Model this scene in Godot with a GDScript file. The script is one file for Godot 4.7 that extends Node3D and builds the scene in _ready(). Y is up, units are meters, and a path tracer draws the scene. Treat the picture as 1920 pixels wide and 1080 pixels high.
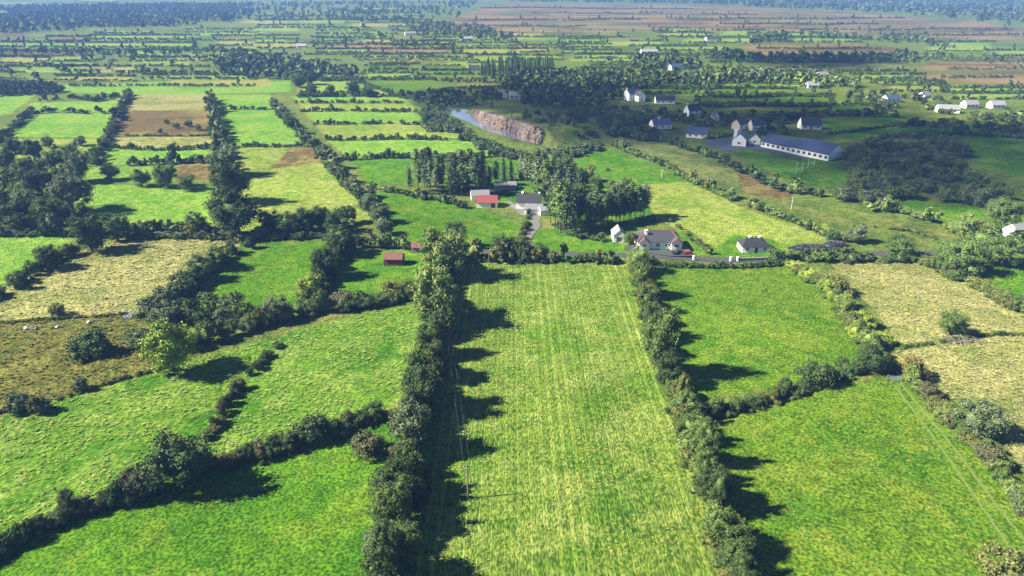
extends Node3D
# Aerial view over hedged farmland: site plan in metres, camera 90 m above the fields looking north (-z).

const SUN_TOWARDS := Vector3(-0.7837, 0.6157, 0.0824)   # towards the sun: 38 degrees up, from the left
const CAMERA_HEIGHT := 90.0

const CLIFF_A := Vector2(-28.21, -481.65)
const CLIFF_B := Vector2(16.05, -393.64)
const CLIFF_SIDE := -1.0
# fields: label, cover, direction of the sward, outline x, z, x, z ...
const FIELDS := [
	["mown yellow-green field with straight rows between the two long hedgerows", 3, 0, [-18.8, -77.9, -19.2, -101.0, -19.6, -131.0, -19.1, -173.4, -16.6, -212.5, -10.2, -220.1, 40.5, -220.1, 39.8, -187.5, 39.6, -158.1, 37.9, -131.0, 37.6, -112.0, 37.8, -96.8, 37.7, -77.9]],
	["smooth bright green pasture below the diagonal hedge in the lower left corner", 1, 0.3, [-89.9, -75.9, -91.7, -89.1, -81.4, -96.8, -69.5, -104.8, -57.4, -111.2, -45.7, -119.4, -31.1, -127.2, -25.1, -122.8, -22.2, -101.0, -22.9, -77.9]],
	["long wind-combed grass field left of the thin broken hedge", 2, 0.75, [-98.2, -86.7, -121.3, -122.8, -113.9, -125.8, -101.4, -134.9, -87.9, -143.5, -76.9, -152.0, -66.5, -162.4, -61.8, -160.9, -64.7, -144.7, -65.7, -133.1, -65.0, -113.7, -70.3, -106.3, -82.3, -98.2, -92.6, -90.3]],
	["pale streaky long-grass field between the broken hedge and tall hedgerow", 2, 0.9, [-62.9, -164.5, -54.5, -171.8, -40.8, -179.5, -25.9, -186.7, -20.7, -167.0, -21.3, -135.3, -31.3, -128.4, -46.1, -120.9, -58.4, -113.7, -63.9, -113.7, -65.7, -133.1, -64.7, -144.7]],
	["olive brown marshy ground around the lone round bush", 5, 0.2, [-157.1, -171.4, -136.4, -172.1, -108.1, -176.1, -94.8, -160.9, -89.2, -144.7, -101.9, -135.8, -114.3, -126.4, -122.0, -123.8]],
	["straw coloured rough field with shadows of the lane trees across it", 4, 0.4, [-156.2, -170.1, -162.5, -187.5, -153.2, -212.5, -154.4, -227.1, -145.6, -243.6, -98.5, -241.8, -99.1, -227.1, -100.9, -212.5, -101.6, -193.3, -105.6, -177.4, -136.8, -172.7]],
	["green meadow enclosed by dark willow scrub and tall trees", 1, 0.2, [-98.1, -236.2, -66.1, -236.8, -64.0, -212.5, -63.4, -187.5, -68.1, -176.8, -82.5, -182.0, -95.7, -195.3, -97.3, -207.9]],
	["small shaded green paddock in front of the red tin shed", 1, 0.1, [-61.0, -227.1, -30.5, -227.1, -26.6, -193.3, -42.2, -187.5, -60.3, -182.0, -63.7, -207.9]],
	["bright yellow-green field cut by the left frame edge beside the lane", 10, 0.1, [-211.2, -244.7, -169.9, -245.3, -159.3, -232.4, -157.8, -217.2, -158.7, -207.0, -165.7, -187.5]],
	["sunlit green field between the two tall tree lines above the lane", 10, 0.2, [-203.2, -312.1, -138.5, -310.3, -115.1, -258.9, -127.3, -252.6, -158.6, -252.6, -177.1, -255.7]],
	["yellowish field right of the tall dark tree line", 7, 0.3, [-139.3, -336.0, -119.1, -340.1, -100.8, -353.1, -79.3, -307.7, -57.3, -268.9, -56.3, -252.6, -82.2, -248.3, -107.6, -244.7]],
	["ochre yellow corner of field above the yellowish field", 7, 0.3, [-158.6, -384.4, -126.5, -388.3, -122.2, -341.2, -139.3, -336.0]],
	["brown triangle of rough bracken at the field corner", 8, 0.3, [-122.9, -339.1, -124.9, -385.7, -110.8, -392.3, -97.7, -357.6, -109.5, -344.4]],
	["large brown field of dead bracken between two vertical hedges", 8, 0.2, [-326.5, -582.1, -253.6, -587.7, -179.3, -418.0, -247.8, -415.0]],
	["tawny upper half of the brown bracken field", 4, 0.2, [-324.7, -582.1, -255.3, -587.7, -218.4, -506.3, -286.9, -499.9]],
	["narrow tawny strip under the brown bracken field", 4, 0.2, [-247.9, -413.5, -178.1, -415.0, -167.1, -388.3, -233.4, -385.7]],
	["thin bright green strip below the tawny strip", 10, 0.2, [-235.0, -383.1, -166.1, -385.7, -154.3, -357.6, -219.0, -344.4]],
	["brown rough strip in front of the field trees", 8, 0.2, [-173.9, -347.6, -157.3, -353.1, -145.6, -322.3, -161.3, -319.4]],
	["green field left of the brown bracken field", 10, 0.2, [-309.3, -415.0, -341.6, -487.6, -285.9, -493.7, -244.5, -412.0]],
	["yellow-green strip below the left green field", 7, 0.2, [-306.9, -409.1, -243.0, -409.1, -230.4, -366.9, -283.1, -357.6]],
	["pale green strip with hedge above the left green field", 10, 0.2, [-369.1, -533.3, -308.6, -547.9, -287.0, -497.8, -347.4, -493.7]],
	["light green field at the left frame edge", 10, 0.2, [-456.7, -565.8, -389.4, -573.8, -355.6, -491.6, -376.0, -453.8]],
	["smooth pale green square field right of the bracken field", 10, 0.2, [-213.7, -504.1, -167.1, -506.3, -118.4, -397.7, -161.6, -388.3]],
	["green corner left of the brown rough strip", 10, 0.2, [-217.8, -342.2, -174.0, -346.5, -161.4, -318.5, -206.3, -313.0]],
	["small pale green field behind the smooth square field", 10, 0.2, [-243.4, -571.1, -198.6, -573.8, -173.1, -510.6, -216.1, -508.4]],
	["long green strip field crossing below the distant wood", 10, 0.2, [-379.4, -587.7, -397.8, -630.0, -309.1, -650.0, -203.6, -650.0, -185.3, -587.7, -245.6, -576.6, -324.5, -576.6]],
	["first narrow strip field right of the diagonal hedge", 10, 0.2, [-178.8, -565.8, -94.0, -560.6, -74.3, -540.5, -163.1, -533.3]],
	["second narrow strip field right of the diagonal hedge", 7, 0.2, [-162.5, -531.0, -77.8, -535.7, -67.7, -504.1, -149.8, -499.9]],
	["third narrow strip field right of the diagonal hedge", 10, 0.2, [-151.1, -497.8, -71.1, -499.9, -56.4, -455.6, -131.0, -457.4]],
	["yellowish strip field in front of the quarry scrub", 7, 0.2, [-130.5, -455.6, -54.3, -452.1, -25.7, -412.0, -111.2, -409.1]],
	["broad green strip field in front of the quarry", 10, 0.2, [-110.5, -406.2, -19.1, -406.2, 2.9, -366.9, -89.3, -364.5]],
	["green field behind the dark pine block", 1, 0.2, [-88.5, -361.0, 4.3, -361.0, 10.7, -336.0, 7.4, -307.7, -67.7, -312.1]],
	["bright green field beside the red-roofed barn", 1, 0.2, [-64.9, -297.5, -46.1, -300.9, -13.5, -274.5, 5.2, -252.6, 0.0, -235.1, -15.3, -228.2, -45.4, -236.8, -52.8, -262.2]],
	["green upper end of the long sloping field right of the pines", 1, 0.2, [11.3, -357.6, 23.9, -379.2, 54.9, -388.3, 74.3, -346.5, 83.9, -316.7, 60.2, -312.1, 39.1, -326.1, 15.6, -326.1]],
	["long yellowish field running down to the white cottage", 7, 0.3, [60.2, -312.1, 83.9, -316.7, 98.0, -272.4, 119.4, -239.0, 102.5, -226.1, 68.3, -226.1, 66.7, -243.6, 57.7, -265.5]],
	["rough grey-green strip along the ditch above the long field", 0, 0.3, [56.7, -415.0, 88.9, -406.2, 112.5, -336.0, 105.1, -295.1, 86.4, -316.7, 54.9, -388.3]],
	["brown scrubby corner between the ditch and the willow thicket", 8, 0.3, [112.5, -336.0, 120.0, -326.1, 133.8, -307.7, 121.3, -287.2, 105.1, -295.1]],
	["rough tussocky pasture fading from brown to pale green", 12, 0.3, [104.8, -294.3, 121.0, -286.4, 150.3, -289.5, 160.1, -263.5, 162.5, -237.9, 131.6, -231.3, 119.9, -240.1, 110.8, -258.9]],
	["dark green sports lawn in front of the long school building", 1, 0.3, [125.5, -381.8, 142.9, -387.0, 168.4, -354.2, 166.0, -318.5, 148.7, -307.7, 134.0, -314.8, 122.8, -352.0]],
	["shaded green field behind the long school building", 1, 0.3, [209.0, -466.4, 275.7, -483.6, 255.6, -452.1, 223.2, -435.2, 193.6, -421.0]],
	["shaded green strip above the willow thicket", 1, 0.3, [191.7, -416.5, 252.9, -446.9, 289.0, -443.5, 315.0, -421.0, 330.3, -406.2, 288.8, -421.0, 244.4, -424.1, 203.3, -406.2]],
	["large dark green field beyond the willow thicket at right", 1, 0.3, [257.3, -406.2, 292.1, -421.0, 308.1, -406.2, 347.6, -388.3, 286.0, -312.1, 249.0, -324.2, 241.6, -341.2]],
	["lush green field with long tree shadows on its left side", 6, 0.5, [43.9, -211.1, 95.8, -213.4, 98.3, -195.3, 94.7, -167.0, 89.7, -147.3, 69.7, -140.4, 43.5, -133.5, 41.2, -139.9, 41.4, -167.0]],
	["lush bright green field in the lower right corner", 6, 0.6, [42.6, -122.8, 64.8, -134.2, 95.8, -143.5, 94.4, -124.8, 95.9, -108.7, 96.3, -90.3, 92.4, -76.9, 38.6, -76.9, 41.5, -101.0]],
	["dry straw coloured field above the lone tree", 4, 0.5, [108.8, -216.2, 143.4, -221.1, 146.0, -203.6, 150.2, -176.8, 152.2, -160.9, 139.3, -160.9, 103.6, -158.6, 107.0, -180.2]],
	["dry straw coloured field below the lone tree", 4, 0.5, [97.7, -155.2, 119.8, -159.5, 151.8, -160.4, 124.1, -112.0, 101.2, -105.5, 103.8, -124.8, 100.4, -139.9]],
	["small green field at the right frame edge behind the hedge", 1, 0.3, [155.5, -213.4, 190.9, -217.2, 164.1, -176.8, 152.6, -180.2]],
	["green garden lawn between the farm lane and the garage", 1, 0.3, [8.2, -248.3, 15.5, -250.7, 27.9, -239.0, 37.8, -239.0, 38.5, -223.1, 17.0, -224.1, 7.7, -231.3]],
	["mown lawn around the slate-roofed bungalow", 1, 0.3, [38.5, -223.1, 40.0, -240.1, 47.5, -249.5, 67.8, -248.3, 77.0, -223.1]],
	["shaded green behind the farmhouse", 1, 0.3, [-6.3, -312.1, 33.0, -316.7, 60.2, -312.1, 56.9, -255.7, 34.4, -243.6, 8.8, -268.9, -6.8, -279.6]],
	["green roadside garden around the white cottage", 1, 0.3, [70.2, -226.1, 83.9, -243.6, 97.1, -237.9, 97.2, -222.1, 78.2, -221.1]],
	["shaded meadow with rushes behind the bright roadside bushes", 1, 0.3, [170.2, -287.2, 202.8, -279.6, 185.6, -255.7, 168.7, -255.7, 163.0, -268.9]],
	["pale garden grass by the right frame edge", 10, 0.3, [181.7, -249.5, 204.5, -255.7, 217.0, -252.6, 204.1, -235.1, 178.4, -237.9]],
]
# far strips and bogs: cover, outline
const FAR_FIELDS := [
	[1, [-142.0, -653.4, -80.5, -667.5, -54.1, -605.2, -97.8, -584.9]],
	[10, [-196.2, -650.0, -144.0, -653.4, -99.1, -579.3, -174.6, -573.8]],
	[9, [-146.0, -1428.8, -113.3, -1953.9, 0.0, -2498.1, 319.1, -2325.9, 703.3, -2211.4, 857.1, -1846.0, 946.0, -1545.7, 932.7, -1327.9, 964.5, -1205.6, 818.3, -1016.7, 700.0, -1067.1, 580.9, -1162.6, 422.1, -1251.8, 171.2, -1228.3, 0.0, -1183.7, -90.1, -1228.3]],
	[9, [315.3, -1016.7, 405.8, -1058.3, 517.0, -970.7, 508.9, -902.3, 386.1, -865.5, 297.9, -871.4]],
	[9, [460.1, -789.9, 552.0, -842.5, 633.0, -859.6, 568.5, -693.7, 450.1, -540.5, 433.3, -608.2, 396.4, -656.9, 341.9, -656.9, 396.4, -713.5]],
	[11, [302.5, -865.5, 488.9, -889.7, 477.2, -820.7, 341.7, -761.3, 283.1, -789.9]],
	[10, [-187.5, -701.5, -97.5, -704.3, -90.5, -667.5, -180.4, -665.0]],
	[10, [-189.8, -653.4, -144.9, -650.7, -127.2, -576.6, -171.6, -578.7]],
	[0, [-53.7, -656.9, -10.9, -664.6, -6.9, -608.2, -52.5, -601.6]],
	[1, [-149.2, -761.3, -118.8, -763.8, -109.5, -730.2, -147.4, -727.8]],
	[1, [-89.0, -761.3, -47.5, -757.1, -43.3, -721.8, -87.1, -725.6]],
	[1, [-94.7, -721.8, -35.4, -724.8, -31.3, -693.7, -93.5, -690.8]],
	[10, [-524.8, -799.9, -472.0, -799.7, -447.1, -761.3, -504.2, -761.5]],
	[10, [-472.0, -877.4, -403.4, -881.4, -385.0, -848.2, -458.9, -844.5]],
	[7, [-442.4, -837.0, -359.3, -839.0, -345.4, -805.0, -425.5, -803.2]],
	[10, [-449.3, -717.6, -428.7, -717.9, -409.9, -689.8, -435.7, -689.6]],
	[10, [-351.6, -689.8, -254.8, -687.8, -241.5, -660.4, -342.0, -662.2]],
	[7, [-434.6, -682.2, -364.7, -678.9, -346.6, -646.6, -416.8, -649.6]],
	[10, [-731.2, -1032.9, -450.2, -1023.6, -421.2, -956.2, -685.1, -964.4]],
	[10, [-662.6, -1152.3, -508.9, -1158.4, -471.5, -1084.9, -628.4, -1079.6]],
	[10, [-708.9, -1251.8, -625.1, -1249.5, -596.4, -1194.6, -680.8, -1196.7]],
	[9, [-847.0, -1205.6, -811.6, -1211.8, -704.5, -1049.7, -740.1, -1045.1]],
	[9, [-714.3, -1132.3, -666.8, -1130.0, -615.5, -1049.7, -670.9, -1051.7]],
	[7, [-601.6, -848.2, -544.1, -838.1, -501.3, -775.3, -562.3, -784.0]],
	[8, [-646.3, -908.7, -531.8, -905.7, -501.9, -853.9, -611.7, -856.5]],
	[10, [-548.5, -1251.8, -444.8, -1245.2, -424.7, -1205.6, -538.0, -1211.9]],
	[10, [-586.2, -1327.9, -476.5, -1324.5, -458.1, -1276.2, -567.0, -1279.4]],
	[10, [-493.1, -1444.4, -360.5, -1443.0, -343.8, -1383.8, -475.7, -1385.1]],
	[10, [-467.6, -1369.4, -277.0, -1363.4, -259.8, -1314.6, -458.9, -1320.2]],
	[10, [-339.9, -1301.6, -250.0, -1296.9, -238.6, -1251.8, -331.4, -1256.1]],
	[10, [-318.8, -1228.3, -204.2, -1231.2, -191.2, -1183.7, -312.3, -1181.1]],
	[10, [-311.9, -1162.6, -210.2, -1168.3, -198.2, -1122.5, -304.2, -1117.2]],
	[10, [-290.3, -1103.4, -245.1, -1099.7, -232.3, -1049.7, -279.6, -1053.1]],
	[7, [-222.3, -1094.1, -182.4, -1080.9, -167.7, -1008.7, -210.9, -1020.2]],
	[9, [-267.5, -993.2, -81.4, -996.2, -76.8, -942.1, -254.0, -939.4]],
	[10, [-248.4, -935.3, -189.3, -941.1, -179.6, -895.9, -238.1, -890.7]],
	[9, [-186.2, -935.3, -77.0, -933.5, -72.2, -883.5, -177.5, -885.1]],
	[10, [-185.0, -865.5, -52.9, -862.3, -49.9, -837.0, -181.4, -840.0]],
	[7, [-171.6, -831.5, -45.1, -828.3, -42.0, -805.0, -168.8, -808.1]],
	[1, [-152.1, -799.9, -110.5, -799.8, -104.3, -775.3, -150.7, -775.5]],
	[7, [-166.5, -1049.7, -88.9, -1048.8, -81.4, -1000.9, -162.8, -1001.7]],
	[10, [-155.3, -993.2, -98.0, -993.1, -93.4, -970.7, -154.4, -970.7]],
	[10, [-148.3, -1205.6, -64.2, -1209.1, -59.8, -1162.6, -144.8, -1159.4]],
	[10, [-131.8, -1152.3, -54.5, -1152.1, -49.1, -1112.9, -131.1, -1113.1]],
	[10, [-118.1, -1103.4, -28.2, -1104.4, -23.6, -1067.1, -117.9, -1066.2]],
	[10, [-81.9, -1058.3, 3.9, -1057.1, 7.6, -1024.7, -83.3, -1025.9]],
	[10, [-79.2, -1008.7, -2.8, -1007.2, 0.0, -970.7, -79.1, -972.1]],
	[7, [-65.8, -942.1, -4.0, -945.5, 0.0, -871.4, -64.6, -868.5]],
	[10, [-47.6, -859.6, 6.2, -869.8, 5.9, -794.9, -44.1, -786.4]],
	[10, [1.3, -865.5, 56.2, -858.2, 54.7, -815.4, 0.0, -822.0]],
	[7, [9.2, -985.5, 70.9, -984.3, 69.8, -942.1, 7.0, -943.3]],
	[10, [68.7, -1000.9, 131.3, -1003.5, 127.4, -956.2, 63.6, -953.8]],
	[10, [78.3, -1084.9, 133.8, -1088.2, 129.6, -1032.9, 72.2, -1030.0]],
	[7, [3.2, -942.1, 46.0, -949.1, 46.6, -895.9, 0.0, -889.7]],
	[10, [69.6, -921.8, 135.8, -924.1, 131.3, -883.5, 65.5, -881.4]],
	[10, [78.7, -871.4, 148.5, -874.7, 142.5, -831.5, 74.1, -828.5]],
	[1, [89.5, -794.9, 141.6, -793.1, 137.5, -765.9, 86.1, -767.6]],
	[1, [167.4, -915.2, 247.2, -917.5, 239.7, -871.4, 155.1, -869.4]],
	[10, [258.6, -1301.6, 330.2, -1293.3, 315.3, -1228.3, 244.7, -1235.7]],
	[10, [254.0, -1205.6, 320.1, -1201.6, 305.6, -1122.5, 231.9, -1126.0]],
	[10, [260.7, -1103.4, 367.0, -1110.4, 340.4, -1024.7, 240.7, -1018.7]],
	[10, [363.8, -1251.8, 429.8, -1265.3, 388.1, -1122.5, 319.1, -1111.8]],
	[10, [457.7, -1205.6, 523.6, -1214.1, 487.2, -1122.5, 422.6, -1115.2]],
	[10, [431.2, -1112.9, 525.4, -1109.2, 495.5, -1032.9, 397.6, -1036.1]],
	[10, [493.3, -1142.2, 550.2, -1146.7, 532.1, -1103.4, 473.5, -1099.2]],
	[10, [596.7, -1032.9, 690.2, -1042.7, 606.7, -908.7, 521.7, -901.2]],
	[10, [610.5, -921.8, 703.0, -923.6, 654.3, -853.9, 564.4, -852.4]],
	[7, [278.4, -743.2, 330.4, -747.8, 311.0, -701.5, 262.1, -697.4]],
	[10, [337.9, -693.7, 395.6, -690.1, 385.4, -663.9, 321.8, -667.2]],
	[10, [337.2, -650.0, 387.3, -647.2, 381.2, -630.0, 325.3, -632.7]],
	[7, [333.5, -623.6, 377.5, -620.9, 361.6, -587.7, 313.7, -590.2]],
	[10, [374.4, -608.2, 441.3, -608.0, 424.7, -582.1, 358.4, -582.2]],
	[10, [364.2, -576.6, 422.2, -578.8, 403.1, -550.4, 347.3, -548.3]],
	[1, [116.5, -611.2, 168.9, -613.6, 162.2, -576.6, 107.1, -574.5]],
	[1, [172.3, -605.2, 239.1, -601.2, 231.4, -573.8, 162.5, -577.5]],
	[1, [151.9, -558.0, 191.3, -554.0, 185.3, -526.3, 141.9, -529.9]],
	[1, [199.9, -563.2, 257.3, -569.0, 241.7, -526.3, 183.7, -521.3]],
	[1, [221.9, -521.7, 282.6, -523.6, 268.6, -491.6, 207.4, -489.9]],
	[1, [233.8, -831.5, 330.2, -832.5, 320.4, -794.9, 219.3, -794.0]],
	[0, [284.3, -789.9, 437.3, -793.7, 398.6, -717.6, 257.5, -714.5]],
	[10, [1212.6, -2644.6, 1361.0, -2646.0, 1274.2, -2452.7, 1114.3, -2451.5]],
	[10, [1135.0, -2366.7, 1230.6, -2381.9, 1150.8, -2211.4, 1048.8, -2198.2]],
	[10, [1344.8, -2498.1, 1497.5, -2521.0, 1370.9, -2286.4, 1212.3, -2267.5]],
	[10, [1040.0, -1846.0, 1122.5, -1834.4, 1066.3, -1726.6, 971.6, -1736.9]],
	[10, [1677.0, -2593.9, 1775.7, -2584.4, 1640.3, -2366.7, 1525.8, -2374.8]],
	[10, [1427.9, -2140.9, 1537.9, -2152.7, 1421.9, -1982.8, 1314.8, -1972.8]],
	[4, [1013.8, -2286.4, 1086.0, -2290.9, 1006.3, -2107.4, 928.4, -2103.6]],
	[10, [991.8, -2545.1, 1112.6, -2574.1, 1025.2, -2366.7, 913.2, -2342.1]],
	[10, [744.4, -2868.4, 918.1, -2903.0, 822.7, -2593.9, 666.1, -2566.2]],
	[10, [254.5, -2930.3, 457.3, -2897.1, 419.3, -2644.6, 231.1, -2672.3]],
	[10, [-453.6, -2107.4, -340.7, -2116.5, -311.5, -1953.9, -423.0, -1946.0]],
	[10, [-461.5, -1898.5, -363.4, -1893.7, -339.0, -1796.4, -444.4, -1800.6]],
	[10, [-309.5, -1796.4, -226.5, -1807.6, -208.0, -1682.9, -292.0, -1673.1]],
	[10, [-1719.4, -2498.1, -1629.5, -2494.2, -1486.5, -2286.4, -1587.8, -2289.7]],
	[10, [-1602.6, -2752.0, -1484.5, -2780.5, -1358.0, -2545.1, -1472.8, -2521.2]],
	[10, [-998.1, -2644.6, -924.5, -2638.1, -849.4, -2452.7, -940.0, -2458.3]],
	[7, [-555.8, -1846.0, -485.8, -1834.6, -451.6, -1726.6, -529.9, -1736.7]],
	[7, [-416.9, -2012.6, -327.3, -2018.4, -298.7, -1871.9, -392.7, -1866.9]],
	[10, [-539.6, -1228.3, -417.1, -1228.3, -392.1, -1149.9, -508.0, -1149.9]],
	[7, [-430.4, -1058.7, -305.9, -1058.7, -287.3, -989.3, -404.7, -989.3]],
	[10, [-493.8, -921.6, -399.8, -921.6, -375.4, -861.2, -464.1, -861.2]],
	[10, [-397.8, -921.6, -315.6, -921.6, -296.4, -861.2, -374.1, -861.2]],
	[10, [-549.7, -857.7, -500.9, -857.7, -475.5, -811.1, -522.4, -811.1]],
	[10, [-428.7, -808.0, -364.7, -808.0, -343.3, -756.7, -404.0, -756.7]],
	[10, [-582.0, -754.0, -527.3, -754.0, -497.9, -708.8, -550.0, -708.8]],
	[10, [-525.6, -754.0, -451.0, -754.0, -425.9, -708.8, -496.9, -708.8]],
	[4, [-449.3, -754.0, -400.8, -754.0, -378.6, -708.8, -424.8, -708.8]],
	[7, [-319.7, -662.6, -226.8, -662.6, -213.5, -620.0, -301.3, -620.0]],
	[4, [-566.9, -1551.2, -440.9, -1551.2, -415.7, -1456.5, -535.3, -1456.5]],
	[10, [-437.5, -1551.2, -298.2, -1551.2, -281.5, -1456.5, -413.6, -1456.5]],
	[7, [-312.0, -1446.9, -154.5, -1446.9, -145.7, -1352.8, -294.2, -1352.8]],
	[10, [-479.7, -1344.5, -393.3, -1344.5, -367.3, -1249.6, -448.7, -1249.6]],
	[10, [-47.0, -1153.6, 77.4, -1153.6, 72.4, -1089.5, -46.1, -1089.5]],
	[10, [-392.3, -1084.0, -339.1, -1084.0, -321.3, -1022.6, -372.5, -1022.6]],
	[7, [-388.5, -1017.8, -288.8, -1017.8, -270.4, -947.7, -364.2, -947.7]],
	[10, [-74.5, -806.8, 46.5, -806.8, 43.5, -762.6, -71.7, -762.6]],
	[7, [-22.6, -1205.6, 50.4, -1205.6, 46.4, -1125.8, -22.8, -1125.8]],
	[10, [82.6, -1051.5, 220.1, -1051.5, 205.4, -982.2, 75.9, -982.2]],
	[10, [174.2, -977.7, 294.4, -977.7, 276.3, -917.7, 162.6, -917.7]],
	[10, [71.1, -853.7, 126.1, -853.7, 118.2, -802.0, 65.8, -802.0]],
	[10, [128.0, -853.7, 197.3, -853.7, 185.3, -802.0, 119.4, -802.0]],
	[10, [205.8, -650.9, 271.8, -650.9, 255.3, -609.9, 192.7, -609.9]],
]
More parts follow.
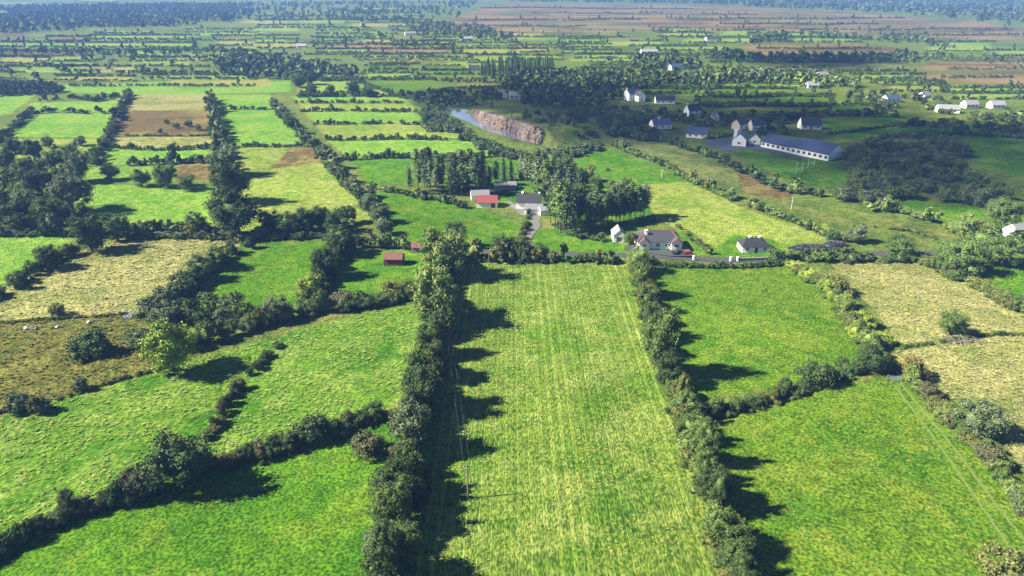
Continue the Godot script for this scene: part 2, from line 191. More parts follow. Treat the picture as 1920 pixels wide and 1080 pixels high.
# hedgerows: label, height, width, leaf colours, detail, gaps, line
const HEDGES := [
	["dense dark hedgerow closing the left side of the mown field at the bottom", 9.5, 8, "dk dk md gw dk", 0, 0.0, [-19.7, -75.2, -20.0, -87.2, -20.0, -96.2, -20.2, -106.7]],
	["tall hedgerow of dark shrubs between the mown field and the streaky grass", 9, 7.5, "dk dk md br dk", 0, 0.0, [-20.3, -107.0, -20.4, -125.1, -20.5, -140.6, -20.5, -159.5, -20.9, -179.1]],
	["hedge top running from the big ash trees to the road", 7, 6, "md dk lt", 0, 0.0, [-21.2, -180.9, -20.0, -205.0, -17.2, -223.2]],
	["mixed olive and russet hedgerow along the right side of the mown field", 7.5, 6, "ol md lt ol md lt dk md", 0, 0.0, [36.2, -76.0, 36.3, -83.4, 36.7, -94.5, 37.1, -106.2, 37.6, -118.2]],
	["upper part of the olive hedgerow beside the lush shadowed field", 7.5, 5.6, "ol md lt md ol dk md", 0, 0.0, [37.6, -118.2, 37.7, -130.2, 37.8, -146.8, 38.9, -166.9, 40.1, -187.9, 41.0, -209.0]],
	["dark diagonal hedge crossing the lower left between two pastures", 4.4, 4.6, "dk br dk dk", 0, 0.0, [-89.3, -85.3, -84.3, -91.4, -80.0, -95.4, -73.2, -98.8, -67.3, -103.2]],
	["dark diagonal hedge right of the big round tree", 4.4, 4.6, "dk dk br dk", 0, 0.0, [-62.3, -108.2, -56.8, -110.4, -50.2, -113.3, -44.8, -117.4, -36.8, -121.7, -28.4, -126.0]],
	["thin broken line of purplish bushes between the two long-grass fields", 3, 3, "dk md br ol", 0, 0.4, [-61.1, -158.5, -62.8, -151.6, -63.6, -145.1, -65.1, -137.4, -64.9, -131.1, -64.3, -123.9, -64.9, -118.2, -64.9, -114.6]],
	["leafy hedge along the top of the streaky grass field", 6, 5.5, "md gw dk ol md", 0, 0.05, [-85.0, -156.1, -78.7, -161.4, -72.7, -168.8, -66.6, -173.1, -58.9, -178.3, -50.3, -181.1, -41.2, -183.3, -29.9, -187.5]],
	["hedge climbing between the straw field and the enclosed meadow", 6, 5.5, "dk md dk", 0, 0.1, [-101.0, -189.4, -100.1, -200.8, -100.6, -213.0, -97.6, -224.4, -94.2, -230.7]],
	["dense dark tree hedge between the enclosed meadow and the red shed paddock", 7.5, 7, "dk md dk", 0, 0.0, [-61.5, -183.4, -61.2, -194.3, -61.5, -206.3, -62.5, -220.6, -63.3, -235.6]],
	["hedge along the left edge of the straw field", 5, 4.6, "md ol dk", 0, 0.1, [-156.4, -175.7, -155.9, -188.4, -156.0, -198.5, -156.9, -209.4, -156.4, -219.0, -152.9, -225.5]],
	["trimmed roadside hedge on the near side of the lane at left", 3.2, 3.4, "md dk ol", 1, 0.0, [-208.7, -242.0, -193.0, -242.6, -169.2, -243.1, -144.5, -242.0, -123.4, -239.7, -102.6, -237.4]],
	["roadside hedge on the far side of the lane below the green field", 4.4, 4.5, "dk md dk", 1, 0.1, [-155.1, -247.0, -140.2, -250.1, -125.8, -250.1, -114.3, -247.0]],
	["dark roadside hedge from the tall tree line to the meadow corner", 3.5, 3.8, "dk md br", 1, 0.0, [-100.1, -235.9, -87.4, -239.3, -75.8, -240.5, -63.6, -239.3, -50.8, -234.8]],
	["tree-lined hedge on the far side of the lane under the yellowish field", 6.2, 5.6, "dk dk md", 1, 0.1, [-95.6, -240.6, -87.5, -246.6, -76.4, -250.9, -66.1, -250.9]],
	["hedge of young trees behind the paddock and red shed", 5.6, 4.5, "dk md", 1, 0.2, [-58.0, -232.3, -50.1, -231.2, -38.1, -228.5, -30.5, -228.5]],
	["roadside hedge closing the far end of the mown field", 4.5, 4.5, "dk md ol dk", 1, 0.0, [-13.8, -218.0, -1.8, -217.1, 9.1, -216.1, 21.8, -215.1, 38.0, -214.2]],
	["clipped dark hedge along the road in front of the bungalow", 2.2, 2.6, "dk dk md", 1, 0.0, [45.0, -212.9, 55.7, -212.4, 68.5, -212.9, 83.2, -213.8, 94.7, -215.7]],
	["bushy hedge corner right of the white cottage", 3.8, 4.5, "md ol dk md", 1, 0.05, [90.8, -217.8, 97.6, -218.8, 105.0, -218.8, 114.2, -218.8]],
	["autumn-tinted hedgerow between the lush field and the straw field", 4.8, 5, "ol md lt lime ol md", 0, 0.0, [94.9, -212.0, 98.4, -198.7, 98.3, -184.8, 96.0, -169.2, 93.9, -157.1, 92.1, -146.3]],
	["ragged hedge running down the right edge of the lower lush field", 3.6, 4.4, "ol md lt md br", 0, 0.1, [96.0, -142.1, 96.1, -131.8, 96.2, -122.5, 96.2, -113.4, 95.3, -103.6, 94.4, -95.1, 93.7, -87.5]],
	["low dark hedge dividing the two lush right-hand fields", 3.2, 3.6, "dk md ol", 0, 0.0, [41.6, -125.8, 49.2, -128.4, 57.4, -131.4, 66.4, -135.8, 76.1, -141.0, 85.7, -144.9]],
	["thin ditch of rushes beside the lone tree in the straw field", 0.9, 1.6, "ol dk md", 0, 0.2, [103.2, -157.9, 114.4, -160.2, 129.5, -163.8, 142.0, -165.0]],
	["leafy hedge line along the upper right of the straw field", 4.5, 5, "md ol lt md", 0, 0.1, [138.4, -223.0, 143.5, -212.3, 145.7, -201.1, 147.8, -190.9, 148.1, -181.5, 149.8, -172.8]],
	["green hedge along the right side of the long sloping field", 3.8, 4.5, "md lt dk ol", 1, 0.05, [58.1, -390.2, 75.0, -350.8, 85.9, -315.2, 96.8, -284.0, 108.0, -263.8, 114.6, -247.8, 123.0, -234.4]],
	["darker second hedge of the ditch beside the sports lawn", 5.0, 5.6, "dk md dk", 1, 0.05, [54.4, -410.5, 87.8, -401.7, 106.7, -366.1, 115.5, -329.6, 124.8, -304.3, 136.7, -291.7, 147.9, -285.4]],
	["roadside hedge on the near side of the road above the straw field", 3.2, 3.8, "md dk ol", 1, 0.0, [115.0, -218.5, 125.1, -218.5, 136.2, -218.5, 146.1, -216.6]],
	["bushes screening the silage heaps from the road", 2.4, 3, "dk md ol", 1, 0.0, [99.0, -222.4, 106.7, -222.9, 115.8, -224.4, 121.4, -226.5]],
	["rushy ditch line across the tussocky pasture", 1.5, 2.2, "md ol", 1, 0.15, [140.8, -250.7, 151.6, -247.6, 159.0, -238.9]],
	["row of bright green bushes at the edge of the willow thicket", 5.0, 5.6, "lt md lt dk", 1, 0.1, [148.8, -272.6, 158.8, -270.5, 163.9, -263.5, 168.0, -255.6, 170.9, -246.3]],
	["tall hedge between the straw field and the right frame edge", 6.2, 6.7, "md lt dk", 1, 0.1, [159.7, -227.8, 170.7, -233.2, 180.3, -236.0, 188.2, -233.2]],
	["thick diagonal hedge from the strip fields down to the lane", 5.2, 6.7, "md dk gw", 1, 0.05, [-180.2, -526.4, -149.0, -459.8, -123.4, -405.6, -100.8, -359.7, -82.4, -322.4, -68.3, -291.4, -56.8, -267.4, -49.7, -249.0]],
	["tall hedge right of the brown bracken field", 7.5, 7.3, "md ol dk", 1, 0.0, [-234.3, -544.6, -200.5, -467.4, -174.9, -408.2, -152.9, -355.5, -134.3, -313.9]],
	["hedge left of the brown bracken field", 5.2, 5.6, "md dk ol", 1, 0.0, [-311.7, -572.4, -283.8, -503.8, -254.0, -436.9, -228.7, -378.2, -217.9, -348.3]],
	["hedge under the tawny strip", 3.0, 3.4, "dk md ol", 1, 0.0, [-230.4, -386.4, -206.0, -379.9, -185.1, -379.9, -169.2, -385.1]],
	["bushy hedge below the thin green strip", 4.2, 4.5, "dk dk md", 1, 0.1, [-198.4, -347.9, -185.7, -350.1, -172.9, -352.3, -156.6, -350.1]],
	["thin brown hedge across the middle of the bracken field", 1.4, 2.5, "br ol", 1, 0.2, [-246.8, -416.6, -227.3, -416.6, -203.9, -415.0, -182.5, -418.1]],
	["hedge below the smooth pale green square field", 3.0, 3.4, "dk md", 1, 0.1, [-157.6, -386.4, -146.4, -389.1, -130.4, -386.4, -119.7, -391.8]],
	["hedge above the smooth pale green square field", 3.2, 3.6, "dk md", 1, 0.1, [-212.8, -504.6, -198.1, -506.8, -178.0, -504.6]],
	["hedge along the near side of the broad green strip", 3.8, 4.0, "dk md dk", 1, 0.1, [-87.6, -357.6, -68.6, -362.3, -45.7, -362.3, -22.9, -362.3, -5.8, -367.1]],
	["hedge in front of the yellowish strip field", 3.2, 3.4, "dk md", 1, 0.2, [-110.2, -405.4, -88.7, -405.4, -63.7, -408.3, -41.2, -405.4, -22.0, -402.5]],
	["hedge in front of the third strip field", 3.0, 3.4, "dk md", 1, 0.3, [-129.0, -450.5, -105.0, -452.3, -80.8, -454.0, -59.3, -450.5]],
	["hedge in front of the second strip field", 3.2, 3.4, "dk md", 1, 0.2, [-150.5, -496.1, -122.9, -500.3, -91.4, -496.1, -68.6, -496.1]],
	["hedge in front of the first strip field", 3.0, 3.4, "dk md", 1, 0.2, [-164.7, -532.4, -138.3, -532.4, -105.7, -532.4, -81.3, -532.4]],
	["hedge in front of the dark green field left of the quarry", 3.8, 4.5, "dk md", 1, 0.05, [-170.6, -560.3, -137.0, -562.9, -96.8, -565.6, -74.4, -576.5, -49.1, -587.8]],
	["diagonal hedge left of the dark green quarry field", 3.2, 3.8, "md dk", 1, 0.0, [-142.4, -646.4, -119.6, -607.5, -96.6, -572.8]],
	["hedge beyond the dark green quarry field", 3.8, 4.0, "dk md", 1, 0.1, [-175.9, -647.9, -138.2, -654.8, -79.4, -658.4, -53.5, -644.4, -9.6, -637.6]],
	["bank of bushes along the bottom of the strip fields beside the pines", 4.2, 4.5, "dk md", 1, 0.05, [-63.1, -301.2, -52.6, -296.2, -39.6, -288.1, -27.5, -281.9, -17.9, -274.5]],
	["low hedge along the lane into the farmyard", 2.2, 2.7, "md ol dk", 1, 0.1, [6.5, -265.9, 5.2, -249.8, 3.0, -238.0, 5.8, -229.8, 11.3, -223.6]],
	["hedge behind the lawn between lane and garage", 2.5, 2.9, "dk md", 1, 0.0, [16.7, -252.5, 24.0, -240.5, 33.5, -237.1]],
	["sparse line of bushes behind the bungalow garden", 2.2, 2.7, "ol md", 1, 0.2, [63.6, -258.0, 66.6, -243.2, 67.9, -232.5, 70.7, -224.6]],
	["dark hedge under the green strip with the tall grey-green trees", 4.5, 4.9, "dk md gw", 1, 0.05, [-341.9, -494.9, -325.8, -455.9, -306.8, -414.6, -295.1, -379.6]],
	["hedge across the middle of the left pale strips", 4.2, 4.5, "dk md", 1, 0.15, [-334.7, -489.4, -324.7, -497.7, -300.8, -489.4, -283.9, -489.4]],
	["hedge of dark bushes above the pale left strip", 4.0, 4.5, "dk md", 1, 0.15, [-365.7, -541.8, -350.5, -554.5, -321.0, -539.4, -318.0, -565.0]],
	["gorse and thorn line on the marsh edge", 0.9, 1.5, "ol br", 0, 0.35, [-119.8, -124.2, -115.2, -127.9, -107.8, -131.4, -100.5, -135.8, -94.5, -141.2, -89.4, -144.1]],
	["dark ditch line of rushes across the top of the marsh", 0.8, 1.5, "ol dk", 0, 0.1, [-152.5, -169.5, -138.4, -170.8, -127.6, -172.7, -116.5, -174.7, -111.0, -176.1]],
	["yellow-green garden hedge beside the school car park", 2.2, 3, "lime lt", 1, 0.0, [113.9, -407.5, 121.7, -410.4, 129.4, -414.9, 137.0, -421.0]],
	["hedge behind the school houses", 3.8, 4.5, "dk md", 1, 0.1, [142.3, -516.3, 166.0, -516.3, 191.2, -520.9, 213.4, -516.3, 237.1, -516.3]],
	["hedge from the dark-roofed house to the far thicket", 4.5, 5.6, "dk dk md", 1, 0.0, [167.4, -461.4, 197.4, -474.7, 225.5, -480.6, 250.5, -478.6, 270.5, -474.7]],
	["curving dark hedge above the large right field", 4.2, 4.5, "dk dk", 1, 0.0, [250.6, -412.2, 273.5, -418.3, 291.1, -415.2, 307.5, -406.3, 319.3, -392.1]],
	["hedge curving around the field behind the school", 2.0, 2.5, "dk md", 1, 0.0, [192.9, -419.9, 217.6, -430.9, 241.0, -444.1, 260.9, -449.3]],
	["hedge along the shaded strip behind the white houses", 2.8, 3.4, "dk md", 1, 0.0, [110.1, -605.7, 154.5, -599.7, 202.8, -608.7, 237.4, -602.6]],
	["second hedge of the shaded strips behind the white houses", 2.8, 3.4, "dk md", 1, 0.0, [158.6, -563.1, 186.9, -557.9, 223.8, -565.8, 254.9, -557.9]],
]
# distant hedgerows: height, line
const FAR_HEDGES := [
	[3.8, [-183.5, -665.0, -135.7, -666.8, -87.5, -667.5], "dark hedge between the fields left of the quarry"],
	[3.8, [-192.9, -701.5, -92.1, -704.3], "dark hedge between the fields left of the quarry"],
	[3.6, [-174.2, -578.7, -149.2, -577.2, -124.5, -576.6], "dark hedge between the fields left of the quarry"],
	[3.6, [-195.2, -653.4, -139.5, -650.7], "dark hedge between the fields left of the quarry"],
	[3.6, [-127.2, -576.6, -145.4, -653.4], "dark hedge between the fields left of the quarry"],
	[3.7, [-55.2, -601.6, -29.9, -606.2, -4.1, -608.2], "dark hedge between the shaded fields beside the conifer clump"],
	[3.7, [-60.0, -656.9, -4.5, -664.6], "dark hedge between the shaded fields beside the conifer clump"],
	[3.7, [-6.9, -608.2, -10.8, -656.9], "dark hedge between the shaded fields beside the conifer clump"],
	[3.9, [-150.7, -727.8, -128.5, -729.5, -106.2, -730.2], "dark hedge between the fields left of the quarry"],
	[3.9, [-157.2, -761.3, -110.8, -763.8], "dark hedge between the fields left of the quarry"],
	[3.9, [-90.3, -725.6, -65.1, -722.9, -40.1, -721.8], "dark hedge between the shaded fields beside the conifer clump"],
	[3.9, [-94.5, -761.3, -41.9, -757.1], "dark hedge between the shaded fields beside the conifer clump"],
	[3.8, [-96.6, -690.8, -62.5, -692.8, -28.2, -693.7], "dark hedge between the shaded fields beside the conifer clump"],
	[3.8, [-100.7, -721.8, -29.4, -724.8], "dark hedge between the shaded fields beside the conifer clump"],
	[3.9, [-507.6, -761.5, -475.6, -761.3, -443.7, -761.3], "thin dark hedge among the distant fields above the bracken field"],
	[3.9, [-531.9, -799.9, -464.9, -799.7], "thin dark hedge among the distant fields above the bracken field"],
	[4.0, [-462.6, -844.5, -422.4, -847.1, -381.3, -848.2], "thin dark hedge among the distant fields above the bracken field"],
	[4.0, [-429.1, -803.2, -385.6, -804.5, -341.7, -805.0], "thin dark hedge among the distant fields above the bracken field"],
	[4.0, [-446.3, -837.0, -355.4, -839.0], "thin dark hedge among the distant fields above the bracken field"],
	[3.8, [-438.8, -689.6, -422.8, -689.7, -406.8, -689.8], "thin dark hedge among the distant fields above the bracken field"],
	[3.8, [-455.6, -717.6, -422.4, -717.9], "thin dark hedge among the distant fields above the bracken field"],
	[3.8, [-345.0, -662.2, -291.6, -660.9, -238.5, -660.4], "thin dark hedge among the distant fields above the bracken field"],
	[3.8, [-358.5, -689.8, -247.9, -687.8], "thin dark hedge among the distant fields above the bracken field"],
	[3.7, [-419.7, -649.6, -381.3, -647.5, -343.7, -646.6], "thin dark hedge among the distant fields above the bracken field"],
	[3.7, [-439.5, -682.2, -359.8, -678.9], "thin dark hedge among the distant fields above the bracken field"],
	[4.2, [-689.4, -964.4, -551.7, -958.6, -416.9, -956.2], "thin dark hedge between the far left fields below the forest"],
	[4.2, [-736.4, -1032.9, -445.1, -1023.6], "thin dark hedge between the far left fields below the forest"],
	[4.2, [-421.2, -956.2, -454.2, -1032.9], "thin dark hedge between the far left fields below the forest"],
	[4.4, [-633.1, -1079.6, -550.7, -1083.3, -466.7, -1084.9], "thin dark hedge between the far left fields below the forest"],
	[4.4, [-674.2, -1152.3, -497.2, -1158.4], "thin dark hedge between the far left fields below the forest"],
	[4.6, [-686.1, -1196.7, -638.3, -1195.2, -591.1, -1194.6], "thin dark hedge between the far left fields below the forest"],
	[4.4, [-744.7, -1045.1, -723.0, -1048.3, -699.9, -1049.7], "thin dark hedge between the far left fields below the forest"],
	[4.4, [-854.7, -1205.6, -803.8, -1211.8], "thin dark hedge between the far left fields below the forest"],
	[4.4, [-675.6, -1051.7, -642.9, -1050.3, -610.9, -1049.7], "thin dark hedge between the far left fields below the forest"],
	[4.4, [-725.4, -1132.3, -655.8, -1130.0], "thin dark hedge between the far left fields below the forest"],
	[3.9, [-565.8, -784.0, -530.5, -777.9, -497.8, -775.3], "thin dark hedge among the distant fields above the bracken field"],
	[3.9, [-609.8, -848.2, -536.1, -838.1], "thin dark hedge among the distant fields above the bracken field"],
	[4.1, [-615.5, -856.5, -556.3, -854.7, -498.0, -853.9], "thin dark hedge among the distant fields above the bracken field"],
	[4.1, [-651.2, -908.7, -526.9, -905.7], "thin dark hedge among the distant fields above the bracken field"],
	[4.6, [-543.3, -1211.9, -480.7, -1207.5, -419.4, -1205.6], "thin dark hedge between the far left fields below the forest"],
	[4.7, [-572.6, -1279.4, -512.2, -1277.2, -452.5, -1276.2], "thin dark hedge between the far left fields below the forest"],
	[4.9, [-481.8, -1385.1, -409.7, -1384.2, -337.8, -1383.8], "thin dark hedge among the strip fields left of the tan strip"],
	[4.8, [-464.7, -1320.2, -358.8, -1316.3, -254.0, -1314.6], "thin dark hedge among the strip fields left of the tan strip"],
	[4.7, [-337.0, -1256.1, -284.7, -1253.1, -233.1, -1251.8], "thin dark hedge among the strip fields left of the tan strip"],
	[4.6, [-317.5, -1181.1, -251.9, -1182.9, -186.0, -1183.7], "thin dark hedge among the strip fields left of the tan strip"],
	[4.5, [-309.1, -1117.2, -251.5, -1120.9, -193.2, -1122.5], "thin dark hedge among the strip fields left of the tan strip"],
	[4.5, [-198.2, -1122.5, -209.2, -1162.6], "thin dark hedge among the strip fields left of the tan strip"],
	[4.4, [-284.2, -1053.1, -255.7, -1050.7, -227.6, -1049.7], "thin dark hedge among the strip fields left of the tan strip"],
	[4.4, [-297.3, -1103.4, -238.0, -1099.7], "thin dark hedge among the strip fields left of the tan strip"],
	[4.3, [-215.4, -1020.2, -188.8, -1012.1, -163.2, -1008.7], "thin dark hedge among the strip fields left of the tan strip"],
	[4.3, [-230.4, -1094.1, -174.4, -1080.9], "thin dark hedge among the strip fields left of the tan strip"],
	[4.2, [-258.2, -939.4, -165.6, -941.3, -72.6, -942.1], "thin dark hedge beside the tan strip field"],
	[4.2, [-272.3, -993.2, -76.6, -996.2], "thin dark hedge beside the tan strip field"],
	[4.1, [-242.1, -890.7, -209.2, -894.3, -175.6, -895.9], "thin dark hedge beside the tan strip field"],
	[4.1, [-253.6, -935.3, -184.0, -941.1], "thin dark hedge beside the tan strip field"],
	[4.1, [-181.5, -885.1, -124.8, -884.0, -68.3, -883.5], "thin dark hedge beside the tan strip field"],
	[4.1, [-191.3, -935.3, -71.9, -933.5], "thin dark hedge beside the tan strip field"],
	[4.1, [-72.2, -883.5, -77.1, -935.3], "thin dark hedge among the small bright strip fields in the centre distance"],
	[4.0, [-185.1, -840.0, -115.4, -837.9, -46.1, -837.0], "thin dark hedge beside the tan strip field"],
	[4.0, [-172.4, -808.1, -105.2, -806.0, -38.4, -805.0], "thin dark hedge among the small bright strip fields in the centre distance"],
	[3.9, [-154.2, -775.5, -127.5, -775.4, -100.8, -775.3], "thin dark hedge beside the tan strip field"],
	[4.3, [-167.3, -1001.7, -122.1, -1001.1, -76.9, -1000.9], "thin dark hedge among the small bright strip fields in the centre distance"],
	[4.3, [-175.0, -1049.7, -80.5, -1048.8], "thin dark hedge among the small bright strip fields in the centre distance"],
	[4.2, [-158.7, -970.7, -123.9, -970.7, -89.0, -970.7], "thin dark hedge among the small bright strip fields in the centre distance"],
	[4.5, [-150.0, -1159.4, -102.4, -1161.6, -54.7, -1162.6], "thin dark hedge among the small bright strip fields in the centre distance"],
	[4.4, [-136.0, -1113.1, -90.1, -1112.9, -44.2, -1112.9], "thin dark hedge among the small bright strip fields in the centre distance"],
	[4.4, [-49.1, -1112.9, -54.5, -1152.3], "thin dark hedge among the small bright strip fields in the centre distance"],
	[4.4, [-122.6, -1066.2, -70.8, -1066.8, -18.9, -1067.1], "thin dark hedge among the small bright strip fields in the centre distance"],
	[4.4, [-23.6, -1067.1, -28.1, -1103.4], "thin dark hedge among the small bright strip fields in the centre distance"],
	[4.3, [-87.8, -1025.9, -37.8, -1025.1, 12.1, -1024.7], "thin dark hedge among the small bright strip fields in the centre distance"],
	[4.3, [7.6, -1024.7, 3.9, -1058.3], "thin dark hedge among the small bright strip fields in the centre distance"],
	[4.2, [-83.4, -972.1, -39.5, -971.1, 4.3, -970.7], "thin dark hedge among the small bright strip fields in the centre distance"],
	[4.1, [-68.4, -868.5, -32.4, -870.6, 3.9, -871.4], "thin dark hedge among the small bright strip fields in the centre distance"],
	[4.1, [-74.0, -942.1, 4.2, -945.5], "thin dark hedge among the small bright strip fields in the centre distance"],
	[4.0, [-47.6, -786.4, -19.2, -792.3, 9.5, -794.9], "thin dark hedge among the small bright strip fields in the centre distance"],
	[4.0, [-51.8, -859.6, 10.3, -869.8], "thin dark hedge among the small bright strip fields in the centre distance"],
	[4.0, [-3.7, -822.0, 27.4, -817.4, 58.4, -815.4], "thin dark hedge among the small bright strip fields in the centre distance"],
	[4.0, [-3.9, -865.5, 61.3, -858.2], "thin dark hedge among the small bright strip fields in the centre distance"],
	[4.2, [2.8, -943.3, 38.4, -942.5, 74.0, -942.1], "thin dark hedge among the small bright strip fields in the centre distance"],
	[4.2, [2.9, -985.5, 77.1, -984.3], "thin dark hedge among the small bright strip fields in the centre distance"],
	[4.2, [59.3, -953.8, 95.5, -955.5, 131.7, -956.2], "thin dark hedge among the small bright strip fields in the centre distance"],
	[4.2, [62.1, -1000.9, 137.9, -1003.5], "thin dark hedge among the small bright strip fields in the centre distance"],
	[4.3, [67.7, -1030.0, 100.9, -1032.1, 134.2, -1032.9], "thin dark hedge among the small bright strip fields in the centre distance"],
	[4.3, [71.1, -1084.9, 141.1, -1088.2], "thin dark hedge among the small bright strip fields in the centre distance"],
	[4.1, [-4.0, -889.7, 23.2, -894.1, 50.5, -895.9], "thin dark hedge among the small bright strip fields in the centre distance"],
	[4.1, [-4.2, -942.1, 53.4, -949.1], "thin dark hedge among the small bright strip fields in the centre distance"],
	[4.1, [61.6, -881.4, 98.4, -882.9, 135.2, -883.5], "thin dark hedge among the small bright strip fields in the centre distance"],
	[4.1, [64.2, -921.8, 141.1, -924.1], "thin dark hedge among the small bright strip fields in the centre distance"],
	[4.0, [70.4, -828.5, 108.3, -830.6, 146.2, -831.5], "thin dark hedge among the small bright strip fields in the centre distance"],
	[4.0, [73.8, -871.4, 153.4, -874.7], "thin dark hedge among the small bright strip fields in the centre distance"],
	[3.9, [82.7, -767.6, 111.8, -766.4, 140.9, -765.9], "dark hedge between the shaded fields beside the conifer clump"],
	[3.9, [85.5, -794.9, 145.7, -793.1], "thin dark hedge among the small bright strip fields in the centre distance"],
	[4.1, [151.2, -869.4, 197.4, -870.8, 243.5, -871.4], "dark hedge on the rough ground between moor and village"],
	[4.1, [158.8, -915.2, 255.8, -917.5], "dark hedge on the rough ground between moor and village"],
	[4.6, [239.2, -1235.7, 279.8, -1230.5, 320.7, -1228.3], "thin hedge around the bright fields on the moor"],
	[4.6, [251.6, -1301.6, 337.2, -1293.3], "thin hedge around the bright fields on the moor"],
	[4.5, [227.0, -1126.0, 268.6, -1123.5, 310.5, -1122.5], "thin hedge around the bright fields on the moor"],
	[4.5, [242.4, -1205.6, 331.6, -1201.6], "thin hedge around the bright fields on the moor"],
	[4.3, [236.2, -1018.7, 290.8, -1022.9, 345.0, -1024.7], "thin hedge around the bright fields on the moor"],
	[4.3, [255.1, -1103.4, 372.7, -1110.4], "thin hedge around the bright fields on the moor"],
	[4.5, [314.2, -1111.8, 354.1, -1119.3, 393.1, -1122.5], "thin hedge around the bright fields on the moor"],
	[4.5, [352.4, -1251.8, 441.3, -1265.3], "thin hedge around the bright fields on the moor"],
	[4.5, [417.7, -1115.2, 455.4, -1120.3, 492.2, -1122.5], "thin hedge around the bright fields on the moor"],
	[4.5, [450.4, -1205.6, 531.0, -1214.1], "thin hedge around the bright fields on the moor"],
	[4.3, [393.0, -1036.1, 446.3, -1033.9, 500.1, -1032.9], "thin hedge around the bright fields on the moor"],
	[4.3, [421.0, -1112.9, 535.6, -1109.2], "thin hedge around the bright fields on the moor"],
	[4.4, [468.6, -1099.2, 503.1, -1102.1, 536.9, -1103.4], "thin hedge around the bright fields on the moor"],
	[4.1, [517.7, -901.2, 564.9, -906.4, 610.8, -908.7], "dark hedge on the rough ground between moor and village"],
	[4.1, [590.0, -1032.9, 696.9, -1042.7], "thin hedge around the bright fields on the moor"],
	[4.1, [560.6, -852.4, 609.5, -853.4, 658.1, -853.9], "dark hedge on the rough ground between moor and village"],
	[4.1, [604.2, -921.8, 709.4, -923.6], "dark hedge on the rough ground between moor and village"],
	[3.8, [259.0, -697.4, 286.8, -700.3, 314.2, -701.5], "dark hedge on the rough ground between moor and village"],
	[3.8, [275.0, -743.2, 333.8, -747.8], "dark hedge on the rough ground between moor and village"],
	[3.8, [318.8, -667.2, 353.3, -664.9, 388.4, -663.9], "dark hedge on the rough ground between moor and village"],
	[3.8, [330.7, -693.7, 402.8, -690.1], "dark hedge on the rough ground between moor and village"],
	[3.7, [322.4, -632.7, 353.0, -630.8, 384.0, -630.0], "dark hedge on the rough ground between moor and village"],
	[3.7, [330.7, -650.0, 393.8, -647.2], "dark hedge on the rough ground between moor and village"],
	[3.7, [381.2, -630.0, 388.8, -650.0], "dark hedge on the rough ground between moor and village"],
	[3.7, [311.0, -590.2, 337.4, -588.4, 364.3, -587.7], "hedge between the sunny strips at the right of the village"],
	[3.7, [327.5, -623.6, 383.5, -620.9], "hedge between the sunny strips at the right of the village"],
	[3.6, [355.8, -582.2, 391.6, -582.1, 427.4, -582.1], "hedge between the sunny strips at the right of the village"],
	[3.6, [370.6, -608.2, 445.2, -608.0], "hedge between the sunny strips at the right of the village"],
	[3.6, [344.8, -548.3, 375.4, -549.7, 405.6, -550.4], "hedge between the sunny strips at the right of the village"],
	[3.6, [361.3, -576.6, 425.1, -578.8], "hedge between the sunny strips at the right of the village"],
	[3.6, [104.4, -574.5, 134.7, -575.9, 164.9, -576.6], "dark hedge between the green strips behind the village houses"],
	[3.6, [110.7, -611.2, 174.7, -613.6], "dark hedge between the green strips behind the village houses"],
	[3.6, [162.2, -576.6, 168.3, -611.2], "dark hedge between the green strips behind the village houses"],
	[3.6, [159.8, -577.5, 196.8, -574.9, 234.0, -573.8], "dark hedge between the green strips behind the village houses"],
	[3.6, [167.0, -605.2, 244.4, -601.2], "dark hedge between the green strips behind the village houses"],
	[3.6, [139.5, -529.9, 163.5, -527.4, 187.7, -526.3], "dark hedge between the green strips behind the village houses"],
	[3.6, [146.3, -558.0, 196.9, -554.0], "dark hedge between the green strips behind the village houses"],
	[3.6, [181.3, -521.3, 212.9, -524.8, 244.1, -526.3], "dark hedge between the green strips behind the village houses"],
	[3.6, [194.8, -563.2, 262.5, -569.0], "dark hedge between the green strips behind the village houses"],
	[3.6, [241.7, -526.3, 254.8, -563.2], "dark hedge between the green strips behind the village houses"],
	[3.5, [205.1, -489.9, 238.1, -491.1, 270.8, -491.6], "dark hedge between the green strips behind the village houses"],
	[3.5, [217.4, -521.7, 287.1, -523.6], "dark hedge between the green strips behind the village houses"],
	[4.0, [215.8, -794.0, 269.9, -794.6, 324.0, -794.9], "dark hedge on the rough ground between moor and village"],
	[4.0, [225.5, -831.5, 338.6, -832.5], "dark hedge on the rough ground between moor and village"],
	[3.8, [254.2, -714.5, 328.1, -716.7, 401.8, -717.6], "dark hedge on the rough ground between moor and village"],
	[3.8, [279.6, -789.9, 442.1, -793.7], "dark hedge on the rough ground between moor and village"],
	[5.0, [1103.7, -2451.5, 1194.3, -2452.4, 1284.8, -2452.7], "faint blue-green hedge in the far fields beyond the moor"],
	[5.0, [1039.3, -2198.2, 1101.0, -2207.4, 1160.4, -2211.4], "faint blue-green hedge in the far fields beyond the moor"],
	[5.0, [1202.5, -2267.5, 1293.4, -2280.7, 1380.8, -2286.4], "faint blue-green hedge in the far fields beyond the moor"],
	[5.0, [964.0, -1736.9, 1017.9, -1729.7, 1073.8, -1726.6], "faint blue-green hedge in the far fields beyond the moor"],
	[5.0, [1515.5, -2374.8, 1582.1, -2369.1, 1650.5, -2366.7], "faint blue-green hedge in the far fields beyond the moor"],
	[5.0, [1306.2, -1972.8, 1369.6, -1979.8, 1430.5, -1982.8], "faint blue-green hedge in the far fields beyond the moor"],
	[5.0, [919.2, -2103.6, 967.6, -2106.2, 1015.4, -2107.4], "faint blue-green hedge in the far fields beyond the moor"],
	[5.0, [903.1, -2342.1, 970.9, -2359.3, 1035.4, -2366.7], "faint blue-green hedge in the far fields beyond the moor"],
	[5.0, [655.0, -2566.2, 745.6, -2585.5, 833.9, -2593.9], "faint blue-green hedge in the far fields beyond the moor"],
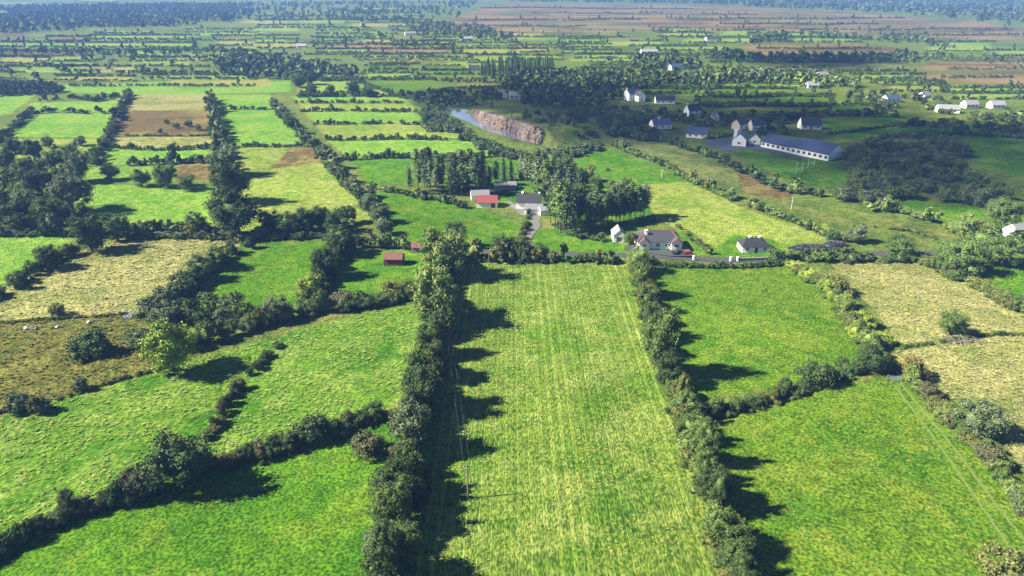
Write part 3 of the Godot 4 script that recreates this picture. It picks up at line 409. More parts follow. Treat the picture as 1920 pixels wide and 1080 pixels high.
	[5.0, [219.5, -2672.3, 325.0, -2652.9, 430.7, -2644.6], "faint blue-green hedge in the far fields beyond the moor"],
	[5.0, [-431.5, -1946.0, -367.7, -1951.5, -303.0, -1953.9], "faint blue-green hedge among the farthest fields at upper left"],
	[5.0, [-452.2, -1800.6, -391.5, -1797.6, -331.2, -1796.4], "faint blue-green hedge among the farthest fields at upper left"],
	[5.0, [-299.3, -1673.1, -250.4, -1680.0, -200.6, -1682.9], "faint blue-green hedge among the farthest fields at upper left"],
	[5.0, [-1597.7, -2289.7, -1536.7, -2287.4, -1476.6, -2286.4], "faint blue-green hedge among the farthest fields at upper left"],
	[5.0, [-1483.7, -2521.2, -1418.3, -2537.9, -1347.0, -2545.1], "faint blue-green hedge among the farthest fields at upper left"],
	[5.0, [-950.7, -2458.3, -894.3, -2454.4, -838.8, -2452.7], "faint blue-green hedge among the farthest fields at upper left"],
	[5.0, [-537.5, -1736.7, -490.1, -1729.6, -444.1, -1726.6], "faint blue-green hedge among the farthest fields at upper left"],
	[5.0, [-400.8, -1866.9, -345.9, -1870.4, -290.5, -1871.9], "faint blue-green hedge among the farthest fields at upper left"],
	[4.4, [-476.7, -1144.2, -404.5, -1146.4], "thin dark hedge between the far left fields below the forest"],
	[4.3, [-576.7, -1057.0, -511.7, -1062.4, -442.6, -1059.3, -374.9, -1059.3], "thin dark hedge between the far left fields below the forest"],
	[4.2, [-411.3, -981.5, -349.8, -985.7], "thin dark hedge between the far left fields below the forest"],
	[4.1, [-681.4, -919.0, -622.8, -919.7, -565.8, -923.2, -505.8, -921.8, -447.6, -924.1, -386.4, -919.5, -327.6, -920.5], "thin dark hedge among the distant fields above the bracken field"],
	[4.0, [-361.1, -856.8, -305.8, -856.4], "thin dark hedge among the distant fields above the bracken field"],
	[3.9, [-499.4, -810.0, -445.7, -807.5], "thin dark hedge among the distant fields above the bracken field"],
	[3.9, [-565.5, -755.6, -514.7, -752.7, -467.8, -756.1, -418.6, -755.8, -369.6, -755.8, -319.1, -752.3], "thin dark hedge among the distant fields above the bracken field"],
	[3.8, [-531.6, -707.7, -485.9, -708.3], "thin dark hedge among the distant fields above the bracken field"],
	[3.8, [-392.0, -705.1, -347.4, -708.0, -300.2, -705.1], "thin dark hedge among the distant fields above the bracken field"],
	[3.7, [-499.1, -662.0, -455.5, -661.4], "thin dark hedge among the distant fields above the bracken field"],
	[3.7, [-386.7, -617.8, -345.8, -617.2, -306.4, -619.5, -264.9, -617.3, -224.6, -618.1], "thin dark hedge among the distant fields above the bracken field"],
	[5.0, [-584.2, -1673.9, -481.7, -1670.0, -384.6, -1688.5], "faint blue-green hedge among the farthest fields at upper left"],
	[5.0, [-542.0, -1550.1, -446.6, -1545.3, -355.1, -1555.9, -260.9, -1557.1, -166.2, -1555.8], "thin dark hedge among the strip fields left of the tan strip"],
	[4.9, [-330.0, -1442.9, -243.2, -1448.6, -155.1, -1449.0], "thin dark hedge among the strip fields left of the tan strip"],
	[4.7, [-226.5, -1346.5, -144.3, -1345.6], "thin dark hedge among the strip fields left of the tan strip"],
	[4.6, [-209.5, -1242.5, -133.0, -1236.9], "thin dark hedge among the strip fields left of the tan strip"],
	[4.5, [-407.3, -1154.5, -335.6, -1151.1], "thin dark hedge among the strip fields left of the tan strip"],
	[4.3, [-382.5, -1081.7, -316.3, -1082.4], "thin dark hedge among the strip fields left of the tan strip"],
	[4.3, [-360.8, -1017.9, -297.8, -1016.7, -234.8, -1014.6], "thin dark hedge among the strip fields left of the tan strip"],
	[4.1, [-336.4, -946.4, -276.7, -941.8], "thin dark hedge beside the tan strip field"],
	[4.0, [-310.5, -870.4, -257.3, -872.8, -203.3, -873.2, -149.0, -871.5, -95.3, -874.7], "thin dark hedge beside the tan strip field"],
	[3.9, [-239.2, -808.3, -188.5, -806.3], "thin dark hedge beside the tan strip field"],
	[4.4, [0.0, -1122.0, 60.3, -1118.0, 121.0, -1120.8, 180.8, -1116.6], "thin dark hedge among the small bright strip fields in the centre distance"],
	[4.3, [170.9, -1053.5, 228.0, -1053.9], "thin hedge around the bright fields on the moor"],
	[4.2, [159.6, -981.3, 212.2, -977.9, 265.4, -978.6], "thin hedge around the bright fields on the moor"],
	[4.0, [186.5, -854.7, 232.5, -852.1], "dark hedge on the rough ground between moor and village"],
	[3.8, [81.5, -742.1, 122.2, -741.6, 163.1, -742.1, 203.4, -740.5, 244.1, -740.6], "dark hedge on the rough ground between moor and village"],
	[3.8, [228.8, -691.4, 274.5, -690.8, 321.2, -692.6], "dark hedge on the rough ground between moor and village"],
	[5.0, [-90.2, -2078.0, 10.1, -2101.2, 111.5, -2100.6, 208.2, -2054.1, 307.9, -2058.1, 402.0, -2031.6, 502.4, -2041.3], "faint blue-green hedge in the far fields beyond the moor"],
	[5.0, [52.0, -1790.9, 143.3, -1794.7, 233.9, -1789.7, 325.7, -1794.9, 408.6, -1758.1, 495.0, -1747.5, 583.0, -1744.7], "faint blue-green hedge in the far fields beyond the moor"],
	[5.0, [337.1, -1596.7, 415.3, -1562.2, 510.3, -1593.3, 595.0, -1587.0, 674.5, -1569.8, 777.5, -1606.5, 865.0, -1606.1], "thin hedge around the bright fields on the moor"],
	[5.0, [-89.1, -1527.9, -30.2, -1557.1, 30.2, -1553.5, 89.8, -1541.4, 149.3, -1536.3, 213.8, -1572.9, 271.8, -1554.7], "thin dark hedge among the small bright strip fields in the centre distance"],
	[4.8, [403.4, -1416.4, 454.4, -1414.1, 510.5, -1426.8, 556.0, -1409.6, 600.5, -1393.1, 662.9, -1418.4, 711.3, -1411.5], "thin hedge around the bright fields on the moor"],
	[4.7, [-60.1, -1371.4, -26.6, -1364.8, 6.6, -1348.4, 40.1, -1371.7, 71.8, -1339.2, 104.4, -1338.4, 140.4, -1372.4], "thin dark hedge among the small bright strip fields in the centre distance"],
	[4.6, [498.6, -1260.0, 569.2, -1280.9, 624.7, -1266.1, 686.8, -1266.7, 758.6, -1283.9, 812.4, -1269.7, 875.0, -1270.5], "thin hedge around the bright fields on the moor"],
	[4.5, [584.8, -1153.2, 633.2, -1170.0, 664.8, -1154.8, 700.7, -1148.4, 745.6, -1157.3, 788.1, -1161.5, 837.1, -1174.8], "thin hedge around the bright fields on the moor"],
	[4.1, [321.1, -942.3, 348.9, -945.2, 372.8, -937.6, 399.8, -938.5, 427.4, -940.8, 457.9, -948.8, 480.1, -939.1], "dark hedge on the rough ground between moor and village"],
	[3.8, [450.5, -732.8, 467.7, -738.7, 475.9, -729.5, 491.5, -732.5, 509.7, -739.4, 516.6, -728.9, 537.3, -739.2], "dark hedge on the rough ground between moor and village"],
	[3.7, [405.5, -673.0, 414.9, -668.8, 427.5, -670.1, 439.5, -670.5, 450.7, -669.5, 463.8, -671.6, 476.6, -673.2], "dark hedge on the rough ground between moor and village"],
]
# trees and bushes: label, group, kind, leaf colour, x, z, crown radius, height factor
const TREES := [
	["large pale green ash tree at the top end of the left hedgerow", "", "broad", "lt", -21.3, -173.9, 7.20, 1.25],
	["yellow-green ash tree behind the large pale ash", "", "broad", "lt", -22.4, -201.8, 7.14, 1.15],
	["dark thin-crowned tree beside the road with branches spread to the right", "", "broad", "dk", -20.6, -230.1, 4.97, 1.0],
	["grey-green rounded tree halfway down the left hedgerow", "", "broad", "gw", -20.7, -114.6, 5.01, 1.2],
	["dark bushy tree above the grey-green rounded tree", "", "broad", "dk", -20.7, -129.4, 5.00, 1.3],
	["dark tree between the utility pole and the pale ash", "", "broad", "dk", -20.2, -153.5, 4.64, 1.3],
	["small green tree low in the left hedgerow by the frame bottom", "", "broad", "md", -20.4, -93.1, 3.93, 1.5],
	["dark shrub tree at the frame bottom in the left hedgerow", "", "broad", "dk", -19.9, -82.0, 3.77, 1.6],
	["dark green tree below the grey-green rounded tree in the left hedgerow", "", "broad", "dk", -20.0, -102.0, 3.60, 1.55],
	["dark narrow tree between the two bushy trees of the left hedgerow", "", "broad", "dk", -21.0, -123.6, 3.70, 1.3],
	["dark tree just above the utility pole in the left hedgerow", "", "broad", "md", -20.7, -142.9, 4.13, 1.3],
	["russet brown bush at the bend of the left hedgerow", "", "bush", "rust", -21.0, -108.5, 3.60, 0.9],
	["brown-green bush standing out left of the tall hedgerow", "", "bush", "br", -29.9, -114.5, 3.74, 0.9],
	["light green tree leaning over the road at the mown field corner", "", "broad", "lt", 40.9, -207.1, 4.55, 1.0],
	["dark rounded tree in the middle of the right hedgerow", "", "broad", "md", 36.1, -144.3, 4.89, 1.9],
	["leafy tree rising above the olive hedgerow right of the mown field", "trees in the hedgerow right of the mown field", "broad", "md", 38.9, -178.0, 3.39, 1.35],
	["leafy tree rising above the olive hedgerow right of the mown field", "trees in the hedgerow right of the mown field", "broad", "dk", 38.6, -163.7, 3.74, 1.35],
	["leafy tree rising above the olive hedgerow right of the mown field", "trees in the hedgerow right of the mown field", "broad", "dk", 37.5, -138.3, 3.53, 1.35],
	["leafy tree rising above the olive hedgerow right of the mown field", "trees in the hedgerow right of the mown field", "broad", "md", 37.2, -116.7, 3.32, 1.35],
	["leafy tree rising above the olive hedgerow right of the mown field", "trees in the hedgerow right of the mown field", "broad", "dk", 36.6, -99.8, 3.16, 1.35],
	["leafy tree rising above the olive hedgerow right of the mown field", "trees in the hedgerow right of the mown field", "broad", "md", 36.2, -87.3, 3.06, 1.35],
	["leafy tree rising above the olive hedgerow right of the mown field", "trees in the hedgerow right of the mown field", "broad", "dk", 36.4, -79.1, 2.87, 1.35],
	["pale green bush below the dark rounded tree", "", "bush", "lt", 39.4, -133.8, 3.22, 1.0],
	["big round near-black tree on the lower left diagonal hedge", "", "broad", "dk", -64.2, -104.6, 6.51, 0.95],
	["grey-leaved bush left of the big round tree", "", "bush", "gw", -80.8, -96.8, 2.34, 1.0],
	["dark bush between the grey bush and the big round tree", "", "bush", "dk", -73.6, -99.9, 2.99, 1.0],
	["broad dark bush on the diagonal hedge near the tall hedgerow", "", "bush", "dk", -42.7, -118.7, 4.52, 0.9],
	["small dark bush beside the broad dark bush", "", "bush", "dk", -30.8, -126.0, 3.08, 1.0],
	["lime green sycamore standing out beside the marsh", "", "broad", "lime", -83.8, -145.0, 7.03, 0.95],
	["bare grey willow bush next to the lime green sycamore", "", "bush", "gw", -96.3, -155.7, 3.90, 1.0],
	["round dark green bush alone in the marsh", "", "bush", "dk", -108.8, -152.7, 5.20, 0.95],
	["little green bush on the marsh ditch", "", "bush", "ol", -130.3, -174.7, 2.29, 1.1],
	["scraggy grey bush at the marsh corner", "", "bush", "gw", -101.9, -136.4, 2.26, 1.1],
	["grey-green thorn bush at the left frame edge", "", "bush", "gw", -110.8, -128.2, 3.11, 1.1],
	["brown thorn bush beside the grey-green thorn", "", "bush", "br", -106.1, -127.6, 2.87, 1.0],
	["grey-blue willow bush in the scrub between straw field and meadow", "willow scrub beside the meadow", "bush", "gw", -103.5, -175.8, 4.60, 1.0],
	["grey-blue willow bush in the scrub between straw field and meadow", "willow scrub beside the meadow", "bush", "gw", -100.6, -181.4, 5.34, 1.0],
	["grey-blue willow bush in the scrub between straw field and meadow", "willow scrub beside the meadow", "bush", "dk", -98.1, -186.4, 4.83, 1.0],
	["grey-blue willow bush in the scrub between straw field and meadow", "willow scrub beside the meadow", "bush", "gw", -96.0, -170.3, 4.19, 1.0],
	["grey-blue willow bush in the scrub between straw field and meadow", "willow scrub beside the meadow", "bush", "dk", -90.3, -171.9, 4.52, 1.0],
	["grey-blue willow bush in the scrub between straw field and meadow", "willow scrub beside the meadow", "bush", "md", -87.7, -178.6, 4.66, 1.0],
	["grey-blue willow bush in the scrub between straw field and meadow", "willow scrub beside the meadow", "bush", "md", -82.6, -179.3, 4.67, 1.0],
	["grey-blue willow bush in the scrub between straw field and meadow", "willow scrub beside the meadow", "bush", "md", -77.6, -176.2, 3.69, 1.0],
	["grey-blue willow bush in the scrub between straw field and meadow", "willow scrub beside the meadow", "bush", "dk", -102.6, -194.9, 4.34, 1.0],
	["grey-blue willow bush in the scrub between straw field and meadow", "willow scrub beside the meadow", "bush", "dk", -85.6, -169.3, 3.87, 1.0],
	["grey-blue willow bush in the scrub between straw field and meadow", "willow scrub beside the meadow", "bush", "gw", -80.5, -169.6, 3.58, 1.0],
	["grey-blue willow bush in the scrub between straw field and meadow", "willow scrub beside the meadow", "bush", "gw", -98.4, -169.6, 3.58, 1.0],
	["leaning green tree at the top of the hedge between straw field and meadow", "", "broad", "md", -98.6, -211.0, 4.98, 0.9],
	["green tree below the leaning green tree", "", "broad", "md", -99.3, -200.9, 4.44, 0.9],
	["yellowish tree at the lower corner of the enclosed meadow", "", "broad", "lime", -61.2, -187.4, 4.19, 0.95],
	["tall dark tree right of the enclosed meadow", "", "broad", "dk", -59.8, -203.5, 5.16, 1.1],
	["dark tree by the lane above the tall dark meadow tree", "", "broad", "dk", -59.7, -224.2, 5.60, 1.1],
	["pale bushy tree at the meadow's lower right hedge", "", "broad", "gw", -66.6, -173.6, 4.54, 0.8],
	["brown-tinged thorn tree on the hedge left of the paddock", "", "bush", "br", -50.7, -182.9, 4.44, 0.9],
	["olive thorn bush at the hedge below the paddock", "", "bush", "ol", -36.4, -187.6, 4.21, 0.9],
	["big dark tree on the lane corner above the straw field", "", "broad", "dk", -148.8, -225.3, 6.74, 1.0],
	["green tree right of the big lane corner tree", "", "broad", "md", -146.9, -238.6, 5.52, 0.9],
	["dark bush tree on the edge of the yellow-green field", "", "broad", "dk", -154.1, -210.7, 4.97, 0.85],
	["rounded tree above the lane under the sunlit green field", "", "broad", "md", -121.4, -248.1, 4.90, 0.9],
	["olive bush on the near side of the lane", "", "bush", "ol", -121.0, -242.8, 3.62, 1.0],
	["huge dark tree at the foot of the tall tree line", "", "broad", "dk", -103.3, -242.8, 9.14, 1.0],
	["grey-green tree second up the tall tree line", "", "broad", "dk", -120.5, -280.8, 9.03, 1.0],
	["grey-green tree third up the tall tree line", "", "broad", "gw", -140.0, -324.8, 7.72, 1.0],
	["large grey-green tree beside the lane-side woods at left", "", "broad", "gw", -182.4, -271.6, 9.21, 0.95],
	["tall pale tree above the large grey-green tree", "", "broad", "gw", -204.5, -315.6, 7.53, 1.0],
	["green field tree in front of the brown strip", "", "broad", "md", -160.5, -309.2, 5.92, 1.0],
	["smaller tree left of the green field tree", "", "broad", "md", -173.0, -309.9, 4.96, 0.9],
	["bushy tree right of the green field tree", "", "broad", "md", -149.0, -304.5, 4.40, 0.9],
	["small tree at the left end of the brown strip trees", "", "broad", "md", -192.9, -320.6, 4.60, 0.9],
	["dark broadleaf tree in the grove at the left frame edge", "grove at the left frame edge", "broad", "md", -217.3, -287.6, 7.86, 0.9],
	["dark broadleaf tree in the grove at the left frame edge", "grove at the left frame edge", "broad", "gw", -195.9, -266.4, 6.50, 0.9],
	["dark broadleaf tree in the grove at the left frame edge", "grove at the left frame edge", "broad", "dk", -196.5, -254.3, 6.65, 0.9],
	["dark broadleaf tree in the grove at the left frame edge", "grove at the left frame edge", "broad", "md", -182.8, -257.2, 6.30, 0.9],
	["dark broadleaf tree in the grove at the left frame edge", "grove at the left frame edge", "broad", "md", -231.5, -315.9, 6.54, 0.9],
	["dark broadleaf tree in the grove at the left frame edge", "grove at the left frame edge", "broad", "dk", -208.4, -293.0, 6.12, 0.9],
	["dark broadleaf tree in the grove at the left frame edge", "grove at the left frame edge", "broad", "dk", -252.4, -334.8, 6.36, 0.9],
	["dark broadleaf tree in the grove at the left frame edge", "grove at the left frame edge", "broad", "lt", -209.7, -281.5, 5.91, 0.9],
	["dark broadleaf tree in the grove at the left frame edge", "grove at the left frame edge", "broad", "md", -229.2, -336.6, 5.86, 0.9],
	["dark broadleaf tree in the grove at the left frame edge", "grove at the left frame edge", "broad", "md", -231.8, -354.5, 5.59, 0.9],
	["dark broadleaf tree in the grove at the left frame edge", "grove at the left frame edge", "broad", "dk", -252.1, -355.9, 6.16, 0.9],
	["dark broadleaf tree in the grove at the left frame edge", "grove at the left frame edge", "broad", "dk", -174.7, -245.3, 5.25, 0.9],
	["small dark gorse bush in the lower part of the bracken field", "gorse in the bracken field", "bush", "ol", -215.1, -440.4, 2.39, 1.0],
	["small dark gorse bush in the lower part of the bracken field", "gorse in the bracken field", "bush", "ol", -209.6, -445.2, 3.10, 1.0],
	["small dark gorse bush in the lower part of the bracken field", "gorse in the bracken field", "bush", "ol", -197.6, -432.9, 2.69, 1.0],
	["small dark gorse bush in the lower part of the bracken field", "gorse in the bracken field", "bush", "ol", -187.6, -424.9, 3.30, 1.0],
	["small dark gorse bush in the lower part of the bracken field", "gorse in the bracken field", "bush", "ol", -228.0, -455.0, 2.11, 1.0],
	["small dark gorse bush in the lower part of the bracken field", "gorse in the bracken field", "bush", "ol", -218.3, -425.2, 1.98, 1.0],
	["low leafy bush under the trees of the grove at the left frame edge", "undergrowth of the left grove", "bush", "dk", -190.2, -248.0, 4.91, 1.0],
	["low leafy bush under the trees of the grove at the left frame edge", "undergrowth of the left grove", "bush", "md", -187.6, -253.5, 4.59, 1.0],
	["low leafy bush under the trees of the grove at the left frame edge", "undergrowth of the left grove", "bush", "dk", -178.9, -259.9, 4.69, 1.0],
	["low leafy bush under the trees of the grove at the left frame edge", "undergrowth of the left grove", "bush", "dk", -217.3, -279.1, 5.89, 1.0],
	["low leafy bush under the trees of the grove at the left frame edge", "undergrowth of the left grove", "bush", "gw", -224.8, -306.2, 5.41, 1.0],
	["low leafy bush under the trees of the grove at the left frame edge", "undergrowth of the left grove", "bush", "dk", -211.5, -310.6, 5.47, 1.0],
	["low leafy bush under the trees of the grove at the left frame edge", "undergrowth of the left grove", "bush", "md", -175.6, -265.2, 4.34, 1.0],
	["low leafy bush under the trees of the grove at the left frame edge", "undergrowth of the left grove", "bush", "md", -232.0, -327.3, 5.21, 1.0],
	["low leafy bush under the trees of the grove at the left frame edge", "undergrowth of the left grove", "bush", "dk", -274.9, -374.3, 5.88, 1.0],
	["low leafy bush under the trees of the grove at the left frame edge", "undergrowth of the left grove", "bush", "md", -263.1, -386.0, 4.84, 1.0],
	["low leafy bush under the trees of the grove at the left frame edge", "undergrowth of the left grove", "bush", "gw", -248.2, -391.4, 4.29, 1.0],
	["low leafy bush under the trees of the grove at the left frame edge", "undergrowth of the left grove", "bush", "md", -215.5, -348.0, 4.41, 1.0],
	["dark round tree in the row above the lane by the yellowish field", "trees in the row above the lane", "broad", "dk", -92.4, -246.7, 4.47, 0.95],
	["dark round tree in the row above the lane by the yellowish field", "trees in the row above the lane", "broad", "dk", -85.4, -243.9, 4.82, 0.95],
	["dark round tree in the row above the lane by the yellowish field", "trees in the row above the lane", "broad", "dk", -79.3, -247.4, 4.88, 0.95],
	["dark round tree in the row above the lane by the yellowish field", "trees in the row above the lane", "broad", "dk", -74.6, -252.7, 4.56, 0.95],
	["dark round tree in the row above the lane by the yellowish field", "trees in the row above the lane", "broad", "dk", -67.1, -245.6, 4.85, 0.95],
	["dark round tree in the row above the lane by the yellowish field", "trees in the row above the lane", "broad", "dk", -65.0, -255.7, 4.19, 0.95],
	["round dark hedge tree in front of the tall treeline", "hedge trees before the tall treeline", "broad", "dk", -162.0, -566.6, 5.16, 0.95],
	["round dark hedge tree in front of the tall treeline", "hedge trees before the tall treeline", "broad", "dk", -146.4, -563.9, 4.71, 0.95],
	["round dark hedge tree in front of the tall treeline", "hedge trees before the tall treeline", "broad", "dk", -129.5, -569.3, 5.61, 0.95],
	["round dark hedge tree in front of the tall treeline", "hedge trees before the tall treeline", "broad", "dk", -115.1, -561.4, 5.11, 0.95],
	["round dark hedge tree in front of the tall treeline", "hedge trees before the tall treeline", "broad", "dk", -179.6, -627.7, 6.62, 0.95],
	["round dark hedge tree in front of the tall treeline", "hedge trees before the tall treeline", "broad", "dk", -184.7, -612.1, 6.46, 0.95],
	["grey-green tree on the thick diagonal hedge", "trees on the diagonal hedge", "broad", "gw", -58.8, -267.4, 4.36, 0.9],
	["grey-green tree on the thick diagonal hedge", "trees on the diagonal hedge", "broad", "gw", -52.3, -257.6, 4.22, 0.9],
	["grey-green tree on the thick diagonal hedge", "trees on the diagonal hedge", "broad", "gw", -72.4, -300.1, 3.86, 0.9],
	["grey-green tree on the thick diagonal hedge", "trees on the diagonal hedge", "broad", "gw", -48.3, -243.4, 3.62, 0.9],
	["grey-green tree on the thick diagonal hedge", "trees on the diagonal hedge", "broad", "gw", -85.2, -324.1, 4.13, 0.9],
	["grey-green tree on the thick diagonal hedge", "trees on the diagonal hedge", "broad", "gw", -100.8, -360.5, 3.98, 0.9],
	["grey-green tree on the thick diagonal hedge", "trees on the diagonal hedge", "broad", "gw", -62.8, -288.0, 3.72, 0.9],
	["dark tree on the roadside hedge below the barn field", "", "broad", "dk", -2.8, -221.4, 4.82, 0.8],
	["smaller dark tree beside the lane mouth", "", "broad", "md", 2.8, -224.7, 3.76, 0.9],
	["bush on the road corner right of the lane mouth", "", "bush", "md", 10.3, -223.0, 2.99, 1.0],
	["garden tree between the garage and the bungalow", "", "broad", "md", 42.6, -232.5, 2.71, 0.9],
	["dark green tree at the junction of hedges in the right-hand fields", "", "broad", "dk", 89.3, -146.6, 4.49, 0.85],
	["orange-topped thorn tree on the autumn hedgerow", "", "bush", "rust", 97.7, -142.5, 3.90, 1.0],
	["yellow-leaved bush on the autumn hedgerow", "", "bush", "lime", 98.4, -169.6, 3.58, 1.0],
	["gold-tinted bush above the dark junction tree", "", "bush", "lime", 99.5, -159.6, 2.84, 1.0],
	["yellowing thorn bush near the top of the autumn hedgerow", "", "bush", "ol", 100.7, -192.3, 4.62, 0.9],
	["dark spreading bush on the hedge dividing the lush fields", "", "bush", "dk", 72.9, -139.9, 4.86, 0.85],
	["small round bush at the end of the dividing hedge", "", "bush", "dk", 82.5, -147.2, 2.14, 1.1],
	["lone green tree on the brush heap in the straw field", "", "broad", "md", 120.1, -164.9, 3.77, 1.0],
	["large grey-green tree leaning over the lower right straw field", "", "broad", "gw", 98.8, -119.1, 5.85, 0.75],
	["bright green bush below the large grey-green tree", "", "bush", "lt", 96.2, -107.9, 2.74, 0.9],
	["brownish scrub bush at the top of the ragged right hedge", "", "bush", "br", 97.2, -133.6, 3.22, 0.8],
	["round olive bush cut by the lower right frame corner", "", "bush", "ol", 79.6, -80.9, 5.17, 0.8],
	["blue-green bush at the right frame edge", "", "bush", "gw", 93.7, -97.4, 2.75, 0.9],
	["large rounded tree by the upper right straw field", "", "broad", "md", 149.2, -210.5, 7.77, 0.85],
	["spreading green tree right of the large rounded tree", "", "broad", "md", 165.3, -214.2, 6.47, 0.85],
	["green bush tree at the silage yard corner", "", "broad", "md", 135.1, -222.0, 5.19, 0.85],
	["spiky grey-green tree beside the silage yard", "", "broad", "gw", 126.8, -235.2, 3.51, 1.0],
	["yellow-green bush on the cottage field hedge", "", "bush", "lime", 119.4, -244.3, 2.63, 1.0],
	["tall pale tree behind the roadside garden at right", "", "broad", "lt", 170.9, -241.0, 5.17, 1.0],
	["dense green tree above the right-hand white house", "", "broad", "md", 190.5, -250.2, 6.97, 0.9],
	["mixed broadleaf tree in the shelter belt behind the farmhouse", "shelter belt behind the farmhouse", "broad", "md", 13.4, -325.3, 6.19, 1.1],
	["mixed broadleaf tree in the shelter belt behind the farmhouse", "shelter belt behind the farmhouse", "broad", "gw", 18.9, -302.8, 6.29, 1.1],
	["mixed broadleaf tree in the shelter belt behind the farmhouse", "shelter belt behind the farmhouse", "broad", "md", 14.3, -285.3, 5.52, 1.1],
	["mixed broadleaf tree in the shelter belt behind the farmhouse", "shelter belt behind the farmhouse", "broad", "md", 25.1, -315.2, 5.52, 1.1],
	["mixed broadleaf tree in the shelter belt behind the farmhouse", "shelter belt behind the farmhouse", "broad", "gw", 20.7, -279.3, 5.86, 1.1],
	["mixed broadleaf tree in the shelter belt behind the farmhouse", "shelter belt behind the farmhouse", "broad", "dk", 25.1, -268.8, 5.24, 1.1],
	["mixed broadleaf tree in the shelter belt behind the farmhouse", "shelter belt behind the farmhouse", "broad", "md", 29.2, -272.3, 4.86, 1.1],
	["mixed broadleaf tree in the shelter belt behind the farmhouse", "shelter belt behind the farmhouse", "broad", "dk", 30.6, -305.9, 3.92, 1.1],
	["mixed broadleaf tree in the shelter belt behind the farmhouse", "shelter belt behind the farmhouse", "broad", "lt", 36.7, -316.7, 3.54, 1.1],
	["mixed broadleaf tree in the shelter belt behind the farmhouse", "shelter belt behind the farmhouse", "broad", "md", 38.3, -297.5, 3.83, 1.1],
	["mixed broadleaf tree in the shelter belt behind the farmhouse", "shelter belt behind the farmhouse", "broad", "lt", 44.4, -289.5, 3.74, 1.1],
	["mixed broadleaf tree in the shelter belt behind the farmhouse", "shelter belt behind the farmhouse", "broad", "md", 50.6, -291.9, 3.76, 1.1],
	["mixed broadleaf tree in the shelter belt behind the farmhouse", "shelter belt behind the farmhouse", "broad", "dk", 10.7, -310.3, 3.97, 1.1],
	["grey-green willow shrub in the dense thicket right of the school", "willow thicket right of the school", "bush", "dk", 193.5, -297.9, 3.84, 1.0],
	["grey-green willow shrub in the dense thicket right of the school", "willow thicket right of the school", "bush", "gw", 169.4, -334.4, 4.25, 1.0],
	["grey-green willow shrub in the dense thicket right of the school", "willow thicket right of the school", "bush", "gw", 185.1, -371.0, 4.09, 1.0],
	["grey-green willow shrub in the dense thicket right of the school", "willow thicket right of the school", "bush", "gw", 151.4, -283.0, 4.13, 1.0],
	["grey-green willow shrub in the dense thicket right of the school", "willow thicket right of the school", "bush", "gw", 247.4, -393.3, 4.62, 1.0],
	["grey-green willow shrub in the dense thicket right of the school", "willow thicket right of the school", "bush", "gw", 185.9, -359.7, 4.26, 1.0],
	["grey-green willow shrub in the dense thicket right of the school", "willow thicket right of the school", "bush", "gw", 244.0, -377.0, 4.74, 1.0],
	["grey-green willow shrub in the dense thicket right of the school", "willow thicket right of the school", "bush", "gw", 218.4, -387.5, 3.64, 1.0],
	["grey-green willow shrub in the dense thicket right of the school", "willow thicket right of the school", "bush", "dk", 165.8, -288.7, 3.97, 1.0],
	["grey-green willow shrub in the dense thicket right of the school", "willow thicket right of the school", "bush", "md", 231.7, -355.8, 3.94, 1.0],
	["grey-green willow shrub in the dense thicket right of the school", "willow thicket right of the school", "bush", "gw", 170.7, -302.9, 4.38, 1.0],
	["grey-green willow shrub in the dense thicket right of the school", "willow thicket right of the school", "bush", "gw", 195.2, -284.4, 4.61, 1.0],
	["grey-green willow shrub in the dense thicket right of the school", "willow thicket right of the school", "bush", "gw", 203.7, -348.5, 4.14, 1.0],
	["grey-green willow shrub in the dense thicket right of the school", "willow thicket right of the school", "bush", "gw", 209.4, -313.4, 4.02, 1.0],
	["grey-green willow shrub in the dense thicket right of the school", "willow thicket right of the school", "bush", "dk", 197.4, -328.9, 3.93, 1.0],
	["grey-green willow shrub in the dense thicket right of the school", "willow thicket right of the school", "bush", "md", 189.8, -315.1, 5.04, 1.0],
	["grey-green willow shrub in the dense thicket right of the school", "willow thicket right of the school", "bush", "dk", 177.1, -355.8, 3.94, 1.0],
	["grey-green willow shrub in the dense thicket right of the school", "willow thicket right of the school", "bush", "md", 214.7, -310.2, 5.22, 1.0],
	["grey-green willow shrub in the dense thicket right of the school", "willow thicket right of the school", "bush", "dk", 215.9, -374.1, 3.82, 1.0],
	["grey-green willow shrub in the dense thicket right of the school", "willow thicket right of the school", "bush", "md", 223.9, -387.5, 3.64, 1.0],
	["grey-green willow shrub in the dense thicket right of the school", "willow thicket right of the school", "bush", "md", 223.0, -333.4, 4.24, 1.0],
	["grey-green willow shrub in the dense thicket right of the school", "willow thicket right of the school", "bush", "gw", 204.3, -328.3, 4.71, 1.0],
	["grey-green willow shrub in the dense thicket right of the school", "willow thicket right of the school", "bush", "md", 182.4, -330.8, 5.00, 1.0],
	["grey-green willow shrub in the dense thicket right of the school", "willow thicket right of the school", "bush", "dk", 197.6, -363.2, 4.30, 1.0],
	["grey-green willow shrub in the dense thicket right of the school", "willow thicket right of the school", "bush", "gw", 200.1, -281.0, 5.24, 1.0],
	["grey-green willow shrub in the dense thicket right of the school", "willow thicket right of the school", "bush", "md", 234.1, -385.4, 4.53, 1.0],
	["grey-green willow shrub in the dense thicket right of the school", "willow thicket right of the school", "bush", "gw", 185.1, -304.2, 4.16, 1.0],
	["grey-green willow shrub in the dense thicket right of the school", "willow thicket right of the school", "bush", "dk", 222.2, -341.6, 4.34, 1.0],
	["grey-green willow shrub in the dense thicket right of the school", "willow thicket right of the school", "bush", "gw", 199.4, -313.4, 4.02, 1.0],
	["grey-green willow shrub in the dense thicket right of the school", "willow thicket right of the school", "bush", "gw", 197.7, -381.6, 3.89, 1.0],
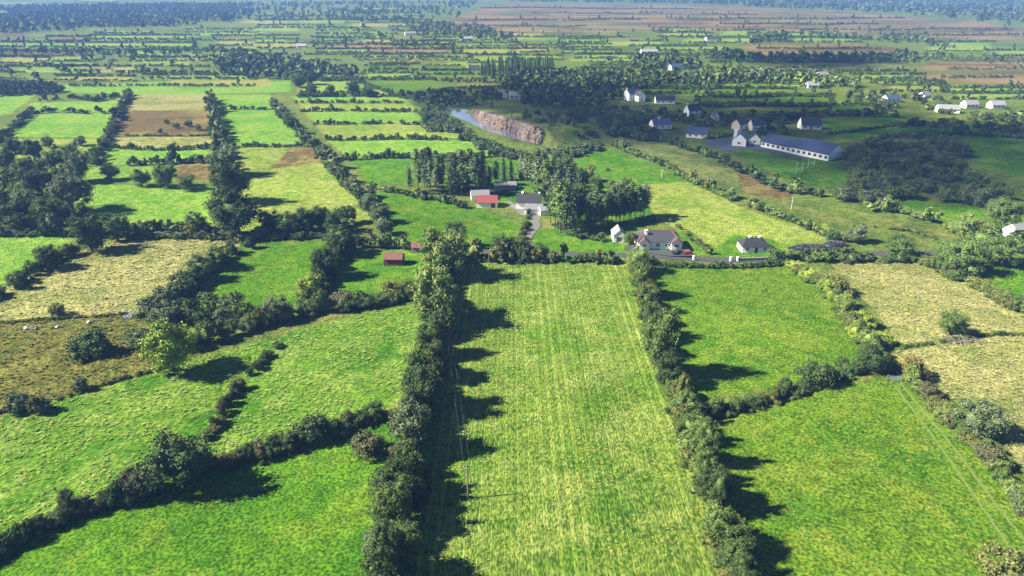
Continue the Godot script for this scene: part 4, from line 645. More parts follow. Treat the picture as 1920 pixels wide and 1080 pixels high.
	["grey-green willow shrub in the dense thicket right of the school", "willow thicket right of the school", "bush", "gw", 213.3, -323.1, 4.38, 1.0],
	["grey-green willow shrub in the dense thicket right of the school", "willow thicket right of the school", "bush", "gw", 194.5, -352.9, 4.19, 1.0],
	["grey-green willow shrub in the dense thicket right of the school", "willow thicket right of the school", "bush", "gw", 223.6, -352.9, 4.19, 1.0],
	["grey-green willow shrub in the dense thicket right of the school", "willow thicket right of the school", "bush", "dk", 220.0, -358.0, 3.96, 1.0],
	["grey-green willow shrub in the dense thicket right of the school", "willow thicket right of the school", "bush", "md", 206.9, -341.5, 4.88, 1.0],
	["grey-green willow shrub in the dense thicket right of the school", "willow thicket right of the school", "bush", "md", 211.8, -299.5, 4.34, 1.0],
	["grey-green willow shrub in the dense thicket right of the school", "willow thicket right of the school", "bush", "dk", 211.7, -332.3, 4.76, 1.0],
	["grey-green willow shrub in the dense thicket right of the school", "willow thicket right of the school", "bush", "dk", 173.4, -289.0, 4.67, 1.0],
	["grey-green willow shrub in the dense thicket right of the school", "willow thicket right of the school", "bush", "gw", 144.0, -285.9, 4.63, 1.0],
	["grey-green willow shrub in the dense thicket right of the school", "willow thicket right of the school", "bush", "dk", 212.3, -385.4, 4.53, 1.0],
	["grey-green willow shrub in the dense thicket right of the school", "willow thicket right of the school", "bush", "gw", 190.9, -338.8, 5.11, 1.0],
	["grey-green willow shrub in the dense thicket right of the school", "willow thicket right of the school", "bush", "gw", 162.6, -312.9, 4.76, 1.0],
	["grey-green willow shrub in the dense thicket right of the school", "willow thicket right of the school", "bush", "dk", 243.0, -364.4, 4.31, 1.0],
	["grey-green willow shrub in the dense thicket right of the school", "willow thicket right of the school", "bush", "gw", 177.8, -315.7, 4.29, 1.0],
	["grey-green willow shrub in the dense thicket right of the school", "willow thicket right of the school", "bush", "md", 215.7, -289.5, 4.45, 1.0],
	["grey-green willow shrub in the dense thicket right of the school", "willow thicket right of the school", "bush", "gw", 162.8, -302.0, 4.37, 1.0],
	["grey-green willow shrub in the dense thicket right of the school", "willow thicket right of the school", "bush", "gw", 235.8, -400.3, 4.07, 1.0],
	["grey-green willow shrub in the dense thicket right of the school", "willow thicket right of the school", "bush", "gw", 242.6, -396.8, 4.34, 1.0],
	["grey-green willow shrub in the dense thicket right of the school", "willow thicket right of the school", "bush", "md", 153.6, -292.2, 4.25, 1.0],
	["grey-green willow shrub in the dense thicket right of the school", "willow thicket right of the school", "bush", "gw", 224.4, -401.1, 3.76, 1.0],
	["grey-green willow shrub in the dense thicket right of the school", "willow thicket right of the school", "bush", "gw", 157.5, -302.8, 4.87, 1.0],
	["grey-green willow shrub in the dense thicket right of the school", "willow thicket right of the school", "bush", "gw", 203.4, -357.5, 3.67, 1.0],
	["grey-green willow shrub in the dense thicket right of the school", "willow thicket right of the school", "bush", "gw", 171.0, -316.6, 4.31, 1.0],
	["grey-green willow shrub in the dense thicket right of the school", "willow thicket right of the school", "bush", "gw", 208.6, -370.3, 4.37, 1.0],
	["grey-green willow shrub in the dense thicket right of the school", "willow thicket right of the school", "bush", "md", 181.6, -346.9, 4.40, 1.0],
	["grey-green willow shrub in the dense thicket right of the school", "willow thicket right of the school", "bush", "gw", 233.8, -372.9, 3.81, 1.0],
	["grey-green willow shrub in the dense thicket right of the school", "willow thicket right of the school", "bush", "gw", 240.0, -382.9, 3.91, 1.0],
	["grey-green willow shrub in the dense thicket right of the school", "willow thicket right of the school", "bush", "gw", 175.2, -332.7, 5.03, 1.0],
	["grey-green willow shrub in the dense thicket right of the school", "willow thicket right of the school", "bush", "gw", 201.0, -272.7, 4.44, 1.0],
	["grey-green willow shrub in the dense thicket right of the school", "willow thicket right of the school", "bush", "gw", 203.8, -295.9, 4.06, 1.0],
	["grey-green willow shrub in the dense thicket right of the school", "willow thicket right of the school", "bush", "gw", 187.9, -299.2, 4.10, 1.0],
	["grey-green willow shrub in the dense thicket right of the school", "willow thicket right of the school", "bush", "gw", 219.6, -321.2, 4.36, 1.0],
	["grey-green willow shrub in the dense thicket right of the school", "willow thicket right of the school", "bush", "dk", 186.6, -324.0, 4.91, 1.0],
	["grey-green willow shrub in the dense thicket right of the school", "willow thicket right of the school", "bush", "gw", 181.5, -311.1, 4.74, 1.0],
	["grey-green willow shrub in the dense thicket right of the school", "willow thicket right of the school", "bush", "dk", 202.0, -301.3, 3.88, 1.0],
	["grey-green willow shrub in the dense thicket right of the school", "willow thicket right of the school", "bush", "gw", 187.8, -285.6, 4.39, 1.0],
	["grey-green willow shrub in the dense thicket right of the school", "willow thicket right of the school", "bush", "gw", 233.7, -407.6, 3.50, 1.0],
	["grey-green willow shrub in the dense thicket right of the school", "willow thicket right of the school", "bush", "gw", 212.2, -361.5, 3.99, 1.0],
	["grey-green willow shrub in the dense thicket right of the school", "willow thicket right of the school", "bush", "gw", 195.5, -335.8, 5.07, 1.0],
	["grey-green willow shrub in the dense thicket right of the school", "willow thicket right of the school", "bush", "gw", 191.4, -361.5, 3.99, 1.0],
	["grey-green willow shrub in the dense thicket right of the school", "willow thicket right of the school", "bush", "md", 217.7, -400.3, 4.07, 1.0],
	["grey-green willow shrub in the dense thicket right of the school", "willow thicket right of the school", "bush", "md", 242.1, -412.6, 3.86, 1.0],
	["grey-green willow shrub in the dense thicket right of the school", "willow thicket right of the school", "bush", "dk", 201.0, -379.1, 3.87, 1.0],
	["grey-green willow shrub in the dense thicket right of the school", "willow thicket right of the school", "bush", "gw", 252.4, -391.4, 4.29, 1.0],
	["grey-green willow shrub in the dense thicket right of the school", "willow thicket right of the school", "bush", "gw", 218.7, -299.1, 4.58, 1.0],
	["grey-green willow shrub in the dense thicket right of the school", "willow thicket right of the school", "bush", "gw", 175.8, -365.0, 4.03, 1.0],
	["grey-green willow shrub in the dense thicket right of the school", "willow thicket right of the school", "bush", "dk", 206.2, -374.7, 4.12, 1.0],
	["grey-green willow shrub in the dense thicket right of the school", "willow thicket right of the school", "bush", "gw", 157.8, -283.7, 4.14, 1.0],
	["grey-green willow shrub in the dense thicket right of the school", "willow thicket right of the school", "bush", "gw", 221.4, -312.5, 4.01, 1.0],
	["grey-green willow shrub in the dense thicket right of the school", "willow thicket right of the school", "bush", "dk", 240.4, -367.9, 4.35, 1.0],
	["grey-green willow shrub in the dense thicket right of the school", "willow thicket right of the school", "bush", "md", 209.8, -288.6, 4.90, 1.0],
	["grey-green willow shrub in the dense thicket right of the school", "willow thicket right of the school", "bush", "dk", 252.8, -408.9, 4.14, 1.0],
	["grey-green willow shrub in the dense thicket right of the school", "willow thicket right of the school", "bush", "dk", 244.5, -408.9, 4.14, 1.0],
	["grey-green willow shrub in the dense thicket right of the school", "willow thicket right of the school", "bush", "gw", 223.3, -369.2, 3.78, 1.0],
	["grey-green willow shrub in the dense thicket right of the school", "willow thicket right of the school", "bush", "gw", 174.4, -343.7, 4.36, 1.0],
	["grey-green willow shrub in the dense thicket right of the school", "willow thicket right of the school", "bush", "md", 176.0, -301.3, 3.88, 1.0],
	["grey-green willow shrub in the dense thicket right of the school", "willow thicket right of the school", "bush", "gw", 204.1, -313.4, 4.02, 1.0],
	["grey-green willow shrub in the dense thicket right of the school", "willow thicket right of the school", "bush", "gw", 213.5, -355.7, 4.50, 1.0],
	["grey-green willow shrub in the dense thicket right of the school", "willow thicket right of the school", "bush", "gw", 226.2, -383.5, 4.21, 1.0],
	["grey-green willow shrub in the dense thicket right of the school", "willow thicket right of the school", "bush", "md", 207.1, -323.6, 4.13, 1.0],
	["grey-green willow shrub in the dense thicket right of the school", "willow thicket right of the school", "bush", "gw", 206.5, -390.1, 4.28, 1.0],
	["grey-green willow shrub in the dense thicket right of the school", "willow thicket right of the school", "bush", "gw", 189.1, -369.1, 4.36, 1.0],
	["grey-green willow shrub in the dense thicket right of the school", "willow thicket right of the school", "bush", "gw", 187.1, -348.5, 4.14, 1.0],
	["grey-green willow shrub in the dense thicket right of the school", "willow thicket right of the school", "bush", "dk", 160.2, -291.3, 5.17, 1.0],
	["grey-green willow shrub in the dense thicket right of the school", "willow thicket right of the school", "bush", "md", 167.4, -322.1, 4.88, 1.0],
	["grey-green willow shrub in the dense thicket right of the school", "willow thicket right of the school", "bush", "gw", 250.7, -377.7, 4.45, 1.0],
	["grey-green willow shrub in the dense thicket right of the school", "willow thicket right of the school", "bush", "dk", 196.7, -318.3, 4.83, 1.0],
	["grey-green willow shrub in the dense thicket right of the school", "willow thicket right of the school", "bush", "md", 219.4, -370.9, 4.67, 1.0],
]
# conifers: label, group, kind, x, z, height
const CONIFERS := [
	["dark pine in the square block left of the farmyard", "pine block left of the farmyard", "pine", -45.6, -294.5, 11.8],
	["dark pine in the square block left of the farmyard", "pine block left of the farmyard", "pine", -42.0, -300.0, 12.9],
	["dark pine in the square block left of the farmyard", "pine block left of the farmyard", "pine", -38.1, -298.8, 16.0],
	["dark pine in the square block left of the farmyard", "pine block left of the farmyard", "pine", -36.5, -296.9, 14.7],
	["dark pine in the square block left of the farmyard", "pine block left of the farmyard", "pine", -34.0, -294.1, 11.5],
	["dark pine in the square block left of the farmyard", "pine block left of the farmyard", "pine", -31.5, -299.1, 13.0],
	["dark pine in the square block left of the farmyard", "pine block left of the farmyard", "pine", -27.5, -293.0, 13.7],
	["dark pine in the square block left of the farmyard", "pine block left of the farmyard", "pine", -25.7, -296.8, 18.6],
	["dark pine in the square block left of the farmyard", "pine block left of the farmyard", "pine", -22.8, -294.1, 13.7],
	["dark pine in the square block left of the farmyard", "pine block left of the farmyard", "pine", -18.2, -295.6, 16.2],
	["dark pine in the square block left of the farmyard", "pine block left of the farmyard", "pine", -15.7, -293.3, 17.7],
	["dark pine in the square block left of the farmyard", "pine block left of the farmyard", "pine", -12.7, -296.3, 11.4],
	["dark pine in the square block left of the farmyard", "pine block left of the farmyard", "pine", -43.6, -306.0, 12.3],
	["dark pine in the square block left of the farmyard", "pine block left of the farmyard", "pine", -40.4, -305.1, 16.4],
	["dark pine in the square block left of the farmyard", "pine block left of the farmyard", "pine", -37.8, -306.8, 13.6],
	["dark pine in the square block left of the farmyard", "pine block left of the farmyard", "pine", -34.9, -307.5, 16.7],
	["dark pine in the square block left of the farmyard", "pine block left of the farmyard", "pine", -33.8, -303.3, 16.1],
	["dark pine in the square block left of the farmyard", "pine block left of the farmyard", "pine", -28.2, -301.9, 14.5],
	["dark pine in the square block left of the farmyard", "pine block left of the farmyard", "pine", -27.7, -306.3, 14.9],
	["dark pine in the square block left of the farmyard", "pine block left of the farmyard", "pine", -23.8, -306.5, 17.8],
	["dark pine in the square block left of the farmyard", "pine block left of the farmyard", "pine", -20.5, -301.9, 12.4],
	["dark pine in the square block left of the farmyard", "pine block left of the farmyard", "pine", -18.6, -306.2, 13.4],
	["dark pine in the square block left of the farmyard", "pine block left of the farmyard", "pine", -15.4, -303.1, 13.6],
	["dark pine in the square block left of the farmyard", "pine block left of the farmyard", "pine", -10.6, -299.6, 11.9],
	["dark pine in the square block left of the farmyard", "pine block left of the farmyard", "pine", -44.9, -315.4, 15.8],
	["dark pine in the square block left of the farmyard", "pine block left of the farmyard", "pine", -40.0, -314.8, 16.5],
	["dark pine in the square block left of the farmyard", "pine block left of the farmyard", "pine", -39.0, -315.8, 16.5],
	["dark pine in the square block left of the farmyard", "pine block left of the farmyard", "pine", -35.7, -314.3, 14.0],
	["dark pine in the square block left of the farmyard", "pine block left of the farmyard", "pine", -32.7, -312.2, 14.0],
	["dark pine in the square block left of the farmyard", "pine block left of the farmyard", "pine", -29.0, -310.6, 12.7],
	["dark pine in the square block left of the farmyard", "pine block left of the farmyard", "pine", -27.1, -313.9, 11.5],
	["dark pine in the square block left of the farmyard", "pine block left of the farmyard", "pine", -22.6, -311.5, 16.7],
	["dark pine in the square block left of the farmyard", "pine block left of the farmyard", "pine", -19.5, -308.7, 17.9],
	["dark pine in the square block left of the farmyard", "pine block left of the farmyard", "pine", -18.0, -313.3, 11.7],
	["dark pine in the square block left of the farmyard", "pine block left of the farmyard", "pine", -13.8, -308.9, 16.1],
	["dark pine in the square block left of the farmyard", "pine block left of the farmyard", "pine", -10.7, -305.9, 10.5],
	["pointed spruce left of the pair behind the grey shed", "", "spruce", -4.1, -318.5, 11.1],
	["pointed spruce right of the pair behind the grey shed", "", "spruce", -0.5, -317.6, 11.7],
	["tall pale larch right of the pair of spruces", "", "spruce", 4.6, -320.4, 13.3],
	["tall grey-green pine beside the farmhouse yard", "tall pines beside the farmhouse yard", "pine", 16.5, -249.5, 16.5],
	["tall grey-green pine beside the farmhouse yard", "tall pines beside the farmhouse yard", "pine", 18.4, -245.9, 20.0],
	["tall grey-green pine beside the farmhouse yard", "tall pines beside the farmhouse yard", "pine", 21.1, -250.7, 18.5],
	["tall grey-green pine beside the farmhouse yard", "tall pines beside the farmhouse yard", "pine", 22.7, -243.6, 16.4],
	["tall grey-green pine beside the farmhouse yard", "tall pines beside the farmhouse yard", "pine", 25.7, -248.3, 14.4],
	["tall grey-green pine beside the farmhouse yard", "tall pines beside the farmhouse yard", "pine", 15.1, -253.2, 14.2],
	["tall grey-green pine beside the farmhouse yard", "tall pines beside the farmhouse yard", "pine", 19.8, -243.6, 17.2],
	["tall grey-green pine beside the farmhouse yard", "tall pines beside the farmhouse yard", "pine", 17.9, -255.7, 17.9],
	["slender dark pine in the belt behind the farm buildings", "pine belt behind the farm buildings", "pine", -7.4, -307.7, 12.4],
	["slender dark pine in the belt behind the farm buildings", "pine belt behind the farm buildings", "pine", 8.6, -306.0, 14.9],
	["slender dark pine in the belt behind the farm buildings", "pine belt behind the farm buildings", "pine", 11.5, -297.5, 16.6],
	["slender dark pine in the belt behind the farm buildings", "pine belt behind the farm buildings", "pine", 14.6, -289.5, 17.2],
	["slender dark pine in the belt behind the farm buildings", "pine belt behind the farm buildings", "pine", 20.3, -283.3, 17.9],
	["slender dark pine in the belt behind the farm buildings", "pine belt behind the farm buildings", "pine", 24.7, -280.3, 17.3],
	["slender dark pine in the belt behind the farm buildings", "pine belt behind the farm buildings", "pine", 28.4, -276.0, 15.6],
	["slender dark pine in the belt behind the farm buildings", "pine belt behind the farm buildings", "pine", 6.5, -311.2, 13.0],
	["slender dark pine in the belt behind the farm buildings", "pine belt behind the farm buildings", "pine", 18.0, -300.9, 16.2],
	["dark bare-trunked pine in the row behind the garage", "pine row behind the garage", "pine", 29.0, -247.8, 14.6],
	["dark bare-trunked pine in the row behind the garage", "pine row behind the garage", "pine", 29.9, -247.0, 13.9],
	["dark bare-trunked pine in the row behind the garage", "pine row behind the garage", "pine", 32.4, -249.0, 10.7],
	["dark bare-trunked pine in the row behind the garage", "pine row behind the garage", "pine", 34.2, -250.4, 10.2],
	["dark bare-trunked pine in the row behind the garage", "pine row behind the garage", "pine", 35.6, -251.3, 12.4],
	["dark bare-trunked pine in the row behind the garage", "pine row behind the garage", "pine", 37.1, -253.4, 13.1],
	["dark bare-trunked pine in the row behind the garage", "pine row behind the garage", "pine", 39.1, -254.4, 12.3],
	["dark bare-trunked pine in the row behind the garage", "pine row behind the garage", "pine", 40.8, -254.1, 12.5],
	["dark bare-trunked pine in the row behind the garage", "pine row behind the garage", "pine", 42.5, -256.1, 11.2],
	["dark bare-trunked pine in the row behind the garage", "pine row behind the garage", "pine", 44.1, -256.9, 10.5],
	["dark bare-trunked pine in the row behind the garage", "pine row behind the garage", "pine", 46.2, -257.4, 13.5],
	["dark bare-trunked pine in the row behind the garage", "pine row behind the garage", "pine", 47.6, -259.4, 12.5],
	["dark bare-trunked pine in the row behind the garage", "pine row behind the garage", "pine", 49.2, -259.0, 14.4],
	["dark bare-trunked pine in the row behind the garage", "pine row behind the garage", "pine", 51.5, -260.8, 11.2],
	["dark bare-trunked pine in the row behind the garage", "pine row behind the garage", "pine", 53.2, -262.4, 14.4],
	["dark bare-trunked pine in the row behind the garage", "pine row behind the garage", "pine", 30.2, -253.2, 13.3],
	["dark bare-trunked pine in the row behind the garage", "pine row behind the garage", "pine", 32.1, -252.5, 15.1],
	["dark bare-trunked pine in the row behind the garage", "pine row behind the garage", "pine", 34.2, -254.9, 11.5],
	["dark bare-trunked pine in the row behind the garage", "pine row behind the garage", "pine", 35.5, -254.1, 11.9],
	["dark bare-trunked pine in the row behind the garage", "pine row behind the garage", "pine", 37.8, -255.6, 12.8],
	["dark bare-trunked pine in the row behind the garage", "pine row behind the garage", "pine", 39.4, -256.4, 14.4],
	["dark bare-trunked pine in the row behind the garage", "pine row behind the garage", "pine", 41.1, -257.9, 11.0],
	["dark bare-trunked pine in the row behind the garage", "pine row behind the garage", "pine", 43.1, -258.7, 14.9],
	["dark bare-trunked pine in the row behind the garage", "pine row behind the garage", "pine", 45.3, -261.7, 13.6],
	["dark bare-trunked pine in the row behind the garage", "pine row behind the garage", "pine", 47.5, -261.8, 15.5],
	["dark bare-trunked pine in the row behind the garage", "pine row behind the garage", "pine", 49.4, -262.6, 13.6],
	["dark bare-trunked pine in the row behind the garage", "pine row behind the garage", "pine", 51.3, -264.9, 13.0],
	["dark bare-trunked pine in the row behind the garage", "pine row behind the garage", "pine", 53.3, -265.0, 11.7],
	["small spruce along the top of the quarry cliff", "spruces along the quarry cliff top", "spruce", -14.0, -483.0, 5.5],
	["small spruce along the top of the quarry cliff", "spruces along the quarry cliff top", "spruce", -8.3, -448.9, 6.3],
	["small spruce along the top of the quarry cliff", "spruces along the quarry cliff top", "spruce", -4.5, -440.1, 6.2],
	["small spruce along the top of the quarry cliff", "spruces along the quarry cliff top", "spruce", -0.2, -432.7, 6.3],
	["small spruce along the top of the quarry cliff", "spruces along the quarry cliff top", "spruce", 3.4, -425.0, 6.3],
	["small spruce along the top of the quarry cliff", "spruces along the quarry cliff top", "spruce", 7.8, -415.2, 4.8],
	["small spruce along the top of the quarry cliff", "spruces along the quarry cliff top", "spruce", 11.4, -409.8, 5.8],
	["small spruce along the top of the quarry cliff", "spruces along the quarry cliff top", "spruce", 14.0, -402.5, 5.7],
	["small spruce along the top of the quarry cliff", "spruces along the quarry cliff top", "spruce", 17.4, -396.8, 5.6],
	["small spruce along the top of the quarry cliff", "spruces along the quarry cliff top", "spruce", 22.5, -405.3, 5.7],
	["small spruce along the top of the quarry cliff", "spruces along the quarry cliff top", "spruce", 24.7, -407.5, 5.6],
	["small spruce along the top of the quarry cliff", "spruces along the quarry cliff top", "spruce", 28.7, -414.2, 6.0],
	["small spruce along the top of the quarry cliff", "spruces along the quarry cliff top", "spruce", 34.1, -414.2, 4.5],
	["small spruce along the top of the quarry cliff", "spruces along the quarry cliff top", "spruce", 36.8, -409.6, 5.5],
]
# woods that read as one mass: label, leaf colours, crown radius, spacing, kind, outline
const WOODS := [
	["bluish forest covering the distant rise at upper left", "gw md dk", 5.5, 15.0, "far", [-1572.7, -1956.7, -1241.1, -2261.3, -811.4, -2342.1, -562.0, -1576.3, -594.5, -1404.3, -648.9, -1345.3, -763.5, -1240.8, -954.9, -1172.1]],
	["scattered far woods above the strip fields", "gw md dk", 5.0, 24.0, "far", [-825.8, -2384.6, -111.2, -2571.1, -114.7, -1576.3, -266.5, -1404.3, -492.0, -1404.3]],
	["tall dark treeline crossing behind the strip fields", "dk gw md", 5.0, 11.0, "far", [-333.1, -797.9, -327.6, -865.0, -277.0, -808.4, -209.7, -758.5, -146.6, -697.7, -146.3, -670.6, -178.8, -659.6, -238.4, -659.6, -291.2, -705.8]],
	["loose bushes and trees left of the tall treeline", "dk md gw", 3.4, 27.0, "far", [-582.6, -749.2, -412.1, -777.7, -332.6, -768.0, -321.2, -689.8, -363.9, -682.0, -413.6, -645.5, -496.0, -631.9]],
	["row of trees across the middle of the left distance", "dk md", 3.6, 11.0, "far", [-677.8, -896.2, -602.2, -902.7, -501.5, -889.8, -393.5, -916.0, -325.7, -916.0, -314.6, -883.4, -484.9, -859.0, -633.5, -889.8]],
	["young conifer plantation at the left distance", "cn cn dk", 2.4, 4.2, "far", [-505.6, -631.9, -412.6, -631.9, -376.4, -591.3, -373.2, -571.4, -447.9, -555.3]],
	["dark wood on the slope behind the quarry", "dk md dk", 4.0, 8.5, "far", [-14.5, -638.6, 0.0, -682.0, 52.9, -705.8, 151.9, -697.7, 236.0, -652.5, 267.1, -631.9, 125.1, -612.5, 91.1, -571.4, 65.4, -502.9, 14.7, -479.2, 4.2, -545.0]],
	["scrub wood above the far quarry bank", "dk br dk", 3.0, 7.0, "far", [-91.7, -560.5, -52.1, -571.4, -13.4, -588.4, -4.2, -555.3, -27.9, -520.8, -62.7, -511.7]],
	["rounded scrub between strip fields and quarry pond", "gw md dk", 3.0, 4.2, "mid", [-66.1, -492.2, -50.9, -511.7, -44.5, -474.0, -31.4, -441.2, -26.4, -424.7, -53.2, -427.9]],
	["dark clump of conifers left of the shaded wood", "cn cn dk", 4.0, 6.5, "farcon", [-29.8, -722.6, -5.6, -749.2, 42.5, -758.5, 42.4, -705.8, 5.1, -674.4, -30.7, -682.0]],
	["sunlit row of rounded trees beyond the village", "lt md gw", 4.6, 10.0, "far", [138.0, -666.9, 195.9, -705.8, 251.3, -697.7, 286.0, -666.9, 313.1, -638.6, 290.4, -594.2, 252.1, -594.2, 228.9, -631.9, 134.9, -638.6]],
	["dark wooded band across the far moor", "dk dk cn", 4.5, 11.0, "far", [251.0, -916.0, 287.8, -841.5, 375.4, -841.5, 488.2, -865.0, 475.6, -819.1, 358.4, -787.7, 282.0, -787.7, 231.5, -841.5]],
	["trees sheltering the distant green fields on the moor", "dk md", 5.0, 12.0, "far", [382.8, -1172.1, 455.5, -1194.2, 397.6, -1037.4, 331.2, -1020.6]],
	["line of trees behind the moorland fields", "dk md gw", 4.0, 12.0, "far", [481.7, -1217.0, 548.2, -1130.3, 610.2, -1091.3, 604.0, -973.1, 579.5, -943.7, 548.4, -1004.3, 489.9, -1110.5, 447.3, -1172.1]],
	["dark wood between quarry and village houses", "dk md dk", 3.2, 7.0, "mid", [35.4, -460.8, 65.4, -502.9, 90.5, -491.3, 88.0, -429.1, 86.1, -408.9, 59.8, -403.4, 30.5, -393.6]],
	["rough scrub along the quarry top", "dk gw md", 2.2, 7.0, "mid", [0.0, -466.8, 34.3, -446.7, 32.1, -413.4, 25.5, -409.3, 9.6, -412.0]],
	["garden trees between the village houses", "dk md dk", 3.0, 7.5, "mid", [97.9, -511.6, 126.2, -498.5, 124.2, -490.1, 154.5, -478.0, 146.6, -451.7, 128.0, -434.3, 107.0, -446.5, 86.7, -440.4]],
	["garden trees right of the dark gardens", "dk dk md", 3.2, 7.5, "mid", [165.6, -490.1, 200.1, -482.0, 192.0, -470.2, 166.0, -418.4, 149.7, -418.4, 159.4, -458.9]],
	["wooded bank above the shaded strip at right", "dk dk md", 4.0, 8.0, "mid", [240.9, -441.2, 269.2, -458.9, 297.5, -458.9, 324.5, -431.2, 335.3, -418.4, 323.3, -406.4, 297.0, -424.7, 273.3, -441.2]],
	["sunny garden trees at the right edge of the village", "lt gw md", 4.0, 9.0, "mid", [315.5, -560.5, 336.4, -545.0, 308.9, -478.0, 366.5, -492.2, 374.5, -472.1, 342.2, -427.9, 307.2, -451.7, 304.3, -470.2, 300.6, -502.9]],
	["scattered trees right of the sunlit row", "md dk gw", 3.6, 11.0, "mid", [282.9, -582.6, 321.2, -571.4, 289.8, -511.7, 254.4, -502.9, 254.2, -537.5]],
	["far blue woods beyond the moor", "dk gw dk", 7.0, 26.0, "far", [-131.4, -3045.9, 2434.1, -3533.2, 2890.4, -3533.2, 1046.1, -1253.0, 953.3, -1389.1, 963.5, -1657.1, 880.9, -1899.6, 585.0, -2384.6, 0.0, -2571.1]],
	["bushes dotting the near moor", "dk gw", 2.2, 38.0, "far", [556.7, -1468.5, 840.9, -1194.2, 722.6, -1020.6, 531.6, -1130.3, 418.1, -1240.8, -86.0, -1172.1, -101.9, -1265.4]],
	["mixed trees between the far houses and moor", "dk md gw", 4.5, 15.0, "far", [-214.1, -1468.5, -80.3, -1374.2, 0.0, -1150.9, 0.0, -1054.8, -91.4, -1130.3, -172.0, -1172.1]],
	["trees around the far farmhouses", "dk md", 4.5, 11.0, "far", [139.5, -853.1, 213.4, -819.1, 199.3, -740.1, 162.4, -722.6, 123.2, -749.2]],
	["scrub on the rough ground right of the moor fields", "gw dk md", 3.0, 12.0, "far", [375.4, -841.5, 501.0, -865.0, 592.9, -830.2, 550.6, -768.0, 487.7, -797.9, 371.5, -777.7]],
	["bushes on the near quarry bank", "dk md gw", 2.8, 3.2, "mid", [-31.7, -415.4, -22.5, -412.3, -3.0, -378.8, 14.5, -368.7, 42.4, -386.3, 49.3, -394.4, 50.9, -381.4, 28.3, -359.1, 0.0, -359.1, -18.0, -381.4]],
]
const POLES := [
	["wooden utility pole by the hedgerow shadow halfway up the mown field", -16.4, -156.1, 5.5, false],
	["nearest wooden utility pole in the shade of the left hedgerow", -8.3, -100.8, 8.1, false],
	["wooden utility pole at the far end of the mown field", -7.8, -213.9, 4.9, false],
	["pale pole standing on the tussocky pasture above the cottage", 116.7, -273.1, 5.6, true],
	["small pale pole in the long sloping field", 72.3, -322.3, 4.0, true],
	["pale pole on the lane at the left frame edge", -187.3, -247.1, 4.4, true],
]

var rng := RandomNumberGenerator.new()
var und := FastNoiseLite.new()
var n1 := FastNoiseLite.new()
var n2 := FastNoiseLite.new()
var n3 := FastNoiseLite.new()
var taken := {}
var leafy := {}      # foliage materials by colour name
var crowns := {}     # crown meshes by kind
var mats := {}

# ---------------------------------------------------------------- small helpers
func lin(r: float, gr: float, b: float) -> Color:
	return Color(r, gr, b).linear_to_srgb()

func numbered(called: String) -> String:
	var k: int = taken.get(called, 0)
	taken[called] = k + 1
	return called if k == 0 else "%s_%03d" % [called, k]

func meta(o: Node, label: String, category := "", group := "", kind := "") -> void:
	if label: o.set_meta("label", label)
	if category: o.set_meta("category", category)
	if group: o.set_meta("group", group)
	if kind: o.set_meta("kind", kind)

func thing(called: String, label: String, category: String, at: Vector3, turn := 0.0, group := "") -> Node3D:
	var o := Node3D.new()
	o.name = numbered(called)
	add_child(o)
	o.position = at
	o.rotation.y = turn
	meta(o, label, category, group)
	return o

func part(called: String, mesh: Mesh, mat: Material, parent: Node) -> MeshInstance3D:
	var o := MeshInstance3D.new()
	o.name = called if parent != self else numbered(called)
	o.mesh = mesh
	if mat: o.material_override = mat
	parent.add_child(o, true)
	return o

func begin() -> SurfaceTool:
	var st := SurfaceTool.new()
	st.begin(Mesh.PRIMITIVE_TRIANGLES)
	return st

func done(st: SurfaceTool) -> ArrayMesh:
	st.generate_normals()
	return st.commit()

func quad(st: SurfaceTool, a: Vector3, b: Vector3, c: Vector3, d: Vector3) -> void:
	st.set_smooth_group(-1)
	for v in [a, b, c, a, c, d]:
		st.add_vertex(v)

func tri(st: SurfaceTool, a: Vector3, b: Vector3, c: Vector3) -> void:
	st.set_smooth_group(-1)
	for v in [a, b, c]:
		st.add_vertex(v)

func box(st: SurfaceTool, lo: Vector3, hi: Vector3) -> void:
	var p := []
	for i in 8:
		p.append(Vector3(hi.x if i & 1 else lo.x, hi.y if i & 2 else lo.y, hi.z if i & 4 else lo.z))
	quad(st, p[4], p[6], p[7], p[5])
	quad(st, p[1], p[3], p[2], p[0])
	quad(st, p[0], p[2], p[6], p[4])
	quad(st, p[5], p[7], p[3], p[1])
	quad(st, p[6], p[2], p[3], p[7])
	quad(st, p[0], p[4], p[5], p[1])

func box_mesh(lo: Vector3, hi: Vector3) -> ArrayMesh:
	var st := begin()
	box(st, lo, hi)
	return done(st)

func tube(st: SurfaceTool, a: Vector3, b: Vector3, ra: float, rb: float, sides := 6) -> void:
	var axis := (b - a).normalized()
	var u := axis.cross(Vector3.RIGHT if absf(axis.x) < 0.8 else Vector3.UP).normalized()
	var v := axis.cross(u)
	st.set_smooth_group(0)
	for k in sides:
		var p := TAU * k / sides
		var q := TAU * (k + 1) / sides
		var d0 := u * cos(p) + v * sin(p)
		var d1 := u * cos(q) + v * sin(q)
		for w in [a + d0 * ra, a + d1 * ra, b + d1 * rb, a + d0 * ra, b + d1 * rb, b + d0 * rb]:
			st.add_vertex(w)

func smooth(a: float, b: float, x: float) -> float:
	var t := clampf((x - a) / (b - a), 0.0, 1.0)
	return t * t * (3.0 - 2.0 * t)

